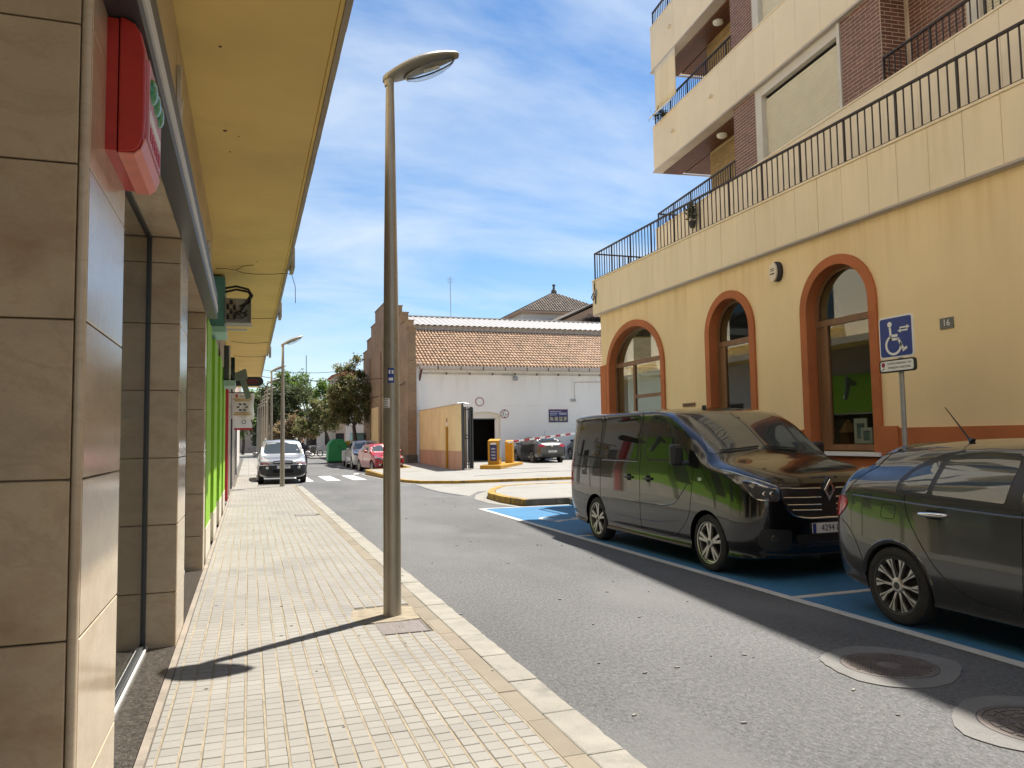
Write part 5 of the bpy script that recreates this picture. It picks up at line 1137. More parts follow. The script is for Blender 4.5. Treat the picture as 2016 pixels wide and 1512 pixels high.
MB().prism([(28, 0), (38, 0), (38, 12.4), (33.0, 14.75), (28, 12.5)], 70.2, 80, FXZ).build('wall', MT['brown_wall'], br)
for a, b in (((27.5, 12.35), (33.0, 14.95)), ((33.0, 14.95), (38.5, 12.3))): MB().prism([(a[0], a[1]), (b[0], b[1]), (b[0], b[1]+.18), (a[0], a[1]+.18)], 69.9, 80, FXZ).build('roof_slope', MT['oldtile'], br)
cr_ = leafmass(900, (33.2, 70.0, 13.2), (1.6, .15, .55), .12, MT['bark'], 9).build('dry_creeper', MT['bark'], None, fix=False); setp(cr_, 'dry grey creeper covering the brown gable wall', 'creeper')
# end of the street
def block(name, x0, x1, y0, y1, h, mat, label, rows, cols, w=1.0, hh=1.5, z1=1.0, roof=None):
    t = thing(name, ((x0+x1)/2, y0, 0), label, 'building'); bx('wall', MT[mat], t, x0, x1, y0, y1, 0, h)
    for r_ in range(rows):
        for c in range(cols):
            xc = x0+(x1-x0)*(c+.5)/cols; z = z1+r_*3.0; f = bx('window', MT['dark'], t, xc-w/2, xc+w/2, y0-.02, y0+.05, z, z+hh); bx('sill', MT['far_white'], f, xc-w/2-.1, xc+w/2+.1, y0-.12, y0-.021, z-.12, z-.02)
    if roof: MB().prism([(x0-.4, h), (x1+.4, h), ((x0+x1)/2, h+.8)], y0-.4, y1, FXZ).build('roof', MT[roof], t)
    else: bx('cornice', MT['far_white'], t, x0-.2, x1+.2, y0-.2, y1, h, h+.3)
    return t
block('end_house', -14, 5.2, 118, 128, 7.2, 'far_wall', 'pinkish two-storey house closing the street behind the lamps', 2, 7, roof=None)
block('end_house', 5.4, 14, 112, 122, 5.8, 'far_white', 'white low house behind the motorcycles', 2, 4)
block('end_house', 14.2, 30, 108, 118, 8.2, 'far_wall', 'tall beige house half hidden behind the big tree', 2, 6)
block('red_roof_house', 10.0, 13.6, 96, 104, 9.6, 'far_wall', 'house with a red tile roof showing over the big tree', 3, 3, roof='far_roof')
block('side_house', 8.7, 20, 61, 74, 6.5, 'far_white', 'pale house beyond the brick gable', 2, 5)
MB().tube([(6.6, 96, 0), (6.6, 96, 12.0)], .05, 5).build('aerial', MT['greymetal'], None, label='lone aerial mast rising over the far trees', cat='aerial', group='aerials')
bpy.data.objects[-1] if False else None
plaza = struct(slab([(5.4, 72), (30, 72), (30, 108), (-14, 108), (-14, 84), (5.4, 84)], -.02, .12).build('plaza', MT['concrete']))
for k, (ya, za, zb) in enumerate(((48, 5.3, 5.0), (62, 7.0, 6.7))):
    w = MB().tube([(-0.6, ya, za+.4), (2, ya, za), (5, ya, za-.05), (8.6, ya, zb+.5)], .018, 5).build('street_cable', MT['cable']); setp(w, ('lower', 'higher')[k]+' black cable slung across the street', 'cable', 'cables across the street')

# ------------------------------------------------------------------ trees
def tree(x, y, z0, h, crowns, label, mats, seed, n=5200, size=.13, lean=(0, 0), droop=.5):
    rg = random.Random(seed); t = thing('tree', (x, y, z0), label, 'tree', 'street trees')
    m = MB(); top = Vector((x+lean[0], y+lean[1], z0+h*.55)); base = Vector((x, y, z0))
    m.tube([base, base.lerp(top, .3)+Vector((.1, 0, 0)), base.lerp(top, .65)+Vector((-.08, .05, 0)), top], [.2, .16, .13, .09], 9)
    m.build('trunk', MT['bark'], t, smooth=True)
    lb = MB(); lf = MB(); wsum = sum(c[1][0]*c[1][1]*c[1][2] for c in crowns)
    for (cc, rr_) in crowns:
        cc = Vector((x+cc[0], y+cc[1], z0+cc[2])); q = max(6, int(34*rr_[0]*rr_[1]*rr_[2]/wsum)+5); share = n*rr_[0]*rr_[1]*rr_[2]/wsum
        lb.tube([base.lerp(top, .7), base.lerp(top, .9).lerp(cc, .5), cc], [.08, .05, .025], 6)
        for k in range(q):
            d = Vector((rg.gauss(0, 1), rg.gauss(0, 1), rg.gauss(0, 1))).normalized()*(rg.uniform(.35, 1.0)); p = cc+Vector((d.x*rr_[0], d.y*rr_[1], d.z*rr_[2])); rc = rg.uniform(.22, .42)*min(rr_)
            lb.tube([cc, cc.lerp(p, .6)+Vector((0, 0, .1)), p], [.03, .018, .006], 4)
            for j in range(int(share/q)):
                e = Vector((rg.gauss(0, .55), rg.gauss(0, .55), rg.gauss(0, .5)))*rc+p; e.z -= droop*abs(rg.gauss(0, .3))*rc
                a = Vector((rg.uniform(-1, 1), rg.uniform(-1, 1), rg.uniform(-1.2, .4))).normalized(); b = a.orthogonal().normalized(); b = (b*math.cos(j)+a.cross(b)*math.sin(j)); s = size*rg.uniform(.5, 1.4)
                lf.cm = 1 if rg.random() < .16 else 0; lf.quad(e-a*s, e+b*s*.42, e+a*s, e-b*s*.42)
    lb.build('limbs', MT['bark'], t, fix=False); lf.build('crown', mats, t, fix=False)
LO = [MT['leaf'], MT['leaf_brown']]; LD = [MT['leaf_dark'], MT['leaf']]; LBT = [MT['leaf_bright'], MT['leaf']]
tree(7.4, 57.6, .1, 7.0, [((.0, 0, 5.0), (1.8, 1.6, 1.6)), ((.0, 0, 6.7), (1.2, 1.0, 1.0)), ((-1.2, 0, 4.4), (1.3, 1.2, 1.2)), ((1.4, -.3, 3.9), (1.0, 1, .8)), ((.2, 0, 3.3), (1.5, 1.2, .8)), ((-1.6, 0, 3.0), (.9, 1, .6))], 'large feathery olive tree leaning over the street before the brick gable', LO, 11, n=15000, size=.105, lean=(.1, 0))
tree(8.0, 80, .1, 7.5, [((-.6, 0, 4.2), (2.2, 1.8, 1.8)), ((-2.6, 0, 3.0), (1.7, 1.4, 1.2)), ((.8, 0, 5.4), (1.7, 1.4, 1.5))], 'bushy olive tree with a slanting trunk behind the motorcycles', LO, 12, n=9000, size=.15, lean=(-.9, 0))
tree(4.4, 84, .1, 6.0, [((0, 0, 3.0), (1.9, 1.6, 1.2)), ((-1.7, 0, 2.5), (1.4, 1.3, .9)), ((1.6, 0, 2.8), (1.4, 1.2, 1.0))], 'low brownish tree right above the silver car roof', [MT['leaf_brown'], MT['leaf']], 13, n=7000, size=.15)
tree(2.9, 88, .1, 10, [((0, 0, 5.6), (2.4, 2, 2.8)), ((-2.0, 0, 4.6), (1.8, 1.6, 2.8)), ((1.9, 0, 6.2), (2.0, 1.6, 2.0))], 'tall dark tree behind the row of lamps', LD, 14, n=13000, size=.17, droop=1.2)
tree(6.6, 94, .1, 11, [((0, 0, 7.2), (2.6, 2, 2.4)), ((-1.5, 0, 8.3), (1.4, 1.2, 2.0)), ((1.8, 0, 6.4), (2.2, 1.6, 2.2)), ((-3.2, 0, 7.6), (1.4, 1.2, 2.2)), ((3.6, 0, 6.6), (1.6, 1.4, 1.8))], 'bright green tree topping the far skyline left of the brick gable', LBT, 15, n=13000, size=.17)
tree(-.6, 98, .1, 9, [((0, 0, 5), (2, 2, 2.5)), ((1.2, 0, 7), (1.2, 1.2, 1.5))], 'green tree at the end of the shop row beside the canopy edge', LBT, 16, n=6000, size=.17)
# ------------------------------------------------------------------ vehicles
def pchip(xs, ys, q):
    xs, ys = np.asarray(xs, float), np.asarray(ys, float); h = np.diff(xs); d = np.diff(ys)/h; m = np.zeros(len(xs)); m[0], m[-1] = d[0], d[-1]
    for k in range(1, len(xs)-1):
        if d[k-1]*d[k] > 0: w1, w2 = 2*h[k]+h[k-1], h[k]+2*h[k-1]; m[k] = (w1+w2)/(w1/d[k-1]+w2/d[k])
    i = np.clip(np.searchsorted(xs, q)-1, 0, len(h)-1); t = (q-xs[i])/h[i]
    return (2*t**3-3*t**2+1)*ys[i]+(t**3-2*t**2+t)*h[i]*m[i]+(-2*t**3+3*t**2)*ys[i+1]+(t**3-t**2)*h[i]*m[i+1]
def crom(P, sub):
    out = []; n = len(P)
    for i in range(n-1):
        p0 = P[max(i-1, 0)] if i > 0 else 2*P[0]-P[1]; p1, p2 = P[i], P[i+1]; p3 = P[i+2] if i+2 < n else 2*P[-1]-P[-2]
        for k in range(sub):
            t = k/sub; out.append(.5*((2*p1)+(-p0+p2)*t+(2*p0-5*p1+4*p2-p3)*t*t+(-p0+3*p1-3*p2+p3)*t**3))
    out.append(P[-1]); return np.array(out)
def loft_body(keys, ny, sub=4):
    ys = [k[0] for k in keys]; n = len(keys[0][1]); L = ys[-1]
    q = np.unique(np.concatenate([np.linspace(0, L, ny), np.array(ys), np.linspace(0, .25, 8), np.linspace(L-.2, L, 6)]))
    cx = [pchip(ys, [k[1][i][0] for k in keys], q) for i in range(n)]; cz = [pchip(ys, [k[1][i][1] for k in keys], q) for i in range(n)]
    rows = []
    for j, y in enumerate(q):
        P = np.array([(cx[i][j], cz[i][j]) for i in range(n)]); S = crom(P, sub); S[:, 0] = np.maximum(S[:, 0], 0); S[0, 0] = S[-1, 0] = 0; rows.append(S)
    mb = MB(); m = len(rows[0]); idx = []
    for j, y in enumerate(q):
        ring = [mb.vert((s[0], y, s[1])) for s in rows[j]]+[mb.vert((-s[0], y, s[1])) for s in rows[j][-2:0:-1]]; idx.append(ring)
    N = len(idx[0])
    for a, b in zip(idx, idx[1:]):
        for k in range(N): w = (k+1) % N; mb.face(a[k], a[w], b[w], b[k])
    mb.face(*reversed(idx[0])); mb.face(*idx[-1]); return mb
def boolean_cut(me, cutters):
    o = bpy.data.objects.new('tmp_body', me); COL.objects.link(o); cs_ = []
    for c in cutters:
        co_ = bpy.data.objects.new('tmp_cut', c); COL.objects.link(co_); cs_.append(co_); md = o.modifiers.new('b', 'BOOLEAN'); md.object = co_; md.operation = 'DIFFERENCE'; md.solver = 'EXACT'
    dg = bpy.context.evaluated_depsgraph_get(); out = bpy.data.meshes.new_from_object(o.evaluated_get(dg))
    for x in [o]+cs_: bpy.data.objects.remove(x)
    return out
class Car:
    def __init__(s, name, keys, paint, wheels, wr, label, cat, group=None, ny=70, arch_r=None, track=None):
        s.root = thing(name, (0, 0, 0), label, cat, group); s.keys = keys
        mb = loft_body(keys, ny); me = mb.mesh('body', paint)
        s.bvh = BVHTree.FromPolygons(mb.v, mb.f)
        cut = []; ar = arch_r or wr+.055
        W = max(p[0] for k in keys for p in k[1])
        for y in wheels:
            for sd in (-1, 1):
                c = MB(); x0, x1 = sd*(W-.30), sd*(W+.1); c.lathe([(ar, min(x0, x1)), (ar, max(x0, x1))], 40, (0, y, wr), ax='x')
                i = 0; c.face(*range(0, 40)); c.face(*range(40, 80)); cut.append(c.mesh('c', MT['well']))
        me = boolean_cut(me, cut)
        wi = len(me.materials)-1
        if MT['well'].name not in [m.name for m in me.materials if m]: me.materials.append(MT['well']); wi = len(me.materials)-1
        else: wi = [m.name if m else '' for m in me.materials].index(MT['well'].name)
        me.polygons.foreach_set('use_smooth', [True]*len(me.polygons)); me.set_sharp_from_angle(angle=R(32))
        s.body = link_mesh('body', me, s.root); s.W = W; s.wr = wr
        t = MB(); tw = .205
        t.lathe([(wr-.10, -.085), (wr-.085, -.1), (wr-.03, -.105), (wr-.008, -.09), (wr, -.06), (wr, .06), (wr-.008, .09), (wr-.03, .105), (wr-.085, .1), (wr-.10, .085)], 48, ax='x'); s.tyre = t.mesh('tyre', MT['rubber'], smooth=True)
        s.wheels = wheels; s.track = track or (W-.125)
    def add_wheels(s, rim):
        for y in s.wheels:
            for sd in (-1, 1):
                w = link_mesh('wheel', s.tyre, s.root, (sd*s.track, y, s.wr))
                if sd > 0: w.rotation_euler.z = math.pi
                for nm, me in rim.items():
                    o = bpy.data.objects.new(nm, me); COL.objects.link(o); o.parent = w
    def hit(s, view, a, b):
        if view == 'L': o, d = Vector((-4, a, b)), Vector((1, 0, 0))
        elif view == 'R': o, d = Vector((4, a, b)), Vector((-1, 0, 0))
        elif view == 'F': o, d = Vector((a, -4, b)), Vector((0, 1, 0))
        elif view == 'B': o, d = Vector((a, 12, b)), Vector((0, -1, 0))
        else: o, d = Vector((a, b, 5)), Vector((0, 0, -1))
        h = s.bvh.ray_cast(o, d)
        if h[0] is None: return None
        n = h[1]
        if n.dot(d) > 0: n = -n
        return h[0], n
    def panel(s, name, view, pts, mat, eps=.002, step=.07, parent=None, both=False, dome=0):
        for v in ([view, 'R'] if both and view == 'L' else [view]): o = s._panel(name, v, pts, mat, eps, step, parent, dome)
        if both and view in 'FBT': o = s._panel(name, view, [(-a, b) for a, b in pts], mat, eps, step, parent, dome)
        return o
    def _panel(s, name, view, pts, mat, eps, step, parent, dome):
        bm = bmesh.new(); bm.faces.new([bm.verts.new((a, b, 0)) for a, b in pts])
        for ax in (0, 1):
            lo, hi = min(p[ax] for p in pts), max(p[ax] for p in pts); n = max(2, int((hi-lo)/step))
            for k in range(1, n):
                co_ = [0, 0, 0]; no = [0, 0, 0]; co_[ax] = lo+(hi-lo)*k/n; no[ax] = 1
                bmesh.ops.bisect_plane(bm, geom=bm.verts[:]+bm.edges[:]+bm.faces[:], plane_co=co_, plane_no=no)
        bmesh.ops.triangulate(bm, faces=bm.faces[:]); bm.verts.index_update(); mb = MB(); ok = []
        last = None
        for v in bm.verts:
            h = s.hit(view, v.co.x, v.co.y)
            if h is None: ok.append(False); mb.v.append((0, 0, 0)); continue
            mb.v.append(tuple(h[0]+h[1]*eps)); ok.append(True)
        for f in bm.faces:
            ix = [v.index for v in f.verts]
            if all(ok[k] for k in ix): mb.face(*ix)
        vs_ = bm.verts[:]; low = {}
        for e in bm.edges:
            if len(e.link_faces) == 1:
                a, b = [v.index for v in e.verts]
                if ok[a] and ok[b] and all(ok[v.index] for v in e.link_faces[0].verts):
                    for k in (a, b):
                        if k not in low: h = s.hit(view, *vs_[k].co[:2]); low[k] = mb.vert(h[0]-h[1]*.002)
                    mb.face(a, b, low[b], low[a])
        bm.free()
        used = sorted({k for f in mb.f for k in f}); rm = {k: q for q, k in enumerate(used)}; mb.v = [mb.v[k] for k in used]; mb.f = [tuple(rm[k] for k in f) for f in mb.f]
        o = mb.build(name, mat, parent or s.root, smooth=30)
        return o
    def line(s, name, view, pts, mat, r=.004, both=False, parent=None, lift=0.0, sub=8):
        P = np.array(pts, float)
        Q = crom(P, sub) if len(P) > 2 else np.array([P[0]+(P[1]-P[0])*k/10 for k in range(11)])
        for v in ([view, 'R'] if both and view == 'L' else [view]):
            path = []
            for a, b in Q:
                h = s.hit(v, a, b)
                if h: path.append(h[0]+h[1]*lift)
            if len(path) > 1: MB().tube(path, r, 6).build(name, mat, parent or s.root, smooth=True)
def rim_set(r, spokes=5, double=True, mat='alloy', w=.028, back='well'):
    d = {}
    m = MB(); m.lathe([(r, -.1), (r+.012, -.104), (r+.012, -.085), (r-.02, -.08), (r-.03, .06)], 40, ax='x'); d['rim'] = m.mesh('rim', MT[mat], smooth=True)
    m = MB(); m.lathe([(r-.02, -.03), (.001, -.025)], 32, ax='x'); d['brake_disc'] = m.mesh('brake_disc', MT[back], smooth=True)
    m = MB()
    for k in range(spokes):
        for q in ((-1, 1) if double else (0,)):
            a = 2*math.pi*k/spokes+.3; da = q*.17; ct, st = math.cos(a+da), math.sin(a+da); ci, si = math.cos(a+da*.55), math.sin(a+da*.55)
            p0 = Vector((-.088, ci*.05, si*.05)); p1 = Vector((-.094, ct*(r-.008), st*(r-.008))); dr = (p1-p0); tn = Vector((0, -dr.z, dr.y)).normalized(); wd_ = w*.5
            i = m.vert(p0-tn*wd_*.9, p0+tn*wd_*.9, p1+tn*wd_*(1.25 if not double else 1), p1-tn*wd_*(1.25 if not double else 1)); j = m.vert(*[Vector(m.v[i+z])+Vector((.03, 0, 0)) for z in range(4)])
            m.face(i, i+1, i+2, i+3); m.face(i, j, j+1, i+1); m.face(i+2, j+2, j+3, i+3); m.face(i+1, j+1, j+2, i+2); m.face(i+3, j+3, j, i)
    m.lathe([(.062, -.06), (.062, -.092), (.05, -.098), (.001, -.1)], 20, ax='x'); d['spokes'] = m.mesh('spokes', MT[mat], smooth=20)
    m = MB(); m.lathe([(.032, -.0985), (.028, -.103), (.001, -.104)], 16, ax='x'); d['hub_cap'] = m.mesh('hub_cap', MT['gate'], smooth=True)
    return d
RIM_A = rim_set(.236, 5, True, 'alloy', .036); 
def plate_text(s, car, x, y, z, rotz, w=.52, h=.11, parent=None):
    n = (0, -1) if rotz == 0 else (0, 1)
    o = bx('number_plate', MT['plate'], parent or car.root, x-w/2, x+w/2, y-.008, y+.008, z-h/2, z+h/2)
    sg_ = -1 if rotz == 0 else 1
    bx('plate_band', MT['signblue'], o, x+sg_*w/2 if sg_ < 0 else x+w/2-.045, x+sg_*w/2+.045 if sg_ < 0 else x+w/2, y-.0095 if sg_ < 0 else y+.0085, y-.0085 if sg_ < 0 else y+.0095, z-h/2+.002, z+h/2-.002)
    text(s, .098, (x-sg_*.02, y+sg_*.0095, z-.002), (R(90), 0, rotz), MT['ink'], o, sx=.92, name='plate_lettering'); return o

# ---- black van
VK = [
 (0.00, [(0, .40), (.46, .40), (.56, .44), (.62, .54), (.64, .70), (.62, .88), (.53, 1.0), (.34, 1.045), (0, 1.06)]),
 (0.07, [(0, .25), (.62, .25), (.74, .31), (.80, .50), (.82, .72), (.79, .95), (.69, 1.07), (.44, 1.115), (0, 1.13)]),
 (0.22, [(0, .22), (.78, .22), (.87, .30), (.92, .50), (.93, .74), (.90, .99), (.80, 1.13), (.5, 1.185), (0, 1.205)]),
 (0.50, [(0, .20), (.86, .20), (.935, .30), (.97, .52), (.972, .78), (.945, 1.07), (.86, 1.21), (.55, 1.265), (0, 1.285)]),
 (0.86, [(0, .20), (.88, .20), (.948, .30), (.977, .52), (.978, .84), (.955, 1.13), (.90, 1.26), (.64, 1.34), (0, 1.37)]),
 (1.20, [(0, .20), (.885, .20), (.95, .30), (.978, .52), (.978, .88), (.958, 1.19), (.905, 1.40), (.74, 1.53), (0, 1.585)]),
 (1.60, [(0, .20), (.885, .20), (.95, .30), (.978, .52), (.978, .90), (.96, 1.23), (.895, 1.65), (.785, 1.765), (0, 1.825)]),
 (1.92, [(0, .20), (.885, .20), (.95, .30), (.978, .52), (.978, .90), (.962, 1.24), (.882, 1.77), (.79, 1.905), (0, 1.96)]),
 (2.25, [(0, .20), (.885, .20), (.95, .30), (.978, .52), (.978, .90), (.963, 1.24), (.875, 1.82), (.80, 1.955), (0, 2.005)]),
 (2.7, [(0, .20), (.885, .20), (.95, .30), (.978, .52), (.978, .90), (.963, 1.24), (.872, 1.84), (.805, 1.965), (0, 2.015)]),
 (4.2, [(0, .20), (.885, .20), (.95, .30), (.978, .52), (.978, .90), (.963, 1.24), (.872, 1.84), (.805, 1.965), (0, 2.015)]),
 (4.75, [(0, .24), (.87, .24), (.935, .34), (.968, .55), (.968, .90), (.952, 1.24), (.862, 1.83), (.79, 1.955), (0, 2.005)]),
 (5.03, [(0, .30), (.80, .30), (.89, .38), (.945, .57), (.95, .90), (.932, 1.23), (.842, 1.80), (.76, 1.925), (0, 1.975)]),
 (5.10, [(0, .36), (.72, .36), (.82, .44), (.87, .6), (.88, .88), (.86, 1.2), (.77, 1.74), (.68, 1.87), (0, 1.92)])]
van = Car('black_van', VK, MT['van_paint'], (.93, 4.03), .335, 'glossy black passenger van parked in the blue bay', 'van', ny=110, arch_r=.385)
van.add_wheels(RIM_A)
def rp(pts, r, n=5):
    """round the corners of a polygon"""
    out = []; N = len(pts)
    for i in range(N):
        p = Vector((*pts[i], 0)); a = Vector((*pts[i-1], 0)); b = Vector((*pts[(i+1) % N], 0)); ra = min(r, (a-p).length*.45, (b-p).length*.45); u = p+(a-p).normalized()*ra; v = p+(b-p).normalized()*ra
        for k in range(n+1): t = k/n; q = u*(1-t)**2+p*2*t*(1-t)+v*t*t; out.append((q.x, q.y))
    return out
# glazing
for q_ in (rp([(1.59, 1.275), (2.37, 1.275), (2.445, 1.35), (2.425, 1.83), (2.32, 1.895), (2.04, 1.885), (1.865, 1.775), (1.575, 1.42)], .08), rp([(2.635, 1.255), (3.805, 1.255), (3.805, 1.905), (2.635, 1.915)], .11), rp([(3.875, 1.275), (4.805, 1.295), (4.765, 1.885), (3.875, 1.905)], .11)): van.panel('window_trim', 'L', q_, MT['rubber'], both=True, step=.06, eps=.001)
van.panel('windscreen', 'F', rp([(-.83, 1.385), (-.4, 1.415), (0, 1.425), (.4, 1.415), (.83, 1.385), (.70, 1.85), (.4, 1.90), (0, 1.915), (-.4, 1.90), (-.70, 1.85)], .06), MT['screen'], step=.05)
van.panel('front_window', 'L', rp([(1.62, 1.30), (2.36, 1.30), (2.42, 1.36), (2.40, 1.82), (2.3, 1.87), (2.05, 1.86), (1.88, 1.76), (1.60, 1.42)], .08), MT['carglass'], both=True, step=.05, eps=.004)
van.panel('quarter_window', 'L', rp([(1.33, 1.30), (1.565, 1.30), (1.545, 1.44)], .03), MT['carglass'], both=True, step=.05)
van.panel('middle_window', 'L', rp([(2.66, 1.28), (3.78, 1.28), (3.78, 1.88), (2.66, 1.89)], .10), MT['carglass'], both=True, step=.06, eps=.004)
van.panel('rear_window', 'L', rp([(3.90, 1.30), (4.78, 1.32), (4.74, 1.86), (3.90, 1.88)], .10), MT['carglass'], both=True, step=.06, eps=.004)
van.panel('back_window', 'B', rp([(-.7, 1.3), (.7, 1.3), (.66, 1.8), (-.66, 1.8)], .1), MT['carglass'])
# seams, trim
van.line('door_seam', 'L', [(2.60, 1.93), (2.57, 1.3), (2.57, .6), (2.57, .32)], MT['well'], .0035, both=True)
van.line('door_seam', 'L', [(1.50, .44), (1.32, .62), (1.24, .95), (1.24, 1.22), (1.50, 1.50), (1.86, 1.84), (2.1, 1.92), (2.60, 1.93)], MT['well'], .0035, both=True)
van.line('door_seam', 'L', [(2.57, .31), (2.1, .30), (1.7, .33), (1.50, .44)], MT['well'], .0035, both=True)
van.line('sliding_door_seam', 'L', [(3.84, 1.93), (3.84, 1.1), (3.84, .7), (3.76, .45), (3.68, .32)], MT['well'], .0035, both=True)
van.line('slide_rail', 'L', [(3.86, 1.13), (4.4, 1.135), (4.98, 1.14)], MT['well'], .007, both=True, lift=-.003)
van.line('sill_crease', 'L', [(1.62, .52), (2.2, .46), (3.0, .45), (3.7, .47)], MT['van_paint'], .045, both=True, lift=-.041)
van.line('side_crease', 'L', [(1.35, 1.0), (1.5, .86), (1.75, .72), (2.5, .69), (3.8, .70)], MT['van_paint'], .05, both=True, lift=-.045)
van.line('window_trim', 'L', [(2.66, 1.255), (3.8, 1.255)], MT['alloy'], .003, both=True)
for sd in ('L', 'R'):
    for y in (2.32, 2.88):
        h = van.hit(sd, y, 1.03); p, n = h
        MB().obox(p+n*.0, Vector((0, .055, 0)), Vector((0, 0, .045)), n*.004).build('handle_recess', MT['well'], van.root, bevel=.003)
        MB().tube([p+n*.01+Vector((0, -.1, .0)), p+n*.035+Vector((0, -.06, 0)), p+n*.035+Vector((0, .06, 0)), p+n*.01+Vector((0, .1, 0))], .016, 8).build('door_handle', MT['black'], van.root, smooth=True)
# front end
gr = van.panel('grille', 'F', rp([(-.62, 1.045), (-.3, 1.03), (0, 1.025), (.3, 1.03), (.62, 1.045), (.61, .86), (.49, .74), (.3, .69), (-.3, .69), (-.49, .74), (-.61, .86)], .04), MT['black'], step=.05, eps=.006)
for z, w in ((1.0, .62), (.90, .60), (.82, .55), (.76, .49)):
    for sd in (-1, 1):
        van.line('grille_bar', 'F', [(sd*.10, z), (sd*w*.55, z+.004), (sd*w, z+.012)], MT['chrome'], .0085, lift=.010)
van.line('grille_edge', 'F', [(-.62, .90), (-.50, .735), (-.3, .68), (0, .675), (.3, .68), (.50, .735), (.62, .90)], MT['chrome'], .010, lift=.008)
# diamond badge
h = van.hit('F', 0, .98); p = h[0]+Vector((0, -.03, 0))
def dia(w, hh): return [(0, hh), (w, 0), (0, -hh), (-w, 0)]
T3 = lambda a, b, d: (p.x+a, p.y+d-.12*b, p.z+b)
MB().ring(dia(.075, .125), dia(.040, .068), -.012, .02, T3, True).build('badge', MT['chrome'], van.root, bevel=.006)
MB().prism(dia(.095, .15), .02, .05, T3).build('badge_base', MT['black'], van.root)
for sd in (-1, 1):
    hl = van.panel('headlight', 'F', rp([(sd*.63, 1.03), (sd*.72, 1.07), (sd*.84, 1.14), (sd*.925, 1.215), (sd*.935, 1.12), (sd*.915, .99), (sd*.86, .89), (sd*.66, .87), (sd*.63, .92)], .03), MT['darklens'], step=.04, eps=.004)
    van.line('headlight_edge', 'F', [(sd*.64, 1.03), (sd*.72, 1.065), (sd*.84, 1.13), (sd*.92, 1.20)], MT['lens'], .008, lift=.004)
    van.panel('headlight_dark', 'F', rp([(sd*.65, .985), (sd*.74, 1.01), (sd*.85, 1.045), (sd*.875, .98), (sd*.83, .915), (sd*.68, .90)], .03), MT['black'], step=.04, eps=.008, parent=van.root)
    van.line('headlight_led', 'F', [(sd*.66, 1.0), (sd*.76, 1.03), (sd*.89, 1.085), (sd*.895, .98), (sd*.85, .90), (sd*.70, .885)], MT['chrome'], .009, lift=.008)
    for x in (.72, .79):
        h = van.hit('F', sd*x, .955); MB().lathe([(.034, 0), (.028, .006), (.02, .001), (.001, .004)], 14, (0, 0, 0), ax='y').build('lamp_bulb', MT['chrome'], van.root, smooth=True).location = h[0]+Vector((0, -.014, 0))
    van.panel('fog_bezel', 'F', rp([(sd*.50, .56), (sd*.84, .58), (sd*.86, .40), (sd*.74, .33), (sd*.52, .34)], .05), MT['black'], step=.05, eps=.005)
    h = van.hit('F', sd*.70, .47); o = MB().lathe([(.05, .01), (.045, -.004), (.03, -.008), (.001, -.004)], 16, (0, 0, 0), ax='y').build('fog_lamp', MT['darklens'], van.root, smooth=True); o.location = h[0]+Vector((0, -.008, 0))
    # mirror
    mp_ = Vector((sd*1.0, 1.40, 1.35))
    MB().tube([(sd*.92, 1.34, 1.27), (sd*1.03, 1.38, 1.27)], [.035, .03], 10).build('mirror_arm', MT['black'], van.root, smooth=True)
    MB().obox(mp_+Vector((sd*.085, 0, .02)), (.085, -.0, 0), (0, .055, 0), (0, 0, .135)).build('mirror', MT['black'], van.root, bevel=.045, seg=4)
    # wiper, rear lamp
    van.line('wiper', 'F', [(sd*.55-.15, 1.41), (sd*.3-.1, 1.43), (sd*.05-.1, 1.45)], MT['black'], .010, lift=.018)
    van.panel('tail_light', 'B', rp([(sd*.83, .75), (sd*.95, .75), (sd*.9, 1.2), (sd*.8, 1.2)], .03), MT['redlens'])
van.panel('lower_intake', 'F', rp([(-.45, .50), (.45, .50), (.42, .36), (-.42, .36)], .04), MT['black'], step=.05, eps=.004)
van.line('bumper_lip', 'F', [(-.8, .30), (-.4, .275), (0, .27), (.4, .275), (.8, .30)], MT['black'], .014)
van.line('bonnet_seam', 'F', [(-.86, 1.17), (-.72, 1.09), (-.5, 1.065), (0, 1.055), (.5, 1.065), (.72, 1.09), (.86, 1.17)], MT['well'], .004)
h = van.hit('F', 0, .57); plate_text('4294 LFS', van, 0.02, h[0].y-.02, .565, 0)
MB().tube([(-.2, 2.1, 1.97), (-.2, 2.1, 2.02)], .03, 10).build('roof_fin', MT['black'], van.root)
van.panel('side_repeater', 'L', rp([(1.03, 1.06), (1.10, 1.06), (1.10, 1.10), (1.03, 1.10)], .015), MT['lens'], both=True, eps=.006)
van.panel('tail_light', 'L', rp([(4.93, .8), (5.03, .8), (5.03, 1.2), (4.96, 1.25)], .02), MT['redlens'], both=True)
van.root.location = (6.15, 7.08, 0.004)

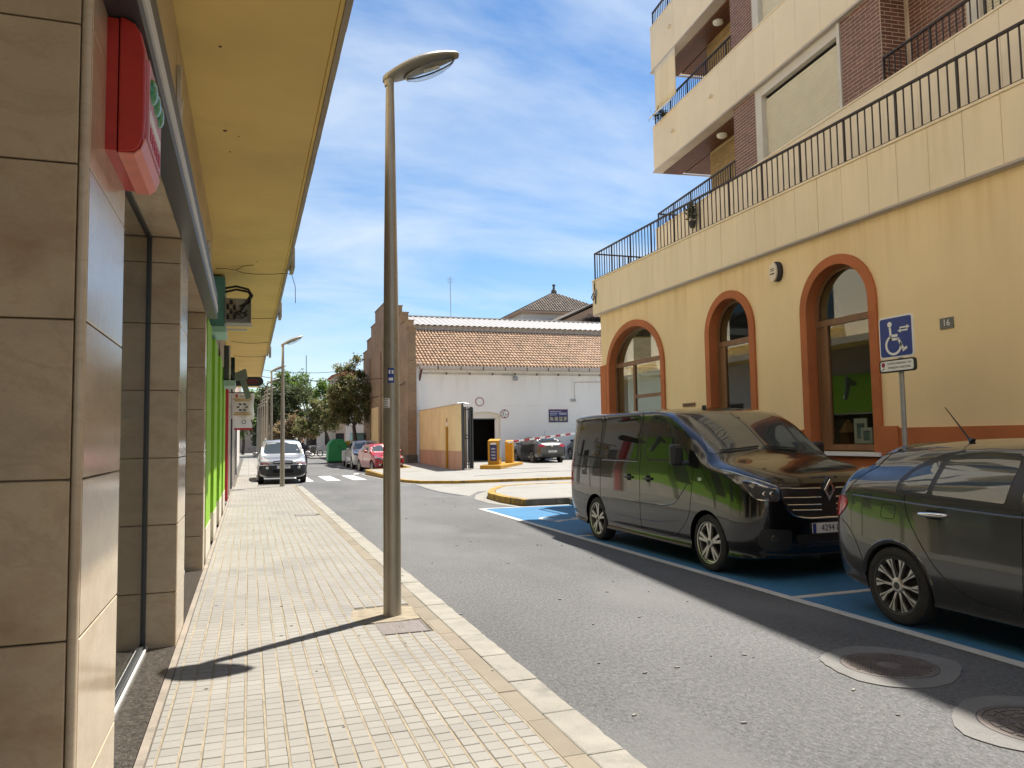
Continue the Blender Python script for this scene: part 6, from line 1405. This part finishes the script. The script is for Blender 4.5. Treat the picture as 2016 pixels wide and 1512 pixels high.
# ---- generic car bodies
def car_keys(L, W, H, cowl, wst, rend, belt, hood, nose, clear=.19, tailz=.98, hw_top=.60, rear='hatch', tumble=.68):
    w = W/2; K = []
    def st(y, ws, zb, zm, zc, zs, up, ed, zt): K.append((y, [(0, zb), (w*.84*ws, zb), (w*.95*ws, zb+.09), (w*ws, zm), (w*.995*ws, zc), (w*.955*ws, zs), up, ed, (0, zt)]))
    st(0, .62, .36, .48, .58, nose-.12, (w*.50, nose-.04), (w*.32, nose-.012), nose)
    st(.06, .80, .24, .44, .60, nose-.06, (w*.64, nose+.01), (w*.42, nose+.035), nose+.045)
    st(.22, .93, clear+.02, .46, .64, nose+.0, (w*.76, nose+.06), (w*.5, nose+.085), nose+.10)
    st(.55, .985, clear, .48, .68, hood-.12, (w*.82, hood-.055), (w*.55, hood-.03), hood-.015)
    st(cowl, 1, clear, .5, .72, belt-.05, (w*.88, belt+.03), (w*.62, hood+.03), hood+.05)
    m = (cowl+wst)/2; zmid = (hood+.05+H-.06)/2
    st(m, 1, clear, .5, .72, belt-.02, (w*.86, belt+.10+(H-belt)*.28), (w*tumble*1.03, zmid-.02), zmid+.04)
    st(wst, 1, clear, .5, .72, belt, (w*.80, H-.23), (w*tumble, H-.085), H-.03)
    st(wst+.5, 1, clear, .5, .73, belt+.005, (w*.79, H-.20), (w*tumble, H-.06), H)
    st(rend-.5, 1, clear, .5, .75, belt+.03, (w*.785, H-.215), (w*tumble*.99, H-.075), H-.015)
    if rear == 'hatch':
        st(rend, .985, clear+.02, .52, .78, belt+.07, (w*.76, H-.255), (w*tumble*.95, H-.12), H-.055)
        st(rend+(L-rend)*.45, .96, clear+.06, .54, .80, belt+.075, (w*.73, belt+.09+(H-belt)*.28), (w*tumble*.98, H-.34), H-.30)
        st(L-.13, .90, clear+.1, .56, .80, tailz-.06, (w*.72, tailz+.02), (w*.55, tailz+.05), tailz+.06)
        st(L, .74, clear+.18, .56, .72, tailz-.2, (w*.58, tailz-.08), (w*.4, tailz-.05), tailz-.04)
    else:
        st(rend, .98, clear+.03, .52, .80, belt+.06, (w*.76, H-.25), (w*tumble*.95, H-.11), H-.05)
        st(L-.22, .95, clear+.08, .55, .84, belt+.05, (w*.74, H-.42), (w*tumble*.97, H-.30), H-.25)
        st(L-.06, .90, clear+.12, .56, .84, belt-.03, (w*.72, belt+.08), (w*.6, belt+.14), belt+.16)
        st(L, .76, clear+.2, .58, .80, belt-.16, (w*.6, belt-.05), (w*.45, belt-.02), belt)
    return K
# ---- grey hatchback on the right
TK = car_keys(4.37, 1.79, 1.555, 1.08, 1.95, 3.80, 1.075, 1.0, .78, tailz=1.10, tumble=.68)
tp = Car('grey_hatchback', TK, MT['tipo_paint'], (.88, 3.52), .325, 'dark grey hatchback at the right edge, seen from behind', 'car', ny=90, arch_r=.365)
def rim_turbine(r, n=10):
    d = {}
    m = MB(); m.lathe([(r, -.1), (r+.012, -.104), (r+.012, -.088), (r-.015, -.082), (r-.03, .06)], 48, ax='x'); d['rim'] = m.mesh('rim', MT['gate'], smooth=True)
    m = MB(); m.lathe([(r-.02, -.05), (.001, -.06)], 32, ax='x'); d['brake_disc'] = m.mesh('brake_disc', MT['well'], smooth=True)
    m = MB(); m2 = MB()
    for k in range(n):
        a = 2*math.pi*k/n
        def P(rr_, da, x): return (x, rr_*math.cos(a+da), rr_*math.sin(a+da))
        q = [P(.06, -.16, -.086), P(r*.62, -.05, -.092), P(r-.006, -.17, -.097), P(r-.006, .13, -.097), P(r*.62, .10, -.092), P(.06, .16, -.086)]
        i = m.vert(*q); m.face(*range(i, i+6)); j = m.vert(*[(v[0]+.03, v[1], v[2]) for v in q]); 
        for z in range(6): m.face(i+z, i+(z+1) % 6, j+(z+1) % 6, j+z)
        q = [P(.08, -.03, -.0875), P(r*.62, .015, -.0935), P(r-.012, -.03, -.0985), P(r-.012, .06, -.0985), P(r*.62, .05, -.0935)]; i = m2.vert(*q); m2.face(*range(i, i+5))
    m.lathe([(.065, -.06), (.065, -.088), (.05, -.096), (.001, -.098)], 20, ax='x'); d['spokes'] = m.mesh('spokes', MT['alloy'], smooth=20); d['spoke_inlay'] = m2.mesh('spoke_inlay', MT['gate'])
    m = MB(); m.lathe([(.03, -.097), (.026, -.103), (.001, -.104)], 16, ax='x'); d['hub_cap'] = m.mesh('hub_cap', MT['gate'], smooth=True)
    return d
tp.add_wheels(rim_turbine(.228))
tp.panel('window_trim', 'L', rp([(3.46, 1.09), (2.9, 1.065), (2.38, 1.045), (2.38, 1.47), (2.74, 1.475), (2.95, 1.465), (3.12, 1.435), (3.28, 1.385), (3.42, 1.31), (3.49, 1.22), (3.50, 1.13)], .025), MT['black'], both=True, step=.05, eps=.0025)
tp.panel('rear_door_window', 'L', rp([(3.13, 1.105), (2.50, 1.08), (2.47, 1.44), (2.72, 1.45), (2.92, 1.44), (3.08, 1.41), (3.10, 1.38)], .02), MT['screen'], both=True, step=.05, eps=.005)
tp.panel('quarter_window', 'L', rp([(3.44, 1.12), (3.18, 1.11), (3.155, 1.375), (3.28, 1.335), (3.39, 1.275), (3.44, 1.20)], .02), MT['screen'], both=True, step=.05, eps=.005)
tp.panel('front_door_window', 'L', rp([(2.33, 1.07), (1.3, 1.03), (1.75, 1.32), (2.0, 1.42), (2.33, 1.44)], .05), MT['screen'], both=True, step=.05, eps=.004)
tp.panel('windscreen', 'F', rp([(-.72, 1.10), (.72, 1.10), (.60, 1.43), (-.60, 1.43)], .06), MT['screen'], step=.06)
tp.panel('back_window', 'B', rp([(-.60, 1.14), (.60, 1.14), (.56, 1.40), (-.56, 1.40)], .06), MT['carglass'], step=.05)
tp.panel('back_window_side', 'L', rp([(3.93, 1.20), (4.10, 1.16), (4.02, 1.26), (3.90, 1.34)], .02), MT['carglass'], both=False, step=.03)
tp.line('door_seam', 'L', [(3.40, 1.09), (3.38, 1.0), (3.34, .88), (3.20, .67), (3.03, .48), (2.80, .35), (2.55, .32)], MT['well'], .0035, both=True)
tp.line('door_seam', 'L', [(2.55, .32), (2.4, .33), (2.36, .6), (2.36, 1.04)], MT['well'], .0035, both=True)
tp.line('waist_crease', 'L', [(2.3, .99), (2.9, 1.01), (3.5, 1.03), (4.0, 1.05)], MT['tipo_paint'], .045, both=True, lift=-.041)
tp.line('hatch_seam', 'L', [(3.66, 1.47), (3.78, 1.38), (3.93, 1.24), (4.05, 1.10), (4.10, 1.06)], MT['well'], .004, both=True)
fl_ = rp([(3.47, 1.0), (3.63, 1.0), (3.65, .88), (3.50, .88)], .03); tp.line('fuel_flap_seam', 'L', fl_+[fl_[0]], MT['well'], .0025, both=False, sub=1)
tp.line('wheel_arch_lip', 'L', [(3.52+.375*math.cos(R(a)), .325+.375*math.sin(R(a))) for a in range(10, 171, 10)], MT['tipo_paint'], .03, both=True, sub=2, lift=-.024)
for sd in ('L', 'R'):
    p, n = tp.hit(sd, 3.10, .95)
    MB().obox(p+n*.0, Vector((0, .07, .003)), Vector((0, 0, .036)), n*.004).build('handle_recess', MT['well'], tp.root, bevel=.003)
    MB().tube([p+n*.012+Vector((0, -.135, .006)), p+n*.035+Vector((0, -.10, .003)), p+n*.04+Vector((0, 0, 0)), p+n*.035+Vector((0, .10, -.002)), p+n*.012+Vector((0, .135, -.004))], [.012, .019, .021, .019, .012], 10).build('door_handle', MT['chrome'], tp.root, smooth=True)
for sd in (-1, 1):
    tp.panel('tail_light', 'B', rp([(sd*.40, .92), (sd*.70, .90), (sd*.78, .88), (sd*.80, 1.0), (sd*.70, 1.05), (sd*.42, 1.03)], .03), MT['redlens'], step=.04, eps=.006)
tp.panel('tail_light', 'L', rp([(4.05, .99), (4.10, .92), (4.22, .84), (4.27, .86), (4.25, 1.0), (4.12, 1.05)], .03), MT['redlens'], both=True, step=.03, eps=.008)
tp.line('bumper_seam', 'L', [(3.88, .50), (3.95, .64), (4.05, .76), (4.16, .82)], MT['well'], .0035, both=True)
# roof spoiler, aerial
m = MB(); m.grid(lambda a, b: ((-.60+1.20*a/12)*(1-.02*b), 3.72+.24*b/4-.06*(abs(a-6)/6)**2, 1.515-.075*b/4-.03*(abs(a-6)/6)**3), 13, 5); o = m.build('spoiler', MT['tipo_paint'], tp.root, smooth='all'); sm = o.modifiers.new('s', 'SOLIDIFY'); sm.thickness = .06; sm.offset = -1
MB().tube([(-.35, 3.16, 1.525), (-.35, 3.19, 1.55)], [.03, .014], 10).build('aerial_foot', MT['black'], tp.root)
MB().tube([(-.35, 3.19, 1.545), (-.35, 3.28, 1.66), (-.35, 3.41, 1.82)], [.009, .006, .004], 6).build('aerial', MT['black'], tp.root)
tp.root.location = (6.04, 1.66, 0.004)

# ---- other cars, each finished for the side the street shows
def finish(car, H, L, belt, front=True, cowl=1.0, wst=1.9, rend=3.4, plate=None, dark='black', suv=False, lens='lens'):
    w = car.W
    car.panel('windscreen', 'F', rp([(-w*.80, belt+.08), (w*.80, belt+.08), (w*.64, H-.12), (-w*.64, H-.12)], .06), MT['screen'], step=.08)
    car.panel('front_window', 'L', rp([(cowl+.42, belt+.03), ((wst+rend)/2-.12, belt+.05), ((wst+rend)/2-.12, H-.14), (wst+.08, H-.17)], .05), MT['carglass'], both=True, step=.08)
    car.panel('rear_window', 'L', rp([((wst+rend)/2-.02, belt+.05), (rend+.02, belt+.10), (rend-.08, H-.20), ((wst+rend)/2-.02, H-.14)], .05), MT['carglass'], both=True, step=.08)
    car.panel('back_window', 'B', rp([(-w*.64, belt+.14), (w*.64, belt+.14), (w*.58, H-.14), (-w*.58, H-.14)], .06), MT['carglass'], step=.08)
    car.line('door_seam', 'L', [((wst+rend)/2-.07, belt), ((wst+rend)/2-.07, .35)], MT['well'], .004, both=True)
    for sd in (-1, 1):
        MB().obox((sd*(w+.09), cowl+.42, belt+.08), (.09, 0, 0), (0, .05, 0), (0, 0, .065)).build('mirror', car.body.data.materials[0], car.root, bevel=.04, seg=3)
# silver SUV facing the viewer
SK = car_keys(4.32, 1.83, 1.70, 1.02, 1.75, 3.7, 1.06, 1.02, .86, clear=.26, tailz=1.05, rear='suv', tumble=.70)
sv = Car('silver_suv', SK, MT['silver_paint'], (.85, 3.48), .345, 'silver off-road car with black bumper parked past the second lamp', 'car', arch_r=.40, ny=50)
sv.add_wheels(RIM_A); finish(sv, 1.70, 4.32, 1.06, cowl=1.02, wst=1.75, rend=3.7)
sv.panel('bumper', 'F', rp([(-.86, .70), (-.5, .71), (.5, .71), (.86, .70), (.88, .42), (.6, .30), (-.6, .30), (-.88, .42)], .06), MT['black'], step=.06, eps=.02)
sv.line('bumper_trim', 'F', [(-.84, .715), (-.4, .722), (.4, .722), (.84, .715)], MT['chrome'], .012, lift=.015)
sv.panel('grille', 'F', rp([(-.36, .88), (.36, .88), (.36, .745), (-.36, .745)], .03), MT['black'], step=.05, eps=.008)
sv.line('grille_bar', 'F', [(-.34, .81), (0, .82), (.34, .81)], MT['chrome'], .012, lift=.015); sv.line('grille_bar', 'F', [(-.36, .87), (0, .885), (.36, .87)], MT['silver_paint'], .016, lift=.015)
for sd in (-1, 1):
    sv.panel('headlight', 'F', rp([(sd*.45, .75), (sd*.80, .76), (sd*.82, .90), (sd*.70, .98), (sd*.50, .90)], .05), MT['lens'], step=.05, eps=.012); sv.panel('indicator', 'F', rp([(sd*.5, .755), (sd*.8, .765), (sd*.8, .80), (sd*.52, .79)], .01), MT['redlens'], step=.05, eps=.02)
    h = sv.hit('F', sd*.58, .62); o = MB().lathe([(.06, .0), (.05, -.02), (.001, -.02)], 14, ax='y').build('fog_lamp', MT['lens'], sv.root); o.location = h[0]+Vector((0, -.02, 0))
    MB().tube([(sd*.60, 1.7, 1.66), (sd*.62, 2.0, 1.74), (sd*.62, 3.0, 1.74), (sd*.6, 3.4, 1.68)], .018, 6).build('roof_rail', MT['greymetal'], sv.root)
sv.panel('lower_intake', 'F', rp([(-.38, .55), (.38, .55), (.36, .42), (-.36, .42)], .03), MT['well'], step=.06, eps=.026)
h = sv.hit('F', 0, .64); plate_text('2357 DYL', sv, 0, h[0].y-.035, .64, 0)
sv.root.location = (1.27, 30.75, 0.002)
# red small car
RK = car_keys(3.47, 1.62, 1.46, .85, 1.5, 2.9, .95, .92, .74, tailz=1.0, tumble=.68)
rc = Car('red_car', RK, MT['red_paint'], (.62, 2.96), .29, 'small bright red car parked beside the brick gable', 'car', ny=45)
rc.add_wheels(rim_set(.19, 6, False, 'alloy', .04)); finish(rc, 1.46, 3.47, .95, cowl=.85, wst=1.5, rend=2.9)
for sd in (-1, 1):
    rc.panel('headlight', 'F', rp([(sd*.35, .66), (sd*.58, .74), (sd*.74, .82), (sd*.70, .70), (sd*.5, .62)], .02), MT['lens'], step=.05, eps=.012); rc.panel('headlight_dark', 'F', rp([(sd*.44, .65), (sd*.68, .76), (sd*.66, .69), (sd*.5, .625)], .02), MT['black'], step=.05, eps=.018)
    rc.line('front_x', 'F', [(sd*.74, .82), (sd*.5, .64), (sd*.25, .50), (sd*.5, .36), (sd*.68, .28)], MT['black'], .012, lift=.006)
    h = rc.hit('F', sd*.55, .38); o = MB().lathe([(.05, .0), (.04, -.02), (.001, -.02)], 12, ax='y').build('fog_lamp', MT['lens'], rc.root); o.location = h[0]+Vector((0, -.015, 0))
rc.panel('lower_intake', 'F', rp([(-.42, .42), (.42, .42), (.5, .28), (-.5, .28)], .03), MT['black'], step=.06, eps=.01)
rc.panel('side_print', 'L', rp([(1.0, .62), (1.9, .62), (1.9, .68), (1.0, .68)], .01), MT['white'], both=True, step=.1, eps=.004)
h = rc.hit('F', 0, .5); plate_text('8810 KTM', rc, 0, h[0].y-.02, .5, 0) if False else None
rc.root.location = (6.74, 38.5, 0.002); rc.root.rotation_euler.z = R(8)
# white SUV
WK = car_keys(4.3, 1.82, 1.62, .98, 1.75, 3.6, 1.04, 1.0, .82, clear=.22, tailz=1.05, rear='suv', tumble=.69)
wc = Car('white_suv', WK, MT['white_car'], (.86, 3.46), .33, 'white family car parked behind the red one', 'car', ny=45); wc.add_wheels(RIM_A); finish(wc, 1.62, 4.3, 1.04, cowl=.98, wst=1.75, rend=3.6)
for sd in (-1, 1): wc.panel('headlight', 'F', rp([(sd*.45, .80), (sd*.83, .90), (sd*.84, .80), (sd*.6, .74)], .02), MT['black'], step=.06, eps=.012)
wc.panel('lower_grille', 'F', rp([(-.6, .60), (.6, .60), (.55, .36), (-.55, .36)], .04), MT['black'], step=.07, eps=.01)
wc.root.location = (6.45, 43.6, 0.002)
# grey hatchback and dark car in the yard, seen from behind
def tail(car, belt, W, badge=True, plate=None, zt=.9):
    for sd in (-1, 1): car.panel('tail_light', 'B', rp([(sd*W*.42, zt), (sd*W*.80, zt+.0), (sd*W*.83, zt+.13), (sd*W*.5, zt+.12)], .03), MT['redlens'], step=.05, eps=.012)
    car.panel('rear_bumper_low', 'B', rp([(-W*.7, .36), (W*.7, .36), (W*.66, .48), (-W*.66, .48)], .03), MT['black'], step=.08, eps=.008)
    if plate: h = car.hit('B', 0, .62); plate_text(plate, car, 0, h[0].y+.02, .63, math.pi)
    if badge: h = car.hit('B', 0, zt+.05); o = MB().lathe([(.06, 0), (.05, .015), (.001, .015)], 16, ax='y').build('badge', MT['chrome'], car.root); o.location = h[0]+Vector((0, .005, 0))
OK_ = car_keys(4.37, 1.81, 1.48, 1.1, 1.95, 3.45, .97, .94, .74, tailz=1.02, tumble=.66)
op = Car('parked_hatchback', OK_, MT['grey_car'], (.9, 3.56), .32, 'dark grey hatchback parked nose to the white wall behind the barrier', 'car', ny=50); op.add_wheels(RIM_A); finish(op, 1.48, 4.37, .97, cowl=1.1, wst=1.95, rend=3.45); tail(op, .97, .905, plate='6206 JPD', zt=.87)
MB().tube([(.0, 3.2, 1.46), (.0, 3.3, 1.62), (0, 3.4, 1.75)], .006, 5).build('aerial', MT['black'], op.root)
op.root.location = (15.55, 43.15, .27); op.root.rotation_euler = (R(-.6), 0, math.pi)
DK = car_keys(4.3, 1.82, 1.64, .98, 1.75, 3.6, 1.04, 1.0, .82, clear=.22, tailz=1.05, rear='suv', tumble=.69)
dk = Car('dark_car', DK, MT['blue_car'], (.86, 3.46), .33, 'dark blue car with red tail lamps beside the grey one in the yard', 'car', ny=45); dk.add_wheels(RIM_A); finish(dk, 1.64, 4.3, 1.04, cowl=.98, wst=1.75, rend=3.6); tail(dk, 1.04, .91, zt=.98, plate=None)
dk.root.location = (19.0, 43.15, .28); dk.root.rotation_euler = (0, 0, math.pi)

# ------------------------------------------------------------------ two-wheelers, bins, person
def bike(name, loc, rz, label, paint, scooter=False, group=None):
    t = thing(name, (0, 0, 0), label, 'scooter' if scooter else 'motorcycle', group); r = .24 if scooter else .31; wb = 1.25 if scooter else 1.4
    for y in (0, wb):
        m = MB(); m.lathe([(r-.09, -.04), (r-.02, -.055), (r, -.03), (r, .03), (r-.02, .055), (r-.09, .04)], 28, (0, y, r), ax='x'); w = m.build('wheel', MT['rubber'], t, smooth=True)
        m = MB(); m.lathe([(r-.085, -.02), (r-.085, .02)], 24, (0, y, r), ax='x')
        for k in range(5): a = k*1.257; m.tube([(0, y+.03*math.cos(a), r+.03*math.sin(a)), (0, y+(r-.085)*math.cos(a), r+(r-.085)*math.sin(a))], .014, 5)
        m.build('rim', MT['alloy'], w)
    MB().tube([(0, 0, r), (0, .18, .62), (0, .30, 1.0)], [.03, .035, .03], 8).build('fork', MT['greymetal'], t)
    MB().tube([(-.34, .36, 1.05), (-.15, .32, 1.02), (.15, .32, 1.02), (.34, .36, 1.05)], .018, 8).build('handlebar', MT['black'], t)
    for s in (-1, 1):
        MB().tube([(s*.3, .33, 1.05), (s*.34, .3, 1.22)], .008, 5).build('mirror_stalk', MT['black'], t); m = MB(); m.lathe([(.001, -.015), (.06, 0), (.001, .015)], 12, (s*.35, .3, 1.24), ax='y'); m.build('mirror', MT['black'], t)
    if scooter:
        m = MB(); m.prism([(.05, .35), (.18, .95), (.30, 1.0), (.34, .9), (.26, .42), (.30, .34), (.75, .34), (.82, .62), (1.45, .72), (1.5, .55), (1.3, .32), (.7, .22), (.2, .22)], -.19, .19, lambda a, b, c: (c*(1 if b > .3 else .8), a, b)); m.build('body', paint, t, bevel=.05, seg=3)
        m = MB(); m.lathe([(.3, -.08), (.31, -.06), (.31, .06), (.3, .08)], 20, (0, 0, r), ax='x', a0=.5, a1=2.8); m.build('front_mudguard', paint, t)
    else:
        m = MB(); m.prism([(.35, .62), (.38, .92), (.6, 1.0), (.85, .88), (.9, .55), (.6, .3), (.4, .38)], -.15, .15, FYZ if False else (lambda a, b, c: (c, a, b))); m.build('body', paint, t, bevel=.06, seg=3)
        m = MB(); m.prism([(1.0, .5), (1.6, .78), (1.7, .9), (1.5, .86), (1.0, .75)], -.12, .12, lambda a, b, c: (c, a, b)); m.build('tail', paint, t, bevel=.03)
        MB().tube([(.16, .6, .35), (.18, 1.0, .3), (.18, 1.55, .5)], [.03, .04, .05], 8).build('exhaust', MT['chrome'], t)
    m = MB(); m.prism([(.78, .78), (.85, .86), (1.2, .84), (1.5, .90), (1.52, .82), (1.2, .76)], -.13, .13, lambda a, b, c: (c, a, b)); m.build('seat', MT['black'], t, bevel=.03)
    m = MB(); m.lathe([(.08, 0), (.07, -.03), (.001, -.05)], 14, (0, .2, .9), ax='y'); m.build('headlight', MT['lens'], t, smooth=True)
    t.location = loc; t.rotation_euler.z = rz; return t
bike('parked_scooter', (5.75, 49.4, 0.003), R(-12), 'pale grey scooter parked behind the white car', MT['white_car'], True)
for k, (x, y, rz, l) in enumerate(((5.1, 75.6, 75, 'leftmost dark motorcycle parked in the far row'), (5.8, 76.2, 70, 'middle dark motorcycle parked in the far row'), (6.5, 75.7, 80, 'rightmost dark motorcycle parked in the far row'))): bike('parked_motorcycle', (x, y, .12), R(rz), l, MT['van_paint'], False, 'motorcycles parked in the far row')
# recycling containers
gb = thing('green_bottle_bank', (6.1, 57.6, 0), 'green recycling container with a peaked top', 'recycling bin')
m = MB(); m.prism([(-.72, .1), (.72, .1), (.66, 1.35), (.35, 1.72), (-.35, 1.72), (-.66, 1.35)], 57.0, 58.4, lambda a, b, c: (6.15+a, c, b)); m.build('shell', MT['bin_green'], gb, bevel=.06, seg=3); bx('foot', MT['black'], gb, 5.5, 6.8, 57.1, 58.3, 0, .1); bx('slot', MT['dark'], gb, 6.62, 6.84, 57.5, 57.8, 1.25, 1.45)
yb = thing('yellow_bin', (7.2, 58.2, 0), 'grey container with a yellow lid beside the green one', 'recycling bin'); bx('tub', MT['bin_grey'], yb, 6.85, 8.1, 57.6, 58.7, .1, 1.25, bevel=.05); bx('lid', MT['bin_yellow'], yb, 6.83, 8.12, 57.55, 58.75, 1.255, 1.6, bevel=.08); bx('foot', MT['black'], yb, 6.95, 8.0, 57.7, 58.6, 0, .1)
bb = thing('blue_bin', (8.2, 60, 0), 'tall light blue container behind the white car', 'recycling bin'); bx('tub', MT['bin_blue'], bb, 7.45, 9.1 if False else 8.35, 59.2, 60.6, .1, 2.1, bevel=.05); bx('lid', MT['bin_blue'], bb, 7.42, 8.38, 59.17, 60.63, 2.105, 2.18, bevel=.02); bx('foot', MT['black'], bb, 7.5, 8.3, 59.3, 60.5, 0, .1)
# person walking
def person(loc, rz, label):
    t = thing('person', (0, 0, 0), label, 'person')
    V = [(0, 0, .95), (0, 0, 1.15), (0, .01, 1.38), (0, 0, 1.50), (0, -.02, 1.56),
         (.10, 0, .90), (.12, -.10, .50), (.12, -.02, .08), (.12, -.16, .04), (-.10, 0, .90), (-.12, .10, .50), (-.12, .26, .10), (-.12, .14, .05),
         (.19, .01, 1.42), (.27, .04, 1.15), (.27, -.10, .93), (-.19, .01, 1.42), (-.27, .05, 1.15), (-.28, -.08, .93)]
    Ed = [(0, 1), (1, 2), (2, 3), (3, 4), (0, 5), (5, 6), (6, 7), (7, 8), (0, 9), (9, 10), (10, 11), (11, 12), (2, 13), (13, 14), (14, 15), (2, 16), (16, 17), (17, 18)]
    rd = [.15, .14, .15, .07, .055, .10, .065, .045, .035, .10, .065, .045, .035, .065, .045, .035, .065, .045, .035]
    me = bpy.data.meshes.new('body'); me.from_pydata(V, Ed, []); o = link_mesh('body', me, t); sk = o.modifiers.new('skin', 'SKIN'); sb_ = o.modifiers.new('sub', 'SUBSURF'); sb_.levels = sb_.render_levels = 2
    for i, v in enumerate(me.skin_vertices[0].data if me.skin_vertices else []): v.radius = (rd[i], rd[i]*.8); v.use_root = i == 0
    me.materials.append(MT['cloth'])
    m = MB(); m.grid(lambda a, b: (.078*math.sin(math.pi*b/10)*math.cos(2*math.pi*a/14), -.02+.095*math.sin(math.pi*b/10)*math.sin(2*math.pi*a/14), 1.66+.118*math.cos(math.pi*b/10)), 14, 11, True); hd = m.build('head', MT['skin'], t, smooth='all')
    m = MB(); m.grid(lambda a, b: (.086*math.sin(math.pi*b/18)*math.cos(2*math.pi*a/14), -.005+.103*math.sin(math.pi*b/18)*math.sin(2*math.pi*a/14), 1.672+.122*math.cos(math.pi*b/18)), 14, 11, True); m.build('hair', MT['hair'], hd, smooth='all')
    MB().tube([(0, -.11, 1.67), (0, -.135, 1.64), (0, -.11, 1.63)], .012, 6).build('nose', MT['skin'], hd)
    for s in (-1, 1):
        MB().lathe([(.001, -.01), (.02, 0), (.001, .01)], 8, (s*.08, -.01, 1.65), ax='x').build('ear', MT['skin'], hd)
        MB().tube([(s*.27, .03, 1.12), (s*.272, -.04, 1.03), (s*.272, -.10, .93)], [.05, .043, .036], 8).build('forearm_skin', MT['skin'], t)
        for k in range(5): MB().tube([(s*.27+(k-2)*.0, -.10+(k-2)*.018, .93), (s*.27, -.115+(k-2)*.02, .87), (s*.262, -.12+(k-2)*.02, .83)], .010, 5).build('finger', MT['skin'], t)
        a = [(s*.11, 0, .95), (s*.12, -.10*s, .50), (s*.12, -.02 if s > 0 else .25, .12)]; MB().tube(a, [.115, .082, .062], 10).build('trouser_leg', MT['jeans'], t, smooth=True)
        yy = -.02 if s > 0 else .25; MB().obox((s*.12, yy-.06, .045), (.045, 0, 0), (0, .13, 0), (0, 0, .042)).build('shoe', MT['black'], t, bevel=.03)
    t.location = loc; t.rotation_euler.z = rz
person((2.62, 40.5, 0.0), R(20), 'person in dark clothes walking in the road beside the silver car')
